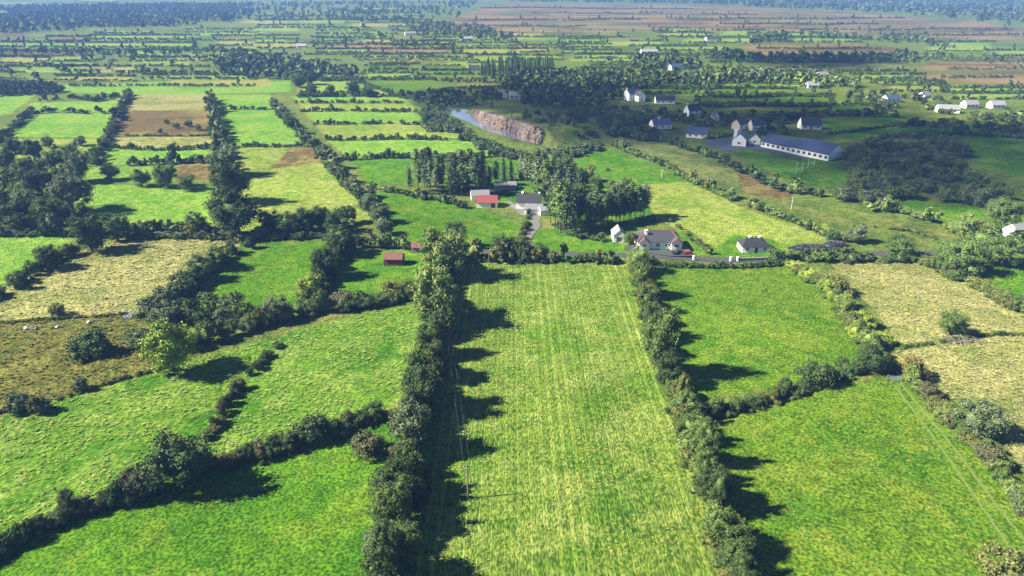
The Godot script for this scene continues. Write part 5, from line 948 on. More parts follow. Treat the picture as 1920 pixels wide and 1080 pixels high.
# ---------------------------------------------------------------- terrain
func mound(x: float, z: float) -> float:
	# rock shoulder behind the quarry face
	var dx := CLIFF_B.x - CLIFF_A.x
	var dz := CLIFF_B.y - CLIFF_A.y
	var l := sqrt(dx * dx + dz * dz)
	var u := ((x - CLIFF_A.x) * dx + (z - CLIFF_A.y) * dz) / (l * l)
	var d := (-(x - CLIFF_A.x) * dz + (z - CLIFF_A.y) * dx) / l * CLIFF_SIDE
	if d < 1.0 or d > 130.0 or u < -0.25 or u > 1.25: return 0.0
	return (5.5 + 3.0 * clampf(u, 0.0, 1.0)) * smooth(1.0, 4.5, d) * (1.0 - smooth(15.0, 130.0, d)) * smooth(-0.2, 0.02, u) * (1.0 - smooth(0.96, 1.2, u))

func hgt(x: float, z: float) -> float:
	var k := smooth(-390.0, -330.0, z)
	var h := und.get_noise_2d(x, z) * 1.1 * k if k > 0.0 else 0.0
	return h + mound(x, z)

func at(x: float, z: float) -> Vector3:
	return Vector3(x, hgt(x, z), z)

# colours of ground cover (linear): main, second, accent, size of accent share
const COVER := [
	[Color(.15, .185, .075), Color(.105, .145, .06), Color(.22, .205, .10)],   # 0 rough grey-green
	[Color(.108, .198, .023), Color(.072, .163, .018), Color(.172, .222, .038)],  # 1 lush pasture
	[Color(.15, .225, .045), Color(.085, .18, .025), Color(.25, .295, .10)],    # 2 long combed grass
	[Color(.175, .215, .06), Color(.115, .18, .036), Color(.255, .265, .11)],     # 3 mown rows
	[Color(.33, .31, .17), Color(.27, .275, .125), Color(.19, .215, .085)],     # 4 straw
	[Color(.15, .15, .05), Color(.19, .185, .07), Color(.085, .11, .035)],       # 5 marsh
	[Color(.145, .208, .03), Color(.098, .175, .022), Color(.215, .24, .05)],  # 6 yellower pasture
	[Color(.30, .30, .10), Color(.21, .26, .065), Color(.35, .315, .15)],      # 7 yellowing
	[Color(.165, .12, .065), Color(.27, .21, .105), Color(.10, .08, .042)],      # 8 bracken
	[Color(.28, .19, .13), Color(.21, .15, .10), Color(.32, .25, .15)],       # 9 bog
	[Color(.225, .325, .075), Color(.165, .285, .05), Color(.30, .345, .105)],     # 10 bright green
	[Color(.07, .095, .045), Color(.05, .075, .035), Color(.11, .115, .05)],    # 11 dark scrub
	[Color(.14, .195, .05), Color(.10, .145, .045), Color(.21, .22, .08)],      # 12 rank field margins
]

const SWARD := [
	[0, 1.3, 0.22, 0.42, [Color(.25, .28, .06), Color(.16, .23, .03), Color(.31, .31, .1), Color(.2, .25, .04)], -0.18, "stubble of cut grass standing in the mown field"],
	[1, 0.9, 0.16, 0.4, [Color(.11, .215, .017), Color(.07, .165, .012), Color(.17, .24, .02)], -0.1, "short dense sward of the lower left pasture"],
	[2, 1.1, 0.3, 0.6, [Color(.17, .24, .035), Color(.1, .19, .02), Color(.27, .31, .08)], -0.2, "long lodged grass left of the broken hedge"],
	[3, 1.1, 0.3, 0.6, [Color(.18, .25, .045), Color(.12, .2, .025), Color(.29, .33, .1)], -0.2, "long lodged grass right of the broken hedge"],
	[4, 0.7, 0.6, 0.6, [Color(.17, .15, .04), Color(.1, .11, .03), Color(.23, .19, .06)], -0.3, "rushes and sedge of the marsh"],
	[5, 0.45, 0.5, 0.6, [Color(.33, .31, .165), Color(.24, .24, .07), Color(.3, .29, .13)], -0.4, "dry bents of the straw coloured field"],
	[42, 0.9, 0.2, 0.5, [Color(.12, .22, .02), Color(.08, .18, .015), Color(.22, .26, .03)], -0.12, "tufted grass of the shadowed lush field"],
	[43, 0.9, 0.2, 0.5, [Color(.12, .22, .02), Color(.08, .18, .015), Color(.24, .26, .03)], -0.12, "tufted grass of the lower right field"],
	[44, 0.45, 0.45, 0.55, [Color(.33, .31, .165), Color(.26, .25, .08), Color(.3, .29, .13)], -0.5, "dry bents above the lone tree"],
	[45, 0.45, 0.45, 0.55, [Color(.33, .31, .165), Color(.26, .25, .08), Color(.3, .29, .13)], -0.5, "dry bents below the lone tree"],
]

class Sheet:
	var v := PackedVector3Array()
	var n := PackedVector3Array()
	var c := PackedColorArray()
	var t := PackedVector2Array()
	var t2 := PackedVector2Array()
	var idx := PackedInt32Array()
	var seen := {}

func ground_sheets() -> void:
	var regions := []     # [type, uv angle, packed polygon]
	regions.append([12, 0.3, PackedVector2Array()])
	for f in FIELDS:
		regions.append([f[1], f[2], poly(f[3])])
	var first_far := regions.size()
	for f in FAR_FIELDS:
		regions.append([f[0], 0.2, poly(f[1])])
	var sheets := {}
	# [x reach, z near, z far, cell x, cell z, lowered]
	var bands := [[210.0, -62.0, -206.0, 0.6, 0.6, 0.0], [400.0, -204.0, -424.0, 1.5, 1.5, 0.05], [660.0, -420.0, -724.0, 3.0, 3.0, 0.1], [1100.0, -718.0, -1330.0, 6.0, 6.0, 0.16], [3200.0, -1318.0, -3600.0, 20.0, 14.0, 0.3], [12000.0, -3570.0, -16000.0, 250.0, 250.0, 0.6]]
	for b in bands:
		var nx := int(ceil(2.0 * b[0] / b[3])) + 1
		var nz := int(ceil((b[1] - b[2]) / b[4])) + 1
		var ids := PackedInt32Array()
		ids.resize(nx * nz)
		for r in range(1, regions.size()):
			var pl: PackedVector2Array = regions[r][2]
			for j in nz:
				var z: float = b[1] - j * b[4]
				var xs := []
				for k in pl.size():
					var p := pl[k]
					var q := pl[(k + 1) % pl.size()]
					if (p.y > z) != (q.y > z):
						xs.append(p.x + (q.x - p.x) * (z - p.y) / (q.y - p.y))
				if xs.is_empty(): continue
				xs.sort()
				for e in range(0, xs.size() - 1, 2):
					var i0 := maxi(0, int(ceil((xs[e] + b[0]) / b[3])))
					var i1 := mini(nx - 1, int(floor((xs[e + 1] + b[0]) / b[3])))
					for i in range(i0, i1 + 1):
						ids[j * nx + i] = r
		var hs := PackedFloat32Array()
		hs.resize(nx * nz)
		for j in nz:
			var z: float = b[1] - j * b[4]
			for i in nx:
				var x: float = -b[0] + i * b[3]
				var h: float = hgt(x, z) - b[5]
				if b[3] < 1.0:
					var kind: int = regions[ids[j * nx + i]][0]
					h += RELIEF[kind] * (n3.get_noise_2d(x * 1.0, z * 1.0) + 0.5 * n3.get_noise_2d(x * 2.3 + 80.0, z * 2.3))
				hs[j * nx + i] = h
		for j in nz - 1:
			for i in nx - 1:
				var id := ids[j * nx + i]
				var key := id if id < first_far else 0
				var sh: Sheet = sheets.get(key)
				if sh == null:
					sh = Sheet.new()
					sheets[key] = sh
				var q := PackedInt32Array([0, 0, 0, 0])
				for k in 4:
					var ii := i + (k & 1)
					var jj := j + (k >> 1)
					var vid := jj * nx + ii + int(b[1]) * 10000000
					var have: int = sh.seen.get(vid, -1)
					if have < 0:
						have = sh.v.size()
						sh.seen[vid] = have
						var x: float = -b[0] + ii * b[3]
						var z: float = b[1] - jj * b[4]
						var here := jj * nx + ii
						sh.v.append(Vector3(x, hs[here], z))
						var hx := hs[jj * nx + mini(ii + 1, nx - 1)] - hs[jj * nx + maxi(ii - 1, 0)]
						var hz := hs[mini(jj + 1, nz - 1) * nx + ii] - hs[maxi(jj - 1, 0) * nx + ii]
						sh.n.append(Vector3(-hx / (2.0 * b[3]), 1.0, hz / (2.0 * b[4])).normalized())
						sh.c.append(cover(regions[ids[here]][0], x, z))
						var ang: float = regions[id][1]
						sh.t.append(Vector2(x * cos(ang) + z * sin(ang), -x * sin(ang) + z * cos(ang)) / 24.0)
						sh.t2.append(Vector2(x, z) / 90.0)
					q[k] = have
				sh.idx.append_array(PackedInt32Array([q[0], q[2], q[1], q[1], q[2], q[3]]))
	for key in sheets:
		var sh: Sheet = sheets[key]
		var arr := []
		arr.resize(Mesh.ARRAY_MAX)
		arr[Mesh.ARRAY_VERTEX] = sh.v
		arr[Mesh.ARRAY_NORMAL] = sh.n
		arr[Mesh.ARRAY_COLOR] = sh.c
		arr[Mesh.ARRAY_TEX_UV] = sh.t
		arr[Mesh.ARRAY_TEX_UV2] = sh.t2
		arr[Mesh.ARRAY_INDEX] = sh.idx
		var m := ArrayMesh.new()
		m.add_surface_from_arrays(Mesh.PRIMITIVE_TRIANGLES, arr)
		var o := part("ground" if key == 0 else "field", m, mats["cover%d" % SURFACE[regions[key][0]]], self)
		meta(o, "open farmland, moor and bog stretching to the horizon" if key == 0 else FIELDS[key - 1][0], "ground" if key == 0 else "field", "", "structure")

const RELIEF := [0.16, 0.08, 0.14, 0.07, 0.12, 0.2, 0.05, 0.05, 0.2, 0.1, 0.06, 0.2, 0.15]
const SURFACE := [3, 0, 1, 2, 3, 3, 0, 0, 3, 3, 0, 3, 3]
const STORE := 2.4   # vertex colours are kept brighter and the material brings them back down

func cover(kind: int, x: float, z: float) -> Color:
	var k: Array = COVER[kind]
	var wide := 1.0 if z > -430.0 else (0.35 if z > -900.0 else 0.14)   # broad patches on the far land
	var a := n1.get_noise_2d(x * wide, z * wide)
	var b := n2.get_noise_2d(x * wide, z * wide)
	var c: Color = k[0].lerp(k[1], smooth(-0.15, 0.4, a))
	c = c.lerp(k[2], 0.75 * smooth(0.02, 0.4, b + 0.3 * a))
	if kind == 9:   # drains, cut banks and greener lawns across the bog
		var g := n1.get_noise_2d(x * 0.12 + 9.0, z * 0.3)
		c = c.lerp(Color(.14, .155, .075), 0.95 * smooth(-0.1, 0.25, g))
		c = c.lerp(Color(.13, .085, .06), 0.8 * smooth(0.1, 0.3, n2.get_noise_2d(x * 0.05, z * 0.22 + 60.0)))
	if z > -430.0:
		var f := 1.0 + 0.22 * n1.get_noise_2d(x * 0.3 + 40.0, z * 0.3) + 0.35 * n3.get_noise_2d(x * 1.7 + 300.0, z * 1.7)
		c = Color(c.r * f, c.g * f, c.b * f)
	return Color(minf(1.0, c.r * STORE), minf(1.0, c.g * STORE), minf(1.0, c.b * STORE))

func poly(a: Array) -> PackedVector2Array:
	var p := PackedVector2Array()
	for k in range(0, a.size(), 2):
		p.append(Vector2(a[k], a[k + 1]))
	return p

# ---------------------------------------------------------------- materials
func ramp(stops: Array) -> Gradient:
	var gr := Gradient.new()
	gr.offsets = PackedFloat32Array(stops.map(func(s): return s[0]))
	gr.colors = PackedColorArray(stops.map(func(s): return s[1]))
	return gr

func noise_of(kind: int, freq: float, octaves: int, sd: int) -> FastNoiseLite:
	var n := FastNoiseLite.new()
	n.noise_type = kind
	n.frequency = freq
	n.fractal_octaves = octaves
	n.seed = sd
	return n

func noise_image(n: FastNoiseLite, w: int, h: int, to_w: int, to_h: int) -> Image:
	var im := n.get_seamless_image(w, h)
	if w != to_w or h != to_h: im.resize(to_w, to_h, Image.INTERPOLATE_CUBIC)
	return im

func tinted(im: Image, gr: Gradient) -> ImageTexture:
	# a grey picture through a colour ramp
	var src := im.duplicate() as Image
	src.convert(Image.FORMAT_L8)
	var d := src.get_data()
	var lut := PackedByteArray()
	for k in 256:
		var c := gr.sample(k / 255.0)
		lut.append_array(PackedByteArray([int(c.r * 255), int(c.g * 255), int(c.b * 255)]))
	var out := PackedByteArray()
	out.resize(d.size() * 3)
	for k in d.size():
		var v := d[k] * 3
		out[k * 3] = lut[v]
		out[k * 3 + 1] = lut[v + 1]
		out[k * 3 + 2] = lut[v + 2]
	return ImageTexture.create_from_image(Image.create_from_data(src.get_width(), src.get_height(), false, Image.FORMAT_RGB8, out))

func swath_lines(im: Image) -> Image:
	# pale lines of cut grass left by the mower, ten to the tile, broken by the noise
	im.convert(Image.FORMAT_L8)
	var w := im.get_width()
	var h := im.get_height()
	var d := im.get_data()
	for i in w:
		var f := fposmod(i * 10.0 / w + 0.12 * sin(i * 0.13), 1.0)
		var line := 92.0 * exp(-pow((f - 0.5) / 0.1, 2.0)) - 26.0 * exp(-pow((f - 0.3) / 0.08, 2.0)) - 6.0
		for j in h:
			var k := j * w + i
			d[k] = clampi(int(d[k] + line * (0.35 + d[k] / 200.0)), 0, 255)
	return Image.create_from_data(w, h, false, Image.FORMAT_L8, d)

func materials() -> void:
	var tuft := noise_image(noise_of(FastNoiseLite.TYPE_SIMPLEX_SMOOTH, 0.026, 5, 11), 1024, 1024, 1024, 1024)
	var streak := noise_image(noise_of(FastNoiseLite.TYPE_SIMPLEX_SMOOTH, 0.04, 4, 12), 1024, 400, 1024, 1024)
	var rows := swath_lines(noise_image(noise_of(FastNoiseLite.TYPE_SIMPLEX_SMOOTH, 0.045, 4, 13), 1024, 330, 1024, 1024))
	var coarse := noise_image(noise_of(FastNoiseLite.TYPE_SIMPLEX_SMOOTH, 0.024, 5, 14), 1024, 1024, 1024, 1024)
	var broad := noise_image(noise_of(FastNoiseLite.TYPE_SIMPLEX_SMOOTH, 0.02, 6, 15), 1024, 1024, 1024, 1024)
	var grn := ramp([[0.0, Color(.34, .46, .28)], [0.42, Color(.64, .74, .52)], [0.6, Color(.84, .87, .68)], [1.0, Color(1, .98, .86)]])
	var dry := ramp([[0.0, Color(.40, .44, .28)], [0.38, Color(.68, .69, .54)], [0.6, Color(.86, .84, .75)], [1.0, Color(1, .96, .9)]])
	var wash := ramp([[0.0, Color(.66, .72, .66)], [0.5, Color(.88, .9, .86)], [1.0, Color(1, 1, .96)]])
	var over := tinted(broad, wash)
	var sets := [[tuft, grn, 7.0], [streak, grn, 12.0], [rows, grn, 9.0], [coarse, dry, 14.0]]
	for k in sets.size():
		var m := StandardMaterial3D.new()
		m.vertex_color_use_as_albedo = true
		m.albedo_color = Color(1.35 / STORE, 1.35 / STORE, 1.35 / STORE).linear_to_srgb()
		m.albedo_texture = tinted(sets[k][0], sets[k][1])
		m.roughness = 1.0
		m.metallic_specular = 0.1
		m.heightmap_enabled = true
		m.heightmap_texture = ImageTexture.create_from_image(sets[k][0])
		m.heightmap_scale = sets[k][2]
		m.detail_enabled = true
		m.detail_albedo = over
		m.detail_blend_mode = BaseMaterial3D.BLEND_MODE_MUL
		m.detail_uv_layer = BaseMaterial3D.DETAIL_UV_2
		mats["cover%d" % k] = m
	var greens := {"dk": [.074, .108, .036], "md": [.125, .172, .048], "lt": [.215, .26, .075], "lime": [.31, .37, .06], "ol": [.175, .175, .055], "rust": [.22, .155, .055], "gw": [.15, .178, .09], "br": [.14, .13, .07], "cn": [.06, .09, .04]}
	for k in greens:
		var m := StandardMaterial3D.new()
		var c: Array = greens[k]
		m.albedo_color = lin(c[0] * 1.12, c[1] * 1.16, c[2] * 1.1)
		m.vertex_color_use_as_albedo = true
		m.roughness = 0.75
		m.metallic_specular = 0.25
		leafy[k] = m
	mats.bark = plain(lin(.12, .095, .07), 0.9)
	mats.pole = plain(lin(.17, .14, .11), 0.9)
	mats.pale = plain(lin(.62, .6, .56), 0.8)
	mats.wire = plain(lin(.25, .25, .25), 0.6)
	mats.white = grained(lin(.80, .79, .76), 0.12, 0.9)
	mats.cream = grained(lin(.70, .64, .52), 0.12, 0.9)
	mats.slate = grained(lin(.075, .08, .095), 0.3, 0.55)
	mats.blueslate = grained(lin(.085, .12, .25), 0.2, 0.5)
	mats.dark = grained(lin(.035, .037, .045), 0.3, 0.6)
	mats.grey = grained(lin(.36, .37, .38), 0.2, 0.6)
	mats.tin = grained(lin(.27, .27, .30), 0.3, 0.55)
	mats.red = grained(lin(.31, .055, .045), 0.4, 0.7)
	mats.rust = grained(lin(.21, .075, .06), 0.4, 0.8)
	mats.trim = grained(lin(.40, .12, .10), 0.2, 0.7)
	mats.glass = plain(lin(.025, .03, .035), 0.08)
	mats.door = plain(lin(.06, .05, .05), 0.5)
	mats.asphalt = grained(lin(.07, .07, .072), 0.3, 0.9)
	mats.yard = grained(lin(.09, .105, .16), 0.2, 0.8)
	mats.track = grained(lin(.18, .175, .155), 0.3, 0.95)
	mats.stone = grained(lin(.36, .35, .33), 0.5, 0.95)
	mats.plastic = plain(lin(.012, .013, .018), 0.35)
	mats.tyre = plain(lin(.05, .05, .052), 0.8)
	mats.boulder = grained(lin(.62, .60, .55), 0.3, 0.9)
	mats.twig = grained(lin(.22, .2, .18), 0.4, 0.95)
	mats.carblack = plain(lin(.012, .013, .016), 0.25)
	mats.carred = plain(lin(.35, .03, .025), 0.25)
	mats.gate = plain(lin(.2, .23, .3), 0.45)
	mats.wheeling = grained(lin(.17, .24, .04), 0.3, 1.0)
	mats.rut = grained(lin(.10, .15, .03), 0.3, 1.0)
	mats.cow = plain(lin(.02, .016, .014), 0.7)
	var w := StandardMaterial3D.new()
	w.albedo_color = lin(.22, .27, .31)
	w.metallic = 0.4
	w.roughness = 0.04
	w.metallic_specular = 0.7
	w.clearcoat_enabled = true
	w.clearcoat = 0.9
	w.clearcoat_roughness = 0.04
	mats.water = w
	var rock := StandardMaterial3D.new()
	rock.vertex_color_use_as_albedo = true
	rock.roughness = 0.9
	mats.rock = rock
	var cl := StandardMaterial3D.new()
	cl.albedo_color = Color(.93, .94, .95, 0.22)   # thin fair-weather cloud lets part of the sun through
	cl.transparency = BaseMaterial3D.TRANSPARENCY_ALPHA
	cl.roughness = 1.0
	mats.cloud = cl

func plain(c: Color, rough: float) -> StandardMaterial3D:
	var m := StandardMaterial3D.new()
	m.albedo_color = c
	m.roughness = rough
	return m

var grain_tex: ImageTexture
func grained(c: Color, amount: float, rough: float) -> StandardMaterial3D:
	if grain_tex == null:
		var im := noise_image(noise_of(FastNoiseLite.TYPE_SIMPLEX_SMOOTH, 0.03, 5, 21), 512, 512, 512, 512)
		grain_tex = tinted(im, ramp([[0.0, Color(.35, .33, .3)], [0.5, Color(.8, .8, .78)], [1.0, Color(1, 1, 1)]]))
	var m := plain(c, rough)
	m.detail_enabled = amount > 0.25
	m.uv1_triplanar = true
	m.uv1_scale = Vector3(0.16, 0.16, 0.16)
	if amount > 0.15: m.albedo_texture = grain_tex
	return m

# ---------------------------------------------------------------- foliage
class Leaves:
	var v := PackedVector3Array()
	var n := PackedVector3Array()
	var c := PackedColorArray()
	var idx := PackedInt32Array()
	func leaf(p: Vector3, nor: Vector3, size: float, spin: float, shade: Color) -> void:
		var u := nor.cross(Vector3(0.31, 0.83, 0.47)).normalized()
		var w := nor.cross(u)
		var a := (u * cos(spin) + w * sin(spin)) * size
		var b := (w * cos(spin) - u * sin(spin)) * size * 0.62
		var k := v.size()
		v.append_array(PackedVector3Array([p - a, p + b, p + a + nor * size * -0.25, p - b]))
		for q in 4:
			n.append(nor)
			c.append(shade)
		idx.append_array(PackedInt32Array([k, k + 1, k + 2, k, k + 2, k + 3]))
	func ball(p: Vector3, r: Vector3, shade: Color, rows: int, cols: int) -> void:
		var k := v.size()
		for j in rows + 1:
			for i in cols:
				var th := PI * j / rows
				var ph := TAU * (i + 0.5 * (j & 1)) / cols
				var d := Vector3(sin(th) * cos(ph), cos(th), sin(th) * sin(ph))
				v.append(p + d * r)
				n.append(d)
				c.append(shade)
		for j in rows:
			for i in cols:
				var a := k + j * cols + i
				var b := k + j * cols + (i + 1) % cols
				idx.append_array(PackedInt32Array([a, b + cols, b, a, a + cols, b + cols]))
	func mesh() -> ArrayMesh:
		var arr := []
		arr.resize(Mesh.ARRAY_MAX)
		arr[Mesh.ARRAY_VERTEX] = v
		arr[Mesh.ARRAY_NORMAL] = n
		arr[Mesh.ARRAY_COLOR] = c
		arr[Mesh.ARRAY_INDEX] = idx
		var m := ArrayMesh.new()
		m.add_surface_from_arrays(Mesh.PRIMITIVE_TRIANGLES, arr)
		return m

func rdir() -> Vector3:
	var y := rng.randf_range(-1.0, 1.0)
	var a := rng.randf() * TAU
	var s := sqrt(1.0 - y * y)
	return Vector3(s * cos(a), y, s * sin(a))

func hue() -> Color:
	var b := rng.randf_range(0.42, 1.0)
	return Color(b * rng.randf_range(0.85, 1.0), b, b * rng.randf_range(0.75, 1.0))

# crown of radius 1 standing on y = 0; kinds differ in outline
func make_crown(kind: String, clumps: int, leaves: int, size: float, sd: int) -> ArrayMesh:
	rng.seed = sd
	var l := Leaves.new()
	var mid := Vector3(0, 1.0, 0) if kind == "broad" else Vector3(0, 0.5, 0)
	var spread := Vector3(0.72, 0.8, 0.72) if kind == "broad" else Vector3(0.7, 0.62, 0.7)
	var lean := Vector3(rng.randf_range(-.12, .12), 0, rng.randf_range(-.12, .12))
	for k in clumps:
		var d := rdir()
		if d.y < (-0.92 if kind == "broad" else -0.5): d.y = -d.y
		var reach := rng.randf_range(0.5, 1.12)
		var p := mid + d * spread * reach + lean * d.y
		var r := rng.randf_range(0.2, 0.4) * (1.15 - 0.3 * reach)
		var tone := rng.randf_range(0.75, 1.0)
		l.ball(p, Vector3(r, r * 0.85, r) * 0.58, Color(0.66, 0.71, 0.62) * tone, 4, 6)
		for q in leaves:
			var e := (rdir() + d * 0.55 + Vector3(0, 0.15, 0)).normalized()
			var pos := p + e * Vector3(r, r * 0.85, r) * (rng.randf_range(0.6, 1.28) if rng.randf() < 0.88 else rng.randf_range(1.2, 1.6))
			if pos.y < 0.02: pos.y = rng.randf_range(0.0, 0.2)
			var nor := (e + rdir() * 0.95).normalized()
			var h := hue()
			l.leaf(pos, nor, size * rng.randf_range(0.6, 1.25), rng.randf() * TAU, Color(h.r * tone, h.g * tone, h.b * tone))
	l.ball(mid, spread * 0.66, Color(0.66, 0.71, 0.62), 5, 8)
	return l.mesh()

# conifers of height 1
func make_conifer(kind: String, sd: int) -> ArrayMesh:
	rng.seed = sd
	var l := Leaves.new()
	var foot := 0.06 if kind == "spruce" else 0.3
	var layers := 15
	for j in layers:
		var y := foot + (0.97 - foot) * j / (layers - 1.0)
		var f := (y - foot) / (1.0 - foot)
		var r := 0.2 * pow(1.0 - f, 0.85) + 0.012 if kind == "spruce" else 0.17 * sqrt(maxf(0.0, 1.0 - f * f)) * rng.randf_range(0.7, 1.1) + 0.012
		if kind != "spruce" and f < 0.15: r *= 0.6
		var arms := 11
		for a in arms:
			var ang := TAU * (a + rng.randf()) / arms
			var rr := r * rng.randf_range(0.7, 1.2)
			for q in 5:
				var s := (q + 1.0) / 5.0
				var dir := Vector3(cos(ang), 0, sin(ang))
				var p := Vector3(0, y - (0.05 if kind == "spruce" else -0.01) * s * s + rng.randf_range(-.008, .008), 0) + dir * rr * s
				l.leaf(p, (dir * 0.6 + Vector3.UP * 0.5 + rdir() * 0.6).normalized(), rng.randf_range(0.014, 0.03), rng.randf() * TAU, hue())
	if kind == "spruce":
		for j in 6:
			var y := 0.1 + 0.14 * j
			l.ball(Vector3(0, y, 0), Vector3(0.1 * (1.0 - y), 0.1, 0.1 * (1.0 - y)), Color(.66, .71, .62), 4, 6)
	else:
		for j in 4:
			l.ball(Vector3(rng.randf_range(-.03, .03), 0.46 + 0.13 * j, rng.randf_range(-.03, .03)), Vector3(0.075, 0.08, 0.075) * (1.0 if j < 3 else 0.6), Color(.66, .71, .62), 4, 6)
	return l.mesh()

func make_trunk(sd: int, crown_low: float, r: float, limbs: int) -> ArrayMesh:
	rng.seed = sd
	var st := begin()
	var top := Vector3(rng.randf_range(-.05, .05), crown_low, rng.randf_range(-.05, .05))
	tube(st, Vector3(0, -0.1, 0), Vector3(0, 0.05, 0), r * 1.5, r, 7)
	tube(st, Vector3(0, 0.05, 0), top, r, r * 0.7, 7)
	for k in limbs:
		var a := TAU * (k + rng.randf() * 0.5) / limbs
		tube(st, top * rng.randf_range(0.7, 1.0), top + Vector3(cos(a) * 0.5, rng.randf_range(0.3, 0.7), sin(a) * 0.5), r * 0.55, r * 0.2, 5)
	return done(st)

func foliage_library() -> void:
	crowns.broad = []
	crowns.bush = []
	crowns.midbush = []
	crowns.far = []
	for k in 6: crowns.broad.append(make_crown("broad", 46, 130, 0.04, 100 + k))
	for k in 7: crowns.bush.append(make_crown("bush", 26, 85, 0.06, 200 + k))
	for k in 5: crowns.midbush.append(make_crown("bush", 14, 44, 0.1, 300 + k))
	for k in 4: crowns.far.append(make_crown("broad", 9, 14, 0.26, 400 + k))
	crowns.spruce = [make_conifer("spruce", 501), make_conifer("spruce", 502), make_conifer("spruce", 503)]
	crowns.pine = [make_conifer("pine", 511), make_conifer("pine", 512), make_conifer("pine", 513), make_conifer("pine", 514)]
	crowns.trunk = [make_trunk(601, 0.5, 0.085, 4), make_trunk(602, 0.5, 0.075, 5)]
	crowns.stem = [make_trunk(611, 0.3, 0.06, 5)]
	crowns.mast = [make_trunk(621, 0.9, 0.012, 0)]

func plant(kind: String, mat: String, x: float, z: float, r: float, hs: float, label: String, group: String) -> void:
	var cat := "tree" if kind == "broad" else "bush"
	var o := thing("broadleaf_tree" if kind == "broad" else "bush", label, cat, at(x, z), rng.randf() * TAU, group)
	var s := Vector3(r, r * hs, r)
	var tr := part("trunk" if kind == "broad" else "stem", crowns.trunk[rng.randi() % 2] if kind == "broad" else crowns.stem[0], mats.bark, o)
	tr.scale = s
	var list: Array = crowns[kind]
	var cr := part("crown", list[rng.randi() % list.size()], leafy[mat], o)
	cr.scale = s * Vector3(rng.randf_range(.88, 1.12), rng.randf_range(.92, 1.1), rng.randf_range(.88, 1.12))
	cr.rotation = Vector3(rng.randf_range(-.1, .1), 0, rng.randf_range(-.1, .1))

func conifer(kind: String, x: float, z: float, h: float, label: String, group: String) -> void:
	var o := thing("spruce_tree" if kind == "spruce" else "pine_tree", label, "tree", at(x, z), rng.randf() * TAU, group)
	part("trunk", crowns.mast[0], mats.bark, o).scale = Vector3(h, h, h)
	var list: Array = crowns[kind]
	part("crown", list[rng.randi() % list.size()], leafy[["cn", "dk", "cn", "gw", "md"][rng.randi() % 5]], o).scale = Vector3(h * rng.randf_range(.9, 1.5), h, h * rng.randf_range(.9, 1.5))

func copies(called: String, mesh: Mesh, mat: Material, list: Array, parent: Node) -> void:
	var mm := MultiMesh.new()
	mm.transform_format = MultiMesh.TRANSFORM_3D
	mm.mesh = mesh
	mm.instance_count = list.size()
	for k in list.size(): mm.set_instance_transform(k, list[k])
	var o := MultiMeshInstance3D.new()
	o.name = called if parent != self else numbered(called)
	o.multimesh = mm
	o.material_override = mat
	parent.add_child(o, true)
	o.set_meta("kind", "stuff")

func along(p: PackedVector2Array, step: float) -> Array:
	var out := []
	var left := 0.0
	for k in p.size() - 1:
		var d := p[k + 1] - p[k]
		var l := d.length()
		var s := left
		while s < l:
			out.append([p[k] + d * (s / l), d / l])
			s += step
		left = s - l
	return out

func hedge(h: Array) -> void:
	var p := poly(h[6])
	var names: PackedStringArray = h[3].split(" ")
	var w: float = h[2]
	var tall: float = h[1]
	var lod: int = h[4]
	rng.seed = hash(h[0])
	var o := thing("hedgerow", h[0], "hedge", at(p[0].x, p[0].y), 0.0, "hedgerows between the fields")
	var step: float = (0.42 if lod == 0 else 0.62) * w
	var list: Array = crowns.bush if lod == 0 else crowns.midbush
	var drift := rng.randf() * 100.0
	for s in along(p, step):
		var q: Vector2 = s[0]
		var patch := n2.get_noise_2d(q.x * 2.0 + drift, q.y * 2.0)
		if rng.randf() < h[5] + (0.45 if h[5] > 0.0 and patch > 0.25 else 0.0): continue
		var side := Vector2(-s[1].y, s[1].x) * rng.randf_range(-0.2, 0.2) * w
		var x := q.x + side.x
		var z := q.y + side.y
		var m := part("shrub", list[rng.randi() % list.size()], leafy[names[int(absf(patch * 1.7 + rng.randf() * 0.8) * names.size()) % names.size()]], o)
		m.position = at(x, z) - o.position
		m.rotation = Vector3(rng.randf_range(-.14, .14), rng.randf() * TAU, rng.randf_range(-.14, .14))
		var r := w * 0.5 * (rng.randf_range(0.7, 1.2) if lod == 0 else rng.randf_range(0.7, 1.5))
		var grow := (0.85 + 0.6 * patch) * rng.randf_range(0.6, 1.15) * (1.6 if rng.randf() < (0.13 if lod == 0 else 0.22) else 1.0)
		if tall > 4.0 and rng.randf() < 0.55:
			m.mesh = crowns.broad[rng.randi() % 6] if lod == 0 else crowns.far[rng.randi() % 4]
			m.scale = Vector3(r * rng.randf_range(.75, 1.25), maxf(tall / 1.9 * grow, 0.5), r * rng.randf_range(.75, 1.25))
		else:
			m.scale = Vector3(r, minf(maxf(tall / 1.25 * grow, 0.5), r * 1.6), r)
		if lod == 0 and rng.randf() < 0.7:   # brambles spilling out at the foot
			var e := part("shrub", list[rng.randi() % list.size()], leafy[names[rng.randi() % names.size()]], o)
			var off := Vector2(-s[1].y, s[1].x) * (w * 0.42 * (1.0 if rng.randf() < 0.5 else -1.0)) * rng.randf_range(0.7, 1.25)
			e.position = at(q.x + off.x, q.y + off.y) - o.position
			e.rotation.y = rng.randf() * TAU
			var er := w * rng.randf_range(0.14, 0.3)
			e.scale = Vector3(er, er * rng.randf_range(0.7, 1.3), er)

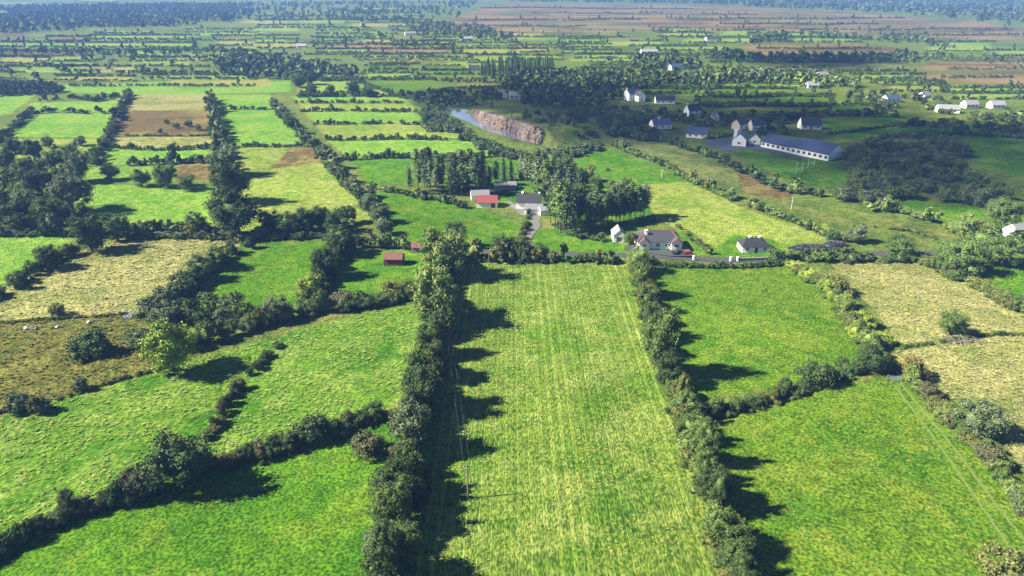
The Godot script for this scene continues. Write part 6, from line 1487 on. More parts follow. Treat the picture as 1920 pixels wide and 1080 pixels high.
func far_hedge(p: PackedVector2Array, tall: float, label: String, sd: int) -> void:
	rng.seed = sd
	var o := thing("hedgerow", label, "hedge", at(p[0].x, p[0].y), 0.0, "hedgerows between the distant fields")
	var list := []
	for s in along(p, tall * 0.62):
		if rng.randf() < 0.12: continue
		var q: Vector2 = s[0]
		var b := Basis(Vector3.UP, rng.randf() * TAU).scaled(Vector3(tall * 0.5, tall * 0.42 * rng.randf_range(0.5, 1.05) * (2.6 if rng.randf() < 0.08 else 1.0), tall * 0.5))
		list.append(Transform3D(b, at(q.x, q.y + rng.randf_range(-1, 1)) - o.position))
	if list.size() < 9: list.append_array(list)
	copies("foliage", crowns.far[sd % 4], leafy["dk"], list, o)

func wood(w: Array) -> void:
	rng.seed = hash(w[0])
	var p := poly(w[5])
	var lo := p[0]
	var hi := p[0]
	for q in p:
		lo = lo.min(q)
		hi = hi.max(q)
	var names: PackedStringArray = w[1].split(" ")
	var o := Node3D.new()
	o.name = numbered("woodland")
	add_child(o)
	meta(o, w[0], "woodland", "", "stuff")
	var lists := {}
	var step: float = w[3]
	var z := lo.y
	while z < hi.y:
		var x := lo.x
		while x < hi.x:
			var q := Vector2(x + rng.randf_range(-.45, .45) * step, z + rng.randf_range(-.45, .45) * step)
			if Geometry2D.is_point_in_polygon(q, p) and (n2.get_noise_2d(q.x * 0.5, q.y * 0.5) > -0.42 if q.y > -1000.0 else n1.get_noise_2d(q.x * 0.12, q.y * 0.2) + 0.3 * n2.get_noise_2d(q.x * 0.3, q.y * 0.3) > (0.06 if w[0].begins_with("scattered") else -0.12)):
				var key := names[rng.randi() % names.size()] + ":" + str(rng.randi() % 3)
				if not lists.has(key): lists[key] = []
				var r: float = w[2] * rng.randf_range(0.6, 1.2)
				var con: bool = w[4] == "farcon"
				var b := Basis(Vector3.UP, rng.randf() * TAU).scaled(Vector3(r, r * rng.randf_range(0.75, 1.05), r) if not con else Vector3.ONE * r * 3.4)
				lists[key].append(Transform3D(b, at(q.x, q.y)))
			x += step
		z += step
	for key in lists:
		var k: PackedStringArray = key.split(":")
		var kind: String = "far" if w[4] == "far" else ("spruce" if w[4] == "farcon" else "midbush")
		while lists[key].size() < 9: lists[key].append(lists[key][0])
		copies("trees", crowns[kind][int(k[1])], leafy[k[0]], lists[key], o)

# ---------------------------------------------------------------- standing grass
func tuft_mesh(sd: int, blades: int, tall: float, spread: float) -> ArrayMesh:
	rng.seed = sd
	var l := Leaves.new()
	for k in blades:
		var a := rng.randf() * TAU
		var d := Vector3(cos(a), 0, sin(a))
		var root := d * rng.randf() * spread * 0.5
		var tip := root + d * spread * rng.randf_range(0.2, 0.8) + Vector3(0, tall * rng.randf_range(0.6, 1.0), 0)
		var across := Vector3(-d.z, 0, d.x) * spread * rng.randf_range(0.12, 0.25)
		var i := l.v.size()
		l.v.append_array(PackedVector3Array([root - across, root + across, tip]))
		var nor := (Vector3(0, 1.0, 0) - d * 0.35).normalized()
		var h := hue()
		for q in 3:
			l.n.append(nor)
			l.c.append(h)
		l.idx.append_array(PackedInt32Array([i, i + 2, i + 1]))
	return l.mesh()

func tufts() -> void:
	# [field number, tufts per square metre, height, spread, cover colour, share of noise]
	var shapes := [tuft_mesh(701, 14, 1.0, 1.0), tuft_mesh(702, 12, 1.0, 1.1), tuft_mesh(703, 16, 1.0, 0.9)]
	for e in SWARD:
		rng.seed = 800 + e[0]
		var p := poly(FIELDS[e[0]][3])
		var lo := p[0]
		var hi := p[0]
		for q in p:
			lo = lo.min(q)
			hi = hi.max(q)
		lo.x = maxf(lo.x, -190.0)
		hi.x = minf(hi.x, 190.0)
		hi.y = minf(hi.y, -70.0)
		var n := int((hi.x - lo.x) * (hi.y - lo.y) * e[1])
		var lists := [[], [], [], []]
		for k in n:
			var q := Vector2(rng.randf_range(lo.x, hi.x), rng.randf_range(lo.y, hi.y))
			if e[0] == 0: q.x = snappedf(q.x, 1.3) + rng.randf_range(-0.28, 0.28)   # the mower left the stubble in rows
			var pick := n2.get_noise_2d(q.x * 1.4, q.y * 1.4)
			if pick < e[5] or not Geometry2D.is_point_in_polygon(q, p): continue
			var s: float = rng.randf_range(0.6, 1.2)
			var b := Basis(Vector3.UP, rng.randf() * TAU).scaled(Vector3(e[3] * s, e[2] * s * rng.randf_range(0.7, 1.2), e[3] * s))
			lists[rng.randi() % 4].append(Transform3D(b, at(q.x, q.y)))
		var o := Node3D.new()
		o.name = numbered("grass")
		add_child(o)
		meta(o, e[6], "grass", "", "stuff")
		for k in 4:
			var c: Color = e[4][k % e[4].size()]
			var m := StandardMaterial3D.new()
			m.albedo_color = lin(c.r * 1.25, c.g * 1.25, c.b * 1.25)
			m.vertex_color_use_as_albedo = true
			m.roughness = 0.9
			m.metallic_specular = 0.2
			if lists[k].size() > 8: copies("tufts", shapes[k % 3], m, lists[k], o)

# ---------------------------------------------------------------- buildings
# one wall with openings: rectangle from a to b (at the foot), height h, holes [[x0, y0, x1, y1], ...]; faces outward (to the right of a->b seen from above is outside when wound so)
func facade(st: SurfaceTool, a: Vector3, b: Vector3, h: float, holes: Array, out: Vector3) -> void:
	var ax := (b - a).normalized()
	var l := (b - a).length()
	var xs := [0.0, l]
	var ys := [0.0, h]
	for r in holes:
		xs.append_array([r[0], r[2]])
		ys.append_array([r[1], r[3]])
	xs.sort()
	ys.sort()
	for i in xs.size() - 1:
		for j in ys.size() - 1:
			if xs[i + 1] - xs[i] < 0.001 or ys[j + 1] - ys[j] < 0.001: continue
			var cx: float = (xs[i] + xs[i + 1]) / 2
			var cy: float = (ys[j] + ys[j + 1]) / 2
			if holes.any(func(r): return cx > r[0] and cx < r[2] and cy > r[1] and cy < r[3]): continue
			side(st, a + ax * xs[i] + Vector3.UP * ys[j], a + ax * xs[i + 1] + Vector3.UP * ys[j], a + ax * xs[i + 1] + Vector3.UP * ys[j + 1], a + ax * xs[i] + Vector3.UP * ys[j + 1], out)
	for r in holes:
		var p := [a + ax * r[0] + Vector3.UP * r[1], a + ax * r[2] + Vector3.UP * r[1], a + ax * r[2] + Vector3.UP * r[3], a + ax * r[0] + Vector3.UP * r[3]]
		for k in 4:
			quad(st, p[k], p[(k + 1) % 4], p[(k + 1) % 4] - out * 0.18, p[k] - out * 0.18)

func side(st: SurfaceTool, a: Vector3, b: Vector3, c: Vector3, d: Vector3, out: Vector3) -> void:
	if (b - a).cross(c - a).dot(out) > 0.0: quad(st, a, d, c, b)
	else: quad(st, a, b, c, d)

# house: length along x, depth along z, front at +z. windows on the front as [centre x, sill, width, height, kind]
func house(label: String, x: float, z: float, turn: float, d: Dictionary) -> Node3D:
	var o := thing(d.get("name", "house"), label, d.get("category", "house"), at(x, z), turn, d.get("group", ""))
	var l: float = d.l / 2
	var w: float = d.w / 2
	var h: float = d.h
	var rh: float = d.rh
	var holes := []
	var wins: Array = d.get("win", [])
	for k in wins:
		holes.append([k[0] + l - k[2] / 2, k[1], k[0] + l + k[2] / 2, k[1] + k[3]])
	var st := begin()
	facade(st, Vector3(-l, 0, w), Vector3(l, 0, w), h, holes, Vector3.BACK)
	facade(st, Vector3(l, 0, -w), Vector3(-l, 0, -w), h, [], Vector3.FORWARD)
	var endholes := []
	for k in d.get("endwin", []):
		endholes.append([k[0] + w - k[2] / 2, k[1], k[0] + w + k[2] / 2, k[1] + k[3]])
	facade(st, Vector3(-l, 0, -w), Vector3(-l, 0, w), h, endholes, Vector3.LEFT)
	facade(st, Vector3(l, 0, w), Vector3(l, 0, -w), h, [], Vector3.RIGHT)
	if not d.get("centre", false): o.position -= o.basis.z * w   # the given point is the middle of the front
	var hip: float = d.get("hip", 0.0)
	if hip == 0.0:
		for e in [-1.0, 1.0]:
			var a := Vector3(e * l, h, -w)
			var b := Vector3(e * l, h, w)
			var c := Vector3(e * l, h + rh, 0)
			if e < 0: tri(st, a, c, b)
			else: tri(st, a, b, c)
	st.set_material(null)
	part("wall", done(st), mats[d.get("wall", "white")], o)
	# roof of real thickness with overhang
	var ov: float = d.get("over", 0.35)
	var t := 0.16
	var s2 := rh / w
	var lx := l + (ov if hip > 0.0 else 0.12)
	var e0 := Vector3(0, h - ov * s2 + t, w + ov)
	var rt := begin()
	var rx := lx - hip
	var top := h + rh + t
	quad(rt, Vector3(-lx, e0.y, e0.z), Vector3(-rx, top, 0), Vector3(rx, top, 0), Vector3(lx, e0.y, e0.z))
	quad(rt, Vector3(lx, e0.y, -e0.z), Vector3(rx, top, 0), Vector3(-rx, top, 0), Vector3(-lx, e0.y, -e0.z))
	if hip > 0.0:
		tri(rt, Vector3(-lx, e0.y, -e0.z), Vector3(-rx, top, 0), Vector3(-lx, e0.y, e0.z))
		tri(rt, Vector3(lx, e0.y, e0.z), Vector3(rx, top, 0), Vector3(lx, e0.y, -e0.z))
	for sgn in [-1.0, 1.0]:   # eaves board
		quad(rt, Vector3(-lx, e0.y - t, sgn * e0.z), Vector3(-lx, e0.y, sgn * e0.z), Vector3(lx, e0.y, sgn * e0.z), Vector3(lx, e0.y - t, sgn * e0.z))
		if hip > 0.0:
			quad(rt, Vector3(sgn * lx, e0.y - t, -e0.z), Vector3(sgn * lx, e0.y, -e0.z), Vector3(sgn * lx, e0.y, e0.z), Vector3(sgn * lx, e0.y - t, e0.z))
		else:
			for s3 in [-1.0, 1.0]:
				quad(rt, Vector3(sgn * lx, e0.y - t, s3 * e0.z), Vector3(sgn * lx, e0.y, s3 * e0.z), Vector3(sgn * lx, top, 0), Vector3(sgn * lx, top - t, 0))
	quad(rt, Vector3(-lx, e0.y - t, e0.z), Vector3(lx, e0.y - t, e0.z), Vector3(lx, top - t, 0), Vector3(-lx, top - t, 0)) if hip == 0.0 else quad(rt, Vector3(-lx, e0.y - t, e0.z), Vector3(lx, e0.y - t, e0.z), Vector3(lx, e0.y - t, -e0.z), Vector3(-lx, e0.y - t, -e0.z))
	if hip == 0.0: quad(rt, Vector3(-lx, e0.y - t, -e0.z), Vector3(lx, e0.y - t, -e0.z), Vector3(lx, top - t, 0), Vector3(-lx, top - t, 0))
	var roof := part("roof", done(rt), mats[d.get("roof", "slate")], o)
	if d.has("ridge"):
		var rd := begin()
		tube(rd, Vector3(-rx, top + 0.02, 0), Vector3(rx, top + 0.02, 0), 0.16, 0.16, 6)
		if hip > 0.0:
			for sx in [-1.0, 1.0]:
				for sz in [-1.0, 1.0]:
					tube(rd, Vector3(sx * rx, top + 0.02, 0), Vector3(sx * lx, e0.y + 0.02, sz * e0.z), 0.14, 0.14, 6)
		part("ridge", done(rd), mats[d.ridge], roof)
	for k in d.get("chim", []):   # [x, z, width, depth, top height]
		var cs := begin()
		box(cs, Vector3(k[0] - k[2] / 2, h - 0.2, k[1] - k[3] / 2), Vector3(k[0] + k[2] / 2, h + rh + k[4], k[1] + k[3] / 2))
		box(cs, Vector3(k[0] - k[2] / 2 - 0.08, h + rh + k[4], k[1] - k[3] / 2 - 0.08), Vector3(k[0] + k[2] / 2 + 0.08, h + rh + k[4] + 0.15, k[1] + k[3] / 2 + 0.08))
		for q in [-0.25, 0.25]:
			tube(cs, Vector3(k[0] + q * k[2], h + rh + k[4] + 0.1, k[1]), Vector3(k[0] + q * k[2], h + rh + k[4] + 0.5, k[1]), 0.12, 0.1, 6)
		part("chimney", done(cs), mats[d.get("chimwall", "white")], roof)
	for k in wins:
		opening(o, k, Vector3(k[0], k[1], w - 0.14), 0.0)
	for k in d.get("endwin", []):
		opening(o, k, Vector3(-l + 0.14, k[1], k[0]), -PI / 2)
	return o

func opening(o: Node3D, k: Array, p: Vector3, turn: float) -> void:
	var n := Node3D.new()
	n.name = k[4] if k.size() > 4 else "window"
	o.add_child(n, true)
	n.position = p
	n.rotation.y = turn
	var hw: float = k[2] / 2
	var hh: float = k[3]
	if n.name.begins_with("window"):
		part("pane", box_mesh(Vector3(-hw, 0, -0.02), Vector3(hw, hh, 0)), mats.glass, n)
		var f := begin()
		for b in [[-hw, 0, hw, 0.07], [-hw, hh - 0.07, hw, hh], [-hw, 0.07, -hw + 0.07, hh - 0.07], [hw - 0.07, 0.07, hw, hh - 0.07], [-0.035, 0.07, 0.035, hh - 0.07]]:
			box(f, Vector3(b[0], b[1], 0.002), Vector3(b[2], b[3], 0.06))
		part("frame", done(f), mats.white, n)
		part("sill", box_mesh(Vector3(-hw - 0.1, -0.1, 0.0), Vector3(hw + 0.1, -0.005, 0.22)), mats.white, n)
	else:
		part("leaf", box_mesh(Vector3(-hw, 0, -0.03), Vector3(hw, hh, 0.02)), mats.door if n.name.begins_with("door") else mats.grey, n)

func gablet(o: Node3D, x: float, half: float, h: float, rh: float, front: float, back: float, roofmat: String) -> void:
	# projecting gabled bay on the front of a house, with bargeboards
	var b := Node3D.new()
	b.name = "bay"
	o.add_child(b, true)
	b.position = Vector3(x, 0, 0)
	var st := begin()
	facade(st, Vector3(-half, 0, front), Vector3(half, 0, front), h, [[half - 0.8, 0.9, half + 0.8, 2.1]], Vector3.BACK)
	quad(st, Vector3(-half, 0, back), Vector3(-half, h, back), Vector3(-half, h, front), Vector3(-half, 0, front))
	quad(st, Vector3(half, 0, front), Vector3(half, h, front), Vector3(half, h, back), Vector3(half, 0, back))
	tri(st, Vector3(-half, h, front), Vector3(0, h + rh, front), Vector3(half, h, front))
	part("wall", done(st), mats.white, b)
	var rt := begin()
	for s in [-1.0, 1.0]:
		var e := Vector3(s * (half + 0.3), h - 0.3 * rh / half + 0.1, 0)
		quad(rt, e + Vector3(0, 0, front + 0.25), Vector3(0, h + rh + 0.12, front + 0.25), Vector3(0, h + rh + 0.12, back), e + Vector3(0, 0, back))
	part("roof", done(rt), mats[roofmat], b)
	var bb := begin()
	for s in [-1.0, 1.0]:
		tube(bb, Vector3(s * (half + 0.3), h - 0.3 * rh / half + 0.14, front + 0.28), Vector3(0, h + rh + 0.16, front + 0.28), 0.17, 0.17, 6)
	part("bargeboard", done(bb), mats.trim, b)
	opening(o, [0, 0.9, 1.6, 1.2], Vector3(x, 0.9, front - 0.14), 0.0)

func ribbon(p: PackedVector2Array, w: float, lift: float) -> ArrayMesh:
	var st := begin()
	var dense := along(p, 2.5)
	for k in dense.size() - 1:
		var a: Vector2 = dense[k][0]
		var b: Vector2 = dense[k + 1][0]
		var na := Vector2(-dense[k][1].y, dense[k][1].x) * w / 2
		var nb := Vector2(-dense[k + 1][1].y, dense[k + 1][1].x) * w / 2
		st.set_smooth_group(0)
		var q := [a - na, a + na, b + nb, b - nb]
		var v := q.map(func(e): return Vector3(e.x, hgt(e.x, e.y) + lift, e.y))
		for e in [v[0], v[3], v[2], v[0], v[2], v[1]]: st.add_vertex(e)
	return done(st)

func flat(p: PackedVector2Array, lift: float) -> ArrayMesh:
	var st := begin()
	var t := Geometry2D.triangulate_polygon(p)
	for k in range(0, t.size(), 3):
		var a := p[t[k]]
		var b := p[t[k + 1]]
		var c := p[t[k + 2]]
		if (b - a).cross(c - a) < 0.0:
			var e := b
			b = c
			c = e
		st.set_smooth_group(0)
		for e in [a, b, c]: st.add_vertex(Vector3(e.x, lift, e.y))
	return done(st)

func blob(r: Vector3, sd: int, rough: float, rows := 8, cols := 12) -> ArrayMesh:
	var n := noise_of(FastNoiseLite.TYPE_SIMPLEX_SMOOTH, 0.9, 3, sd)
	var st := begin()
	var pt := func(j: int, i: int) -> Vector3:
		var th := PI * j / rows
		var ph := TAU * (i % cols) / cols
		var d := Vector3(sin(th) * cos(ph), cos(th), sin(th) * sin(ph))
		return d * r * (1.0 + rough * n.get_noise_3dv(d * 2.0))
	st.set_smooth_group(0)
	for j in rows:
		for i in cols:
			var a: Vector3 = pt.call(j, i)
			var b: Vector3 = pt.call(j, i + 1)
			var c: Vector3 = pt.call(j + 1, i + 1)
			var d: Vector3 = pt.call(j + 1, i)
			for v in [a, b, c, a, c, d]: st.add_vertex(v)
	return done(st)

# ---------------------------------------------------------------- setting
func setting() -> void:
	var road := part("road", ribbon(poly([-239.5, -249.5, -197.8, -248.9, -148.0, -248.3, -103.4, -244.2, -68.5, -242.4, -47.1, -235.1, -17.2, -228.2, 0.0, -225.1, 41.1, -221.6, 68.7, -220.1, 93.0, -220.6, 112.6, -223.1, 128.6, -225.1, 151.3, -225.1, 179.1, -227.1, 211.8, -232.4]), 4.2, 0.06), mats.asphalt, self)
	meta(road, "narrow tarmac road running between hedges across the middle", "road", "", "structure")
	var lane := part("path", ribbon(poly([8.5, -224.1, 4.9, -235.1, 6.7, -243.6, 10.0, -253.2, 8.6, -260.8, 4.0, -270.3, 0.0, -279.6, -2.3, -286.4]), 3.0, 0.09), mats.track, self)
	meta(lane, "pale gravel lane curving from the road up to the farmyard", "lane", "", "structure")
	var drive := part("pavement", flat(poly([39.6, -227.1, 44.4, -236.8, 44.8, -227.1, 58.9, -226.1, 63.5, -228.2, 63.3, -221.1, 55.0, -221.1, 45.4, -225.1]), hgt(51.5, -227.1) + 0.3), mats.asphalt, self)
	meta(drive, "grey tarmac forecourt in front of the bungalow", "driveway", "", "structure")
	var yard := part("pavement", flat(poly([109.7, -397.7, 130.3, -412.0, 139.8, -406.2, 144.7, -392.3, 130.6, -381.8, 118.7, -376.7]), 0.08), mats.yard, self)
	meta(yard, "blue-grey tarmac car park beside the school", "car park", "", "structure")
	var apron := part("pavement", flat(poly([129.2, -387.0, 144.0, -395.0, 167.1, -357.6, 162.8, -350.9, 150.7, -366.9]), 0.05), mats.yard, self)
	meta(apron, "tarmac strip along the front of the school", "pavement", "", "structure")
	var farm := part("pavement", flat(poly([-1.2, -283.3, 5.6, -273.1, 11.3, -264.2, 11.4, -257.0, 7.0, -265.5, 0.4, -275.2]), hgt(5.5, -268.9) + 0.25), mats.track, self)
	meta(farm, "pale gravel farmyard between the barn and the farmhouse", "yard", "", "structure")
	var pond := part("water", flat(poly([-49.7, -502.0, -42.9, -508.4, -31.7, -504.1, -27.2, -491.6, -19.9, -468.3, -10.4, -445.2, 1.7, -425.7, 13.4, -399.1, 18.5, -392.3, 13.3, -395.0, 1.6, -407.6, -15.0, -428.8, -25.9, -452.1, -37.3, -473.9]), 0.12), mats.water, self)
	meta(pond, "still quarry pond mirroring the sky below the rock face", "pond", "", "structure")
	for a in [[[-113.0, -176.1, -111.8, -177.4, -109.3, -176.1, -108.9, -173.4, -110.7, -173.4], "small pool of water among the marsh rushes"]]:
		var c := poly(a[0])
		var o := part("water", flat(c, hgt(c[0].x, c[0].y) + 0.18), mats.water, self)
		meta(o, a[1], "pool", "", "structure")
	for a in [[[93.9, -140.4, 92.6, -125.8, 91.5, -112.0, 90.2, -98.2, 89.2, -85.5], "outer wheel track along the right edge of the lower lush field"], [[91.9, -139.4, 90.3, -125.2, 88.7, -110.7, 87.1, -97.1, 85.3, -84.3], "inner wheel track along the right edge of the lower lush field"], [[-23.9, -279.6, -17.5, -267.5, -11.6, -255.7, -7.1, -243.6], "left wheel track across the field below the barn"], [[-22.4, -280.3, -16.0, -268.2, -9.9, -256.3, -5.3, -243.6], "right wheel track across the field below the barn"]]:
		var tr := part("track", ribbon(poly(a[0]), 0.6 if "lush" in a[1] else 0.4, 0.07), mats.wheeling if "lush" in a[1] else mats.rut, self)
		meta(tr, a[1], "wheel track", "", "structure")
	cliff()
	clouds()

func cliff() -> void:
	# quarry face: irregular vertical buttresses of rock standing along the pond
	rng.seed = 31
	var base := poly([-29.3, -487.6, -25.8, -477.8, -19.6, -460.9, -8.5, -438.5, 1.6, -421.0, 12.5, -397.7, 17.3, -393.6, 23.2, -395.0, 28.2, -400.5])
	var tall := [3.5, 5.0, 6.5, 7.5, 8.5, 9.0, 7.0, 4.0, 1.5]
	var o := thing("quarry_cliff", "orange and grey quarried rock face above the pond", "cliff", at(base[0].x, base[0].y))
	var nn := noise_of(FastNoiseLite.TYPE_SIMPLEX_SMOOTH, 0.12, 4, 41)
	var tones := [Color(.42, .27, .17), Color(.33, .24, .19), Color(.30, .27, .27), Color(.24, .20, .19), Color(.38, .19, .11), Color(.36, .33, .33)]
	var total := 0.0
	var st := begin()
	var ring := []
	for k in base.size() - 1:
		var n := int(base[k].distance_to(base[k + 1]) / 0.9) + 1
		for s in n:
			var f := float(s) / n
			ring.append([base[k].lerp(base[k + 1], f), lerpf(tall[k], tall[k + 1], f), (base[k + 1] - base[k]).normalized()])
	var rows := 9
	var grid := []
	var cols := []
	for c in ring:
		var q: Vector2 = c[0]
		var back := Vector2(-c[2].y, c[2].x) * CLIFF_SIDE
		var top: float = c[1] * (1.0 + 0.16 * nn.get_noise_2d(q.x * 4.0, q.y * 4.0))
		var line := []
		var cl := []
		for j in rows + 1:
			var f := float(j) / rows
			var y := -0.3 + top * f
			var bulge := 0.8 * snappedf(2.2 * nn.get_noise_3d(q.x * 6.0, y * 0.8, q.y * 6.0), 0.5) + 0.5 * nn.get_noise_3d(q.x * 16.0, y * 5.0, q.y * 16.0)
			var r := q + back * (1.0 * f - bulge)
			if j == rows: r += back * 0.6
			line.append(Vector3(r.x, y, r.y) - o.position)
			var tn: Color = tones[int(absf(nn.get_noise_2d(q.x * 4.0 + 50.0, q.y * 4.0 + y * 0.12)) * 23.0) % tones.size()]
			cl.append(tn.lerp(Color(.22, .16, .11), 0.35) * (0.7 + 0.5 * nn.get_noise_3d(q.x * 20.0, y * 9.0, q.y * 20.0)))
		line.append(line[rows] + Vector3(back.x, -0.05, back.y) * 5.0)
		cl.append(Color(.13, .15, .05))
		grid.append(line)
		cols.append(cl)
	st.set_smooth_group(-1)
	for k in grid.size() - 1:
		for j in rows + 1:
			for e in [[k, j], [k, j + 1], [k + 1, j + 1], [k, j], [k + 1, j + 1], [k + 1, j]]:
				var cc: Color = cols[e[0]][e[1]]
				st.set_color(Color(cc.r, cc.g, cc.b))
				st.add_vertex(grid[e[0]][e[1]])
	part("rock_face", done(st), mats.rock, o)

func clouds() -> void:
	# broken cumulus drifting overhead, out of the picture; its shadow lies over the school and its surroundings
	var k := 0
	for a in [[[-27.7, -608.2, 103.8, -623.6, 143.4, -552.9, 223.0, -540.5, 276.7, -485.6, 337.3, -448.6, 294.5, -357.6, 228.9, -291.1, 180.2, -292.7, 150.4, -306.0, 125.9, -344.4, 92.3, -392.3, 38.1, -406.2, -3.5, -453.8, -67.5, -552.9], "cumulus cloud whose shadow covers the school and the quarry"], [[254.1, -853.9, 376.3, -842.5, 436.5, -789.9, 334.0, -743.2, 259.5, -789.9], "small cumulus cloud whose shadow crosses the far moor"]]:
		rng.seed = 61 + k
		var p := poly(a[0])
		var lo := p[0]
		var hi := p[0]
		for q in p:
			lo = lo.min(q)
			hi = hi.max(q)
		var o := thing("cloud", a[1], "cloud", Vector3.ZERO)
		var shapes := [blob(Vector3(1, 0.6, 1), 70, 0.5, 10, 16), blob(Vector3(1, 0.7, 1), 71, 0.5, 10, 16), blob(Vector3(1, 0.55, 1), 72, 0.5, 10, 16)]
		var step := 30.0
		var z := lo.y
		while z < hi.y:
			var x := lo.x
			while x < hi.x:
				var q := Vector2(x + rng.randf_range(-10, 10), z + rng.randf_range(-10, 10))
				if Geometry2D.is_point_in_polygon(q, p):
					var m := part("puff", shapes[rng.randi() % 3], mats.cloud, o)
					var lift := rng.randf_range(640.0, 690.0)
					m.position = Vector3(q.x, 0, q.y) + SUN_TOWARDS * (lift / SUN_TOWARDS.y)
					m.rotation.y = rng.randf() * TAU
					m.scale = Vector3.ONE * rng.randf_range(22.0, 30.0)
				x += step
			z += step
		k += 1

# ---------------------------------------------------------------- buildings
func between(label: String, ax: float, az: float, bx: float, bz: float, d: Dictionary) -> Node3D:
	d.l = Vector2(ax - bx, az - bz).length()
	return house(label, (ax + bx) / 2, (az + bz) / 2, atan2(-(bz - az), bx - ax), d)

func buildings() -> void:
	var b := house("white bungalow with slate hipped roof, red trim and one tall chimney", 52.9, -228.7, 0.0, {"l": 15.6, "w": 8.6, "h": 2.8, "rh": 2.7, "hip": 3.6, "roof": "slate", "ridge": "trim", "chim": [[-4.6, 1.6, 0.9, 0.7, 0.6]], "win": [[-3.4, 0.9, 0.7, 1.2], [-0.6, 0.9, 1.3, 1.2], [2.4, 0.9, 0.9, 1.2], [3.6, 0.9, 0.9, 1.2]], "endwin": [[1.5, 0.9, 1.2, 1.2], [-1.8, 0.9, 1.2, 1.2]]})
	gablet(b, -5.6, 1.9, 2.7, 1.7, 5.4, 1.2, "slate")
	gablet(b, 5.9, 1.9, 2.7, 1.7, 5.4, 1.2, "slate")
	house("small white garage with gable front and steep grey roof", 39.5, -238.4, PI / 2, {"name": "garage", "category": "garage", "l": 6.5, "w": 4.4, "h": 2.6, "rh": 2.0, "roof": "grey", "endwin": [[0.0, 0.0, 2.2, 2.0, "garage_door"]], "centre": true})
	house("white cottage with dark hipped roof and two chimneys", 86.8, -226.1, 0.0, {"l": 9.8, "w": 6.2, "h": 2.5, "rh": 2.1, "hip": 2.4, "roof": "dark", "chim": [[-1.8, 0.0, 0.8, 0.6, 0.5], [1.7, 0.0, 0.8, 0.6, 0.5]], "win": [[-3.1, 0.9, 1.1, 1.1], [3.1, 0.9, 1.1, 1.1], [0.1, 0.0, 1.1, 2.0, "door"]]})
	house("white gabled farmhouse with black slate roof beside the tall pines", 6.9, -273.8, -0.05, {"l": 10.5, "w": 6.5, "h": 3.0, "rh": 2.8, "roof": "dark", "chim": [[-2.6, 0, 0.9, 0.7, 0.5], [4.4, 0, 0.8, 0.6, 0.4]], "win": [[-3.6, 0.9, 1, 1.3], [-1.2, 0.9, 1, 1.3], [0.6, 0, 1, 2.1, "door"], [2.6, 0.9, 1, 1.3]]})
	house("low white outbuilding with grey roof in front of the farmhouse", 8.8, -266.9, -0.08, {"name": "outbuilding", "category": "outbuilding", "l": 7.5, "w": 4.6, "h": 2.3, "rh": 1.5, "roof": "tin", "win": [[-1, 0, 1, 1.9, "door"]]})
	house("small grey-roofed lean-to shed under the pines", 13.5, -265.5, 0.3, {"name": "shed", "category": "shed", "l": 5, "w": 3.6, "h": 2.1, "rh": 1.0, "roof": "grey"})
	house("barn with bright red tin roof and white gable", -10.6, -276.7, -0.03, {"name": "barn", "category": "barn", "l": 8.6, "w": 6, "h": 2.4, "rh": 2.2, "roof": "red", "wall": "white", "win": [[2.6, 0, 1.8, 2, "door"]]})
	house("grey-roofed cowshed behind the red-roofed barn", -13.7, -285.6, 0.12, {"name": "cowshed", "category": "shed", "l": 9, "w": 6, "h": 2.4, "rh": 1.5, "roof": "tin", "wall": "cream"})
	house("long low grey shed in front of the two spruces", -2.9, -301.7, 0.1, {"name": "shed", "category": "shed", "l": 11, "w": 5, "h": 2.2, "rh": 1.2, "roof": "tin", "wall": "grey"})
	house("little red tin shed in the paddock", -40.3, -213.4, -0.05, {"name": "shed", "category": "shed", "l": 6.4, "w": 5, "h": 2.5, "rh": 1.5, "roof": "rust", "wall": "rust"})
	house("rusty-roofed outhouse half hidden behind the ash trees", -33.6, -224.6, -0.05, {"name": "shed", "category": "shed", "l": 4, "w": 3.4, "h": 2.1, "rh": 1.0, "roof": "rust", "wall": "stone"})
	house("white house with pale grey roof cut by the right frame edge", 191.3, -237.9, 0.25, {"l": 10, "w": 6.5, "h": 2.8, "rh": 2.4, "roof": "grey", "win": [[-4, 0.9, 1.4, 1.2], [-1, 0.9, 1.4, 1.2]]})
	# school
	var wl := []
	for k in 7: wl.append([-9.6 + 3.2 * k, 1.0, 1.8, 1.6])
	between("long white school block with blue slate roof", 153.0, -371.8, 166.2, -354.2, {"name": "school_building", "category": "school", "w": 15.0, "h": 3.6, "rh": 4.2, "roof": "blueslate", "win": wl})
	var wm := []
	for k in 6: wm.append([-8.0 + 3.2 * k, 1.0, 1.8, 1.5])
	between("lower middle wing of the school with blue roof and row of windows", 142.1, -388.3, 153.2, -373.0, {"name": "school_wing", "category": "school", "w": 12.0, "h": 3.2, "rh": 3.4, "roof": "blueslate", "win": wm})
	house("white gabled hall at the car park end of the school", 131.9, -395.0, PI / 2 - 0.35, {"name": "school_hall", "category": "school", "l": 13, "w": 7.5, "h": 3.8, "rh": 3.2, "roof": "blueslate", "chim": [[-3.5, -2.6, 1.8, 1.8, 1.6]], "endwin": [[0, 1.0, 1.6, 1.4]], "centre": true})
	house("small white gabled porch block between hall and school wing", 141.5, -397.7, PI / 2 - 0.3, {"name": "school_porch", "category": "school", "l": 9, "w": 6, "h": 3.2, "rh": 2.8, "roof": "dark", "endwin": [[0, 0.9, 1.5, 1.3]], "centre": true})
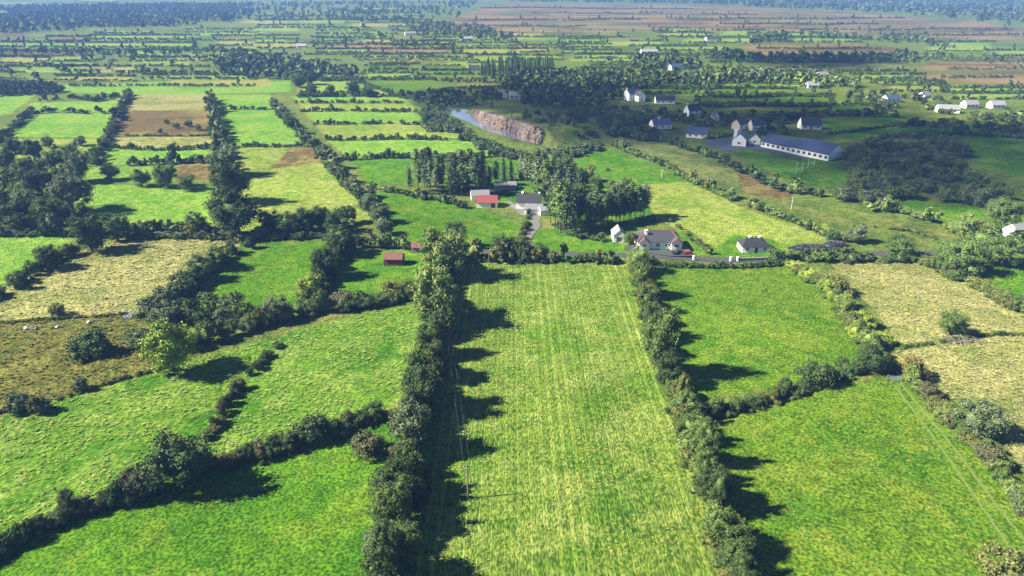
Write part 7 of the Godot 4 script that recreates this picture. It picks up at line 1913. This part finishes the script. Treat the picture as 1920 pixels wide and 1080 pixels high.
	# village
	house("large two-storey white house left of the village", 96.2, -545.4, 0.5, {"l": 13, "w": 8, "h": 5, "rh": 3.4, "roof": "blueslate", "win": [[-4, 0.9, 1.3, 1.4], [0, 0.9, 1.3, 1.4], [4, 0.9, 1.3, 1.4], [-4, 3.2, 1.3, 1.3], [4, 3.2, 1.3, 1.3]], "chim": [[-5.6, 0, 0.9, 0.8, 0.6]]})
	house("gabled front wing of the large white house", 98.7, -542.9, PI / 2 + 0.4, {"name": "house_wing", "l": 8, "w": 7, "h": 4.6, "rh": 3, "roof": "slate", "endwin": [[0, 0.9, 1.4, 1.4]], "centre": true})
	house("long white bungalow with black roof and central chimney", 116.1, -528.6, -0.08, {"l": 14.5, "w": 7.5, "h": 3, "rh": 2.6, "roof": "dark", "chim": [[1.5, 0, 1, 0.8, 1.0]], "win": [[-5, 0.9, 1.4, 1.2], [-1.5, 0.9, 1.4, 1.2], [4, 0.9, 1.4, 1.2]]})
	house("two-storey white house with steep dark roof behind the school", 125.9, -475.8, 0.25, {"l": 10, "w": 7.5, "h": 4.6, "rh": 3.6, "roof": "dark", "chim": [[-4.4, 0, 0.9, 0.8, 0.5]], "win": [[-3, 0.9, 1.3, 1.3], [1, 0.9, 1.3, 1.3], [-3, 3, 1.3, 1.2], [1, 3, 1.3, 1.2]]})
	house("small pale gabled house among dark garden trees", 136.9, -466.4, PI / 2, {"l": 7, "w": 5, "h": 3, "rh": 2.8, "roof": "slate", "wall": "cream", "endwin": [[0, 0.9, 1.2, 1.2]], "centre": true})
	house("white bungalow with blue-grey roof and several gables at the village edge", 93.6, -427.1, 0.2, {"l": 13, "w": 7.5, "h": 2.8, "rh": 2.8, "roof": "blueslate", "win": [[-4, 0.9, 1.4, 1.2], [0, 0.9, 1.4, 1.2], [4, 0.9, 1.4, 1.2]], "chim": [[-1, 0, 0.8, 0.7, 0.5]]})
	house("white bungalow beside the yellow garden hedge", 110.6, -410.5, -0.35, {"l": 12, "w": 8, "h": 2.8, "rh": 3, "roof": "blueslate", "win": [[-3.6, 0.9, 1.4, 1.2], [0, 0.9, 1.4, 1.2], [3.6, 0.9, 1.4, 1.2]]})
	house("pale gabled house left of the pair behind the school hall", 146.8, -435.2, 0.6, {"l": 9, "w": 6.5, "h": 3.4, "rh": 2.8, "roof": "slate", "wall": "cream", "win": [[-2, 0.9, 1.3, 1.2], [2, 0.9, 1.3, 1.2]]})
	house("white gabled house right of the pair behind the school hall", 155.5, -432.0, 0.2, {"l": 9.5, "w": 7, "h": 3.6, "rh": 3, "roof": "slate", "win": [[-2.5, 0.9, 1.3, 1.2], [2.5, 0.9, 1.3, 1.2]]})
	house("white dormer house with large black roof standing in the green field", 189.7, -435.2, -0.05, {"l": 12.5, "w": 9, "h": 2.8, "rh": 4.2, "roof": "dark", "win": [[-4, 0.9, 1.4, 1.2], [0, 0, 1.1, 2.1, "door"], [4, 0.9, 1.4, 1.2]]})
	# scattered far houses
	var far := [
		["white house with blue roof at the edge of the sunlit trees", 293.2, -535.7, 0.2, "blueslate", 12.0], ["pale two-storey house on the sunny rise at right", 327.1, -550.4, 0.6, "grey", 10.0],
		["long grey-roofed farm building in the sunny yard", 309.4, -491.6, -0.25, "grey", 14.0], ["white bungalow left of the right-hand pair", 338.0, -510.6, 0.1, "grey", 10.0], ["white house with thin chimney at the far right", 355.8, -508.4, 0.0, "grey", 10.0],
		["white house shining among the sunlit row of trees", 295.8, -671.1, 0.3, "grey", 11.0], ["far white house with bright blue roof", 169.7, -730.2, 0.4, "blueslate", 14.0], ["long pale farmhouse on the far strip fields", 168.7, -883.5, 0.0, "grey", 20.0],
		["white farm in the bright moorland field", 297.3, -1067.1, 0.2, "slate", 22.0], ["small white house beside the dark conifer clump", -38.4, -721.8, 0.2, "slate", 12.0], ["far white house at the end of the strip fields", -66.1, -1067.1, 0.1, "grey", 18.0],
		["white site building above the quarry pond", -8.5, -555.4, 0.2, "grey", 9.0], ["pale low building right of the quarry site building", 3.4, -550.4, 0.0, "grey", 12.0], ["far white cottage in the upper strip fields", -207.5, -1263.9, 0.0, "slate", 18.0],
		["far pale farmhouse beside the upper strip fields", -162.3, -1162.6, 0.3, "grey", 18.0], ["pale cottage below the long row of trees", 259.2, -605.2, 0.0, "grey", 10.0], ["tiny white house left of the tall treeline", -279.6, -956.2, 0.0, "grey", 13.0]]
	for f in far:
		house(f[0], f[1], f[2], f[3], {"l": f[5], "w": 6.8, "h": 2.8, "rh": 2.5, "roof": f[4], "win": [[-f[5] * 0.3, 0.9, 1.5, 1.3], [0, 0.9, 1.5, 1.3], [f[5] * 0.3, 0.9, 1.5, 1.3]]})

# ---------------------------------------------------------------- small things
func car(label: String, x: float, z: float, turn: float, paint: String) -> void:
	var o := thing("parked_car", label, "car", at(x, z) + Vector3(0, 0.32, 0), turn)
	var side_line := [Vector2(-2.0, .35), Vector2(-2.0, .8), Vector2(-1.1, .95), Vector2(1.4, .95), Vector2(1.95, .85), Vector2(2.0, .35)]
	extrude(o, "body", side_line, 0.85, mats[paint])
	extrude(o, "cabin", [Vector2(-1.0, .95), Vector2(-.4, 1.42), Vector2(1.0, 1.42), Vector2(1.5, .95)], 0.72, mats.glass)
	extrude(o, "roof", [Vector2(-.42, 1.42), Vector2(-.38, 1.48), Vector2(.98, 1.48), Vector2(1.02, 1.42)], 0.7, mats[paint])
	for sx in [-1.25, 1.25]:
		for sz in [-0.78, 0.78]:
			var st := begin()
			tube(st, Vector3(sx, 0.32, sz - 0.1), Vector3(sx, 0.32, sz + 0.1), 0.32, 0.32, 10)
			tube(st, Vector3(sx, 0.32, sz + 0.1 * signf(sz)), Vector3(sx, 0.32, sz + 0.11 * signf(sz)), 0.32, 0.01, 10)
			part("wheel", done(st), mats.tyre, o)

func extrude(o: Node, called: String, line: Array, half: float, mat: Material) -> void:
	var st := begin()
	for k in line.size():
		var a: Vector2 = line[k]
		var b: Vector2 = line[(k + 1) % line.size()]
		quad(st, Vector3(a.x, a.y, half), Vector3(a.x, a.y, -half), Vector3(b.x, b.y, -half), Vector3(b.x, b.y, half))
	for k in range(1, line.size() - 1):
		for s in [half, -half]:
			tri(st, Vector3(line[0].x, line[0].y, s), Vector3(line[k].x, line[k].y, s), Vector3(line[k + 1].x, line[k + 1].y, s))
	part(called, done(st), mat, o)

func pole(label: String, x: float, z: float, h: float, pale: bool) -> Node3D:
	var o := thing("utility_pole", label, "pole", at(x, z))
	var st := begin()
	tube(st, Vector3(0, -0.3, 0), Vector3(0, h, 0), 0.1 if pale else 0.14, 0.08 if pale else 0.1, 8)
	tube(st, Vector3(0, h, 0), Vector3(0, h + 0.05, 0), 0.11, 0.01, 8)
	part("post", done(st), mats.pale if pale else mats.pole, o)
	part("crossarm", box_mesh(Vector3(-0.75, h - 0.5, -0.06), Vector3(0.75, h - 0.38, 0.06)), mats.pole, o)
	for k in [-0.6, 0.6]:
		var s2 := begin()
		tube(s2, Vector3(k, h - 0.38, 0), Vector3(k, h - 0.18, 0), 0.06, 0.05, 6)
		part("insulator", done(s2), mats.pale, o)
	return o

func wire(label: String, a: Vector3, b: Vector3) -> void:
	var o := thing("power_line", label, "wire", a)
	var st := begin()
	var prev := Vector3.ZERO
	for k in range(1, 13):
		var f := k / 12.0
		var p := (b - a) * f - Vector3(0, 4.0 * 0.9 * f * (1.0 - f), 0)
		tube(st, prev, p, 0.006, 0.006, 4)
		prev = p
	part("cable", done(st), mats.wire, o)

func small_things() -> void:
	var tops := []
	for p in POLES:
		pole(p[0], p[1], p[2], p[3], p[4])
		tops.append(at(p[1], p[2]) + Vector3(0, p[3] - 0.18, 0))
	for s in [[-0.6, "left"], [0.6, "right"]]:
		var off := Vector3(s[0], 0, 0)
		wire("thin cable from the nearest pole to the next, %s of two" % s[1], tops[1] + off, tops[0] + off)
		wire("thin cable from the middle pole to the road, %s of two" % s[1], tops[0] + off, tops[2] + off)
		wire("thin cable leading from the nearest pole towards the viewer, %s of two" % s[1], tops[1] + off, tops[1] + off + (tops[1] - tops[0]).normalized() * 70.0)
	car("small black car on the bungalow forecourt", 58.4, -223.1, 0.2, "carblack")
	car("small red car parked beside the bungalow gate", 61.4, -223.1, 0.1, "carred")
	# boundary wall before the cottage
	var a := Vector2(78.4, -219.1)
	var b := Vector2(93.3, -220.1)
	rng.seed = 91
	var o := thing("stone_wall", "low grey stone wall along the road before the cottage", "wall", at(a.x, a.y), atan2(-(b.y - a.y), b.x - a.x))
	var l := a.distance_to(b)
	var x := 0.0
	var shapes := [box_mesh(Vector3(0, 0, -0.22), Vector3(1, 1, 0.22)), box_mesh(Vector3(0, 0, -0.25), Vector3(1, 1.05, 0.2)), box_mesh(Vector3(0, 0.0, -0.2), Vector3(1, 0.95, 0.24))]
	while x < l:
		for j in 3:
			var w := rng.randf_range(0.5, 0.72)
			var m := part("stone", shapes[rng.randi() % 3], mats.stone, o)
			m.position = Vector3(x + 0.1 * j, 0.4 * j, 0)
			m.scale = Vector3(w, 0.4, 1)
		x += 0.68
	for g in [[75.8, -219.1, "white gate pillar at the cottage entrance, left of two"], [78.2, -219.1, "white gate pillar at the cottage entrance, right of two"], [62.9, -219.1, "white gate pillar at the bungalow entrance"]]:
		var q := thing("gate_pillar", g[2], "pillar", at(g[0], g[1]))
		part("shaft", box_mesh(Vector3(-.3, 0, -.3), Vector3(.3, 1.5, .3)), mats.white, q)
		part("cap", box_mesh(Vector3(-.38, 1.5, -.38), Vector3(.38, 1.62, .38)), mats.white, q)
	# silage clamps
	for s in [[107.7, -228.7, 8.0, 4.0, "large black silage heap weighted with tyres right of the cottage"], [118.4, -232.9, 4.6, 3.0, "smaller black silage heap weighted with tyres behind the larger one"]]:
		var q := thing("silage_heap", s[4], "silage heap", at(s[0], s[1]))
		part("plastic_cover", blob(Vector3(s[2], 1.1, s[3]), 8, 0.2, 10, 18), mats.plastic, q)
		var tt := TorusMesh.new()
		tt.inner_radius = 0.24
		tt.outer_radius = 0.42
		tt.rings = 10
		tt.ring_segments = 5
		for k in 34:
			var an := rng.randf() * TAU
			var rr := sqrt(rng.randf()) * 0.85
			var m := part("tyre", tt, mats.tyre, q)
			m.position = Vector3(cos(an) * rr * s[2], 1.1 * sqrt(1.0 - rr * rr) + 0.1, sin(an) * rr * s[3])
	# boulders in the marsh
	for s in [[-134.1, -166.7, 0.7, "pale boulder beside the brown stone heap in the marsh"], [-125.8, -167.3, 0.65, "pale boulder in the middle of the upper marsh"], [-118.8, -170.1, 0.7, "pale boulder nearest the pool in the upper marsh"]]:
		var m := part("boulder", blob(Vector3(s[2], s[2] * 0.8, s[2] * 0.8), int(s[0] * 7), 0.45), mats.boulder, self)
		m.position = at(s[0], s[1]) + Vector3(0, 0.35, 0)
		meta(m, s[3], "boulder")
	var heap := thing("stone_heap", "brown heap of stones and sods in the marsh", "heap", at(-132.2, -166.7))
	for k in 14:
		var m := part("stone", blob(Vector3(.5, .35, .45), k, 0.4, 6, 8), mats.twig, heap)
		m.position = Vector3(rng.randf_range(-1.1, 1.1), rng.randf_range(0.05, 0.5), rng.randf_range(-.7, .7))
	# brush heap under the lone tree
	var brush := thing("brush_heap", "grey heap of cut branches under the lone tree", "brush heap", at(120.3, -160.4))
	for k in 60:
		var st := begin()
		var an := rng.randf() * TAU
		var p := Vector3(rng.randf_range(-4.5, 4.5), rng.randf_range(0.1, 1.0), rng.randf_range(-1.6, 1.6))
		var d := Vector3(cos(an), rng.randf_range(-.2, .45), sin(an)) * rng.randf_range(0.8, 1.6)
		tube(st, p - d, p + d, 0.09, 0.03, 5)
		part("branch", done(st), mats.twig, brush)
	# goal posts on the school lawn
	for s in [[143.3, -334.0, "white goal posts nearest the hedge on the school lawn"], [152.9, -343.3, "white goal posts nearest the school building"]]:
		var q := thing("goal_posts", s[2], "goal posts", at(s[0], s[1]), 0.5)
		for e in [-2.2, 2.2]:
			var st := begin()
			tube(st, Vector3(e, 0, 0), Vector3(e, 5.5, 0), 0.06, 0.05, 6)
			part("post", done(st), mats.white, q)
		var sb := begin()
		tube(sb, Vector3(-2.2, 2.2, 0), Vector3(2.2, 2.2, 0), 0.08, 0.08, 6)
		part("crossbar", done(sb), mats.white, q)
	var fp := thing("flagpole", "white flagpole on the school car park", "flagpole", at(126.8, -388.3))
	var fs := begin()
	tube(fs, Vector3.ZERO, Vector3(0, 7, 0), 0.1, 0.06, 6)
	part("pole", done(fs), mats.white, fp)
	# gate between the lush fields
	var gt := thing("field_gate", "blue-grey metal gate in the gap beside the dark junction tree", "gate", at(92.9, -141.3), -0.25)
	for e in [-1.6, 1.6]:
		var st := begin()
		tube(st, Vector3(e, -0.2, 0), Vector3(e, 1.5, 0), 0.1, 0.1, 6)
		part("gate_post", done(st), mats.pole, gt)
	for k in 5:
		part("bar", box_mesh(Vector3(-1.5, 0.25 + 0.24 * k, -0.03), Vector3(1.5, 0.33 + 0.24 * k, 0.03)), mats.gate, gt)
	# cow
	var cw := thing("cow", "dark cow grazing in the upper end of the long sloping field", "cow", at(47.7, -334.0), 0.3)
	part("body", cow_body(), mats.cow, cw)

func cow_body() -> ArrayMesh:
	# lofted trunk with neck and head, and four jointed legs, as one mesh
	var st := begin()
	var spine := [[-1.15, 1.15, .12], [-1.0, 1.15, .36], [-.5, 1.08, .42], [.1, 1.05, .44], [.6, 1.12, .38], [.95, 1.05, .24], [1.3, .75, .18], [1.45, .5, .17], [1.6, .25, .1]]
	for k in spine.size() - 1:
		tube(st, Vector3(spine[k][0], spine[k][1], 0), Vector3(spine[k + 1][0], spine[k + 1][1], 0), spine[k][2], spine[k + 1][2], 10)
	for e in [[.65, .18, .04], [.55, -.18, -.05], [-.85, .18, -.1], [-.8, -.18, .06]]:
		var hip := Vector3(e[0], .95, e[1])
		var knee := Vector3(e[0] + e[2], .48, e[1])
		tube(st, hip, knee, .15, .08, 7)
		tube(st, knee, Vector3(e[0], .02, e[1]), .075, .055, 7)
	tube(st, Vector3(-1.15, 1.2, 0), Vector3(-1.25, .5, 0), .04, .02, 5)
	return done(st)


func _ready() -> void:
	# --- camera
	var cam := Camera3D.new()
	cam.name = "camera"
	cam.fov = rad_to_deg(2.0 * atan(540.0 / 1280.0))
	cam.near = 0.5
	cam.far = 30000.0
	add_child(cam)
	cam.position = Vector3(0, CAMERA_HEIGHT, 0)
	cam.rotation.x = -atan(590.0 / 1280.0)
	cam.current = true
	# --- sky, haze, exposure
	var env := Environment.new()
	env.background_mode = Environment.BG_SKY
	var sk := ProceduralSkyMaterial.new()
	sk.sky_top_color = lin(.045, .155, .46)
	sk.sky_horizon_color = lin(.62, .76, .95)
	sk.sky_curve = 0.32
	sk.ground_bottom_color = lin(.06, .09, .05)
	sk.ground_horizon_color = lin(.30, .40, .50)
	sk.sun_angle_max = 1.0
	sk.energy_multiplier = 0.2
	var sky := Sky.new()
	sky.sky_material = sk
	env.sky = sky
	env.tonemap_mode = Environment.TONE_MAPPER_LINEAR
	env.tonemap_exposure = 3.8
	env.fog_enabled = true
	env.fog_density = 0.00017
	env.fog_light_color = Color(0.50, 0.69, 1.0)
	env.sdfgi_enabled = true
	env.ssao_enabled = true
	env.ssil_enabled = true
	var we := WorldEnvironment.new()
	we.name = "environment"
	we.environment = env
	add_child(we)
	# --- sun
	var sun := DirectionalLight3D.new()
	sun.name = "sun"
	sun.light_energy = 1.6
	sun.light_color = Color(1.0, 0.97, 0.91)
	sun.light_angular_distance = 0.5
	sun.shadow_enabled = true
	add_child(sun)
	sun.look_at_from_position(Vector3.ZERO, -SUN_TOWARDS, Vector3.UP)
	# --- noises and materials
	und.frequency = 0.011
	und.seed = 3
	und.fractal_octaves = 2
	n1.frequency = 0.035
	n1.seed = 4
	n2.frequency = 0.06
	n2.seed = 5
	n2.fractal_octaves = 4
	n3.frequency = 0.45
	n3.seed = 6
	n3.fractal_octaves = 3
	materials()
	foliage_library()
	ground_sheets()
	setting()
	buildings()
	for h in HEDGES: hedge(h)
	rng.seed = 77
	for t in TREES: plant(t[2], t[3], t[4], t[5], t[6], t[7], t[0], t[1])
	for c in CONIFERS: conifer(c[2], c[3], c[4], c[5], c[0], c[1])
	for k in FAR_HEDGES.size(): far_hedge(poly(FAR_HEDGES[k][1]), FAR_HEDGES[k][0], FAR_HEDGES[k][2], 900 + k)
	for w in WOODS: wood(w)
	tufts()
	small_things()
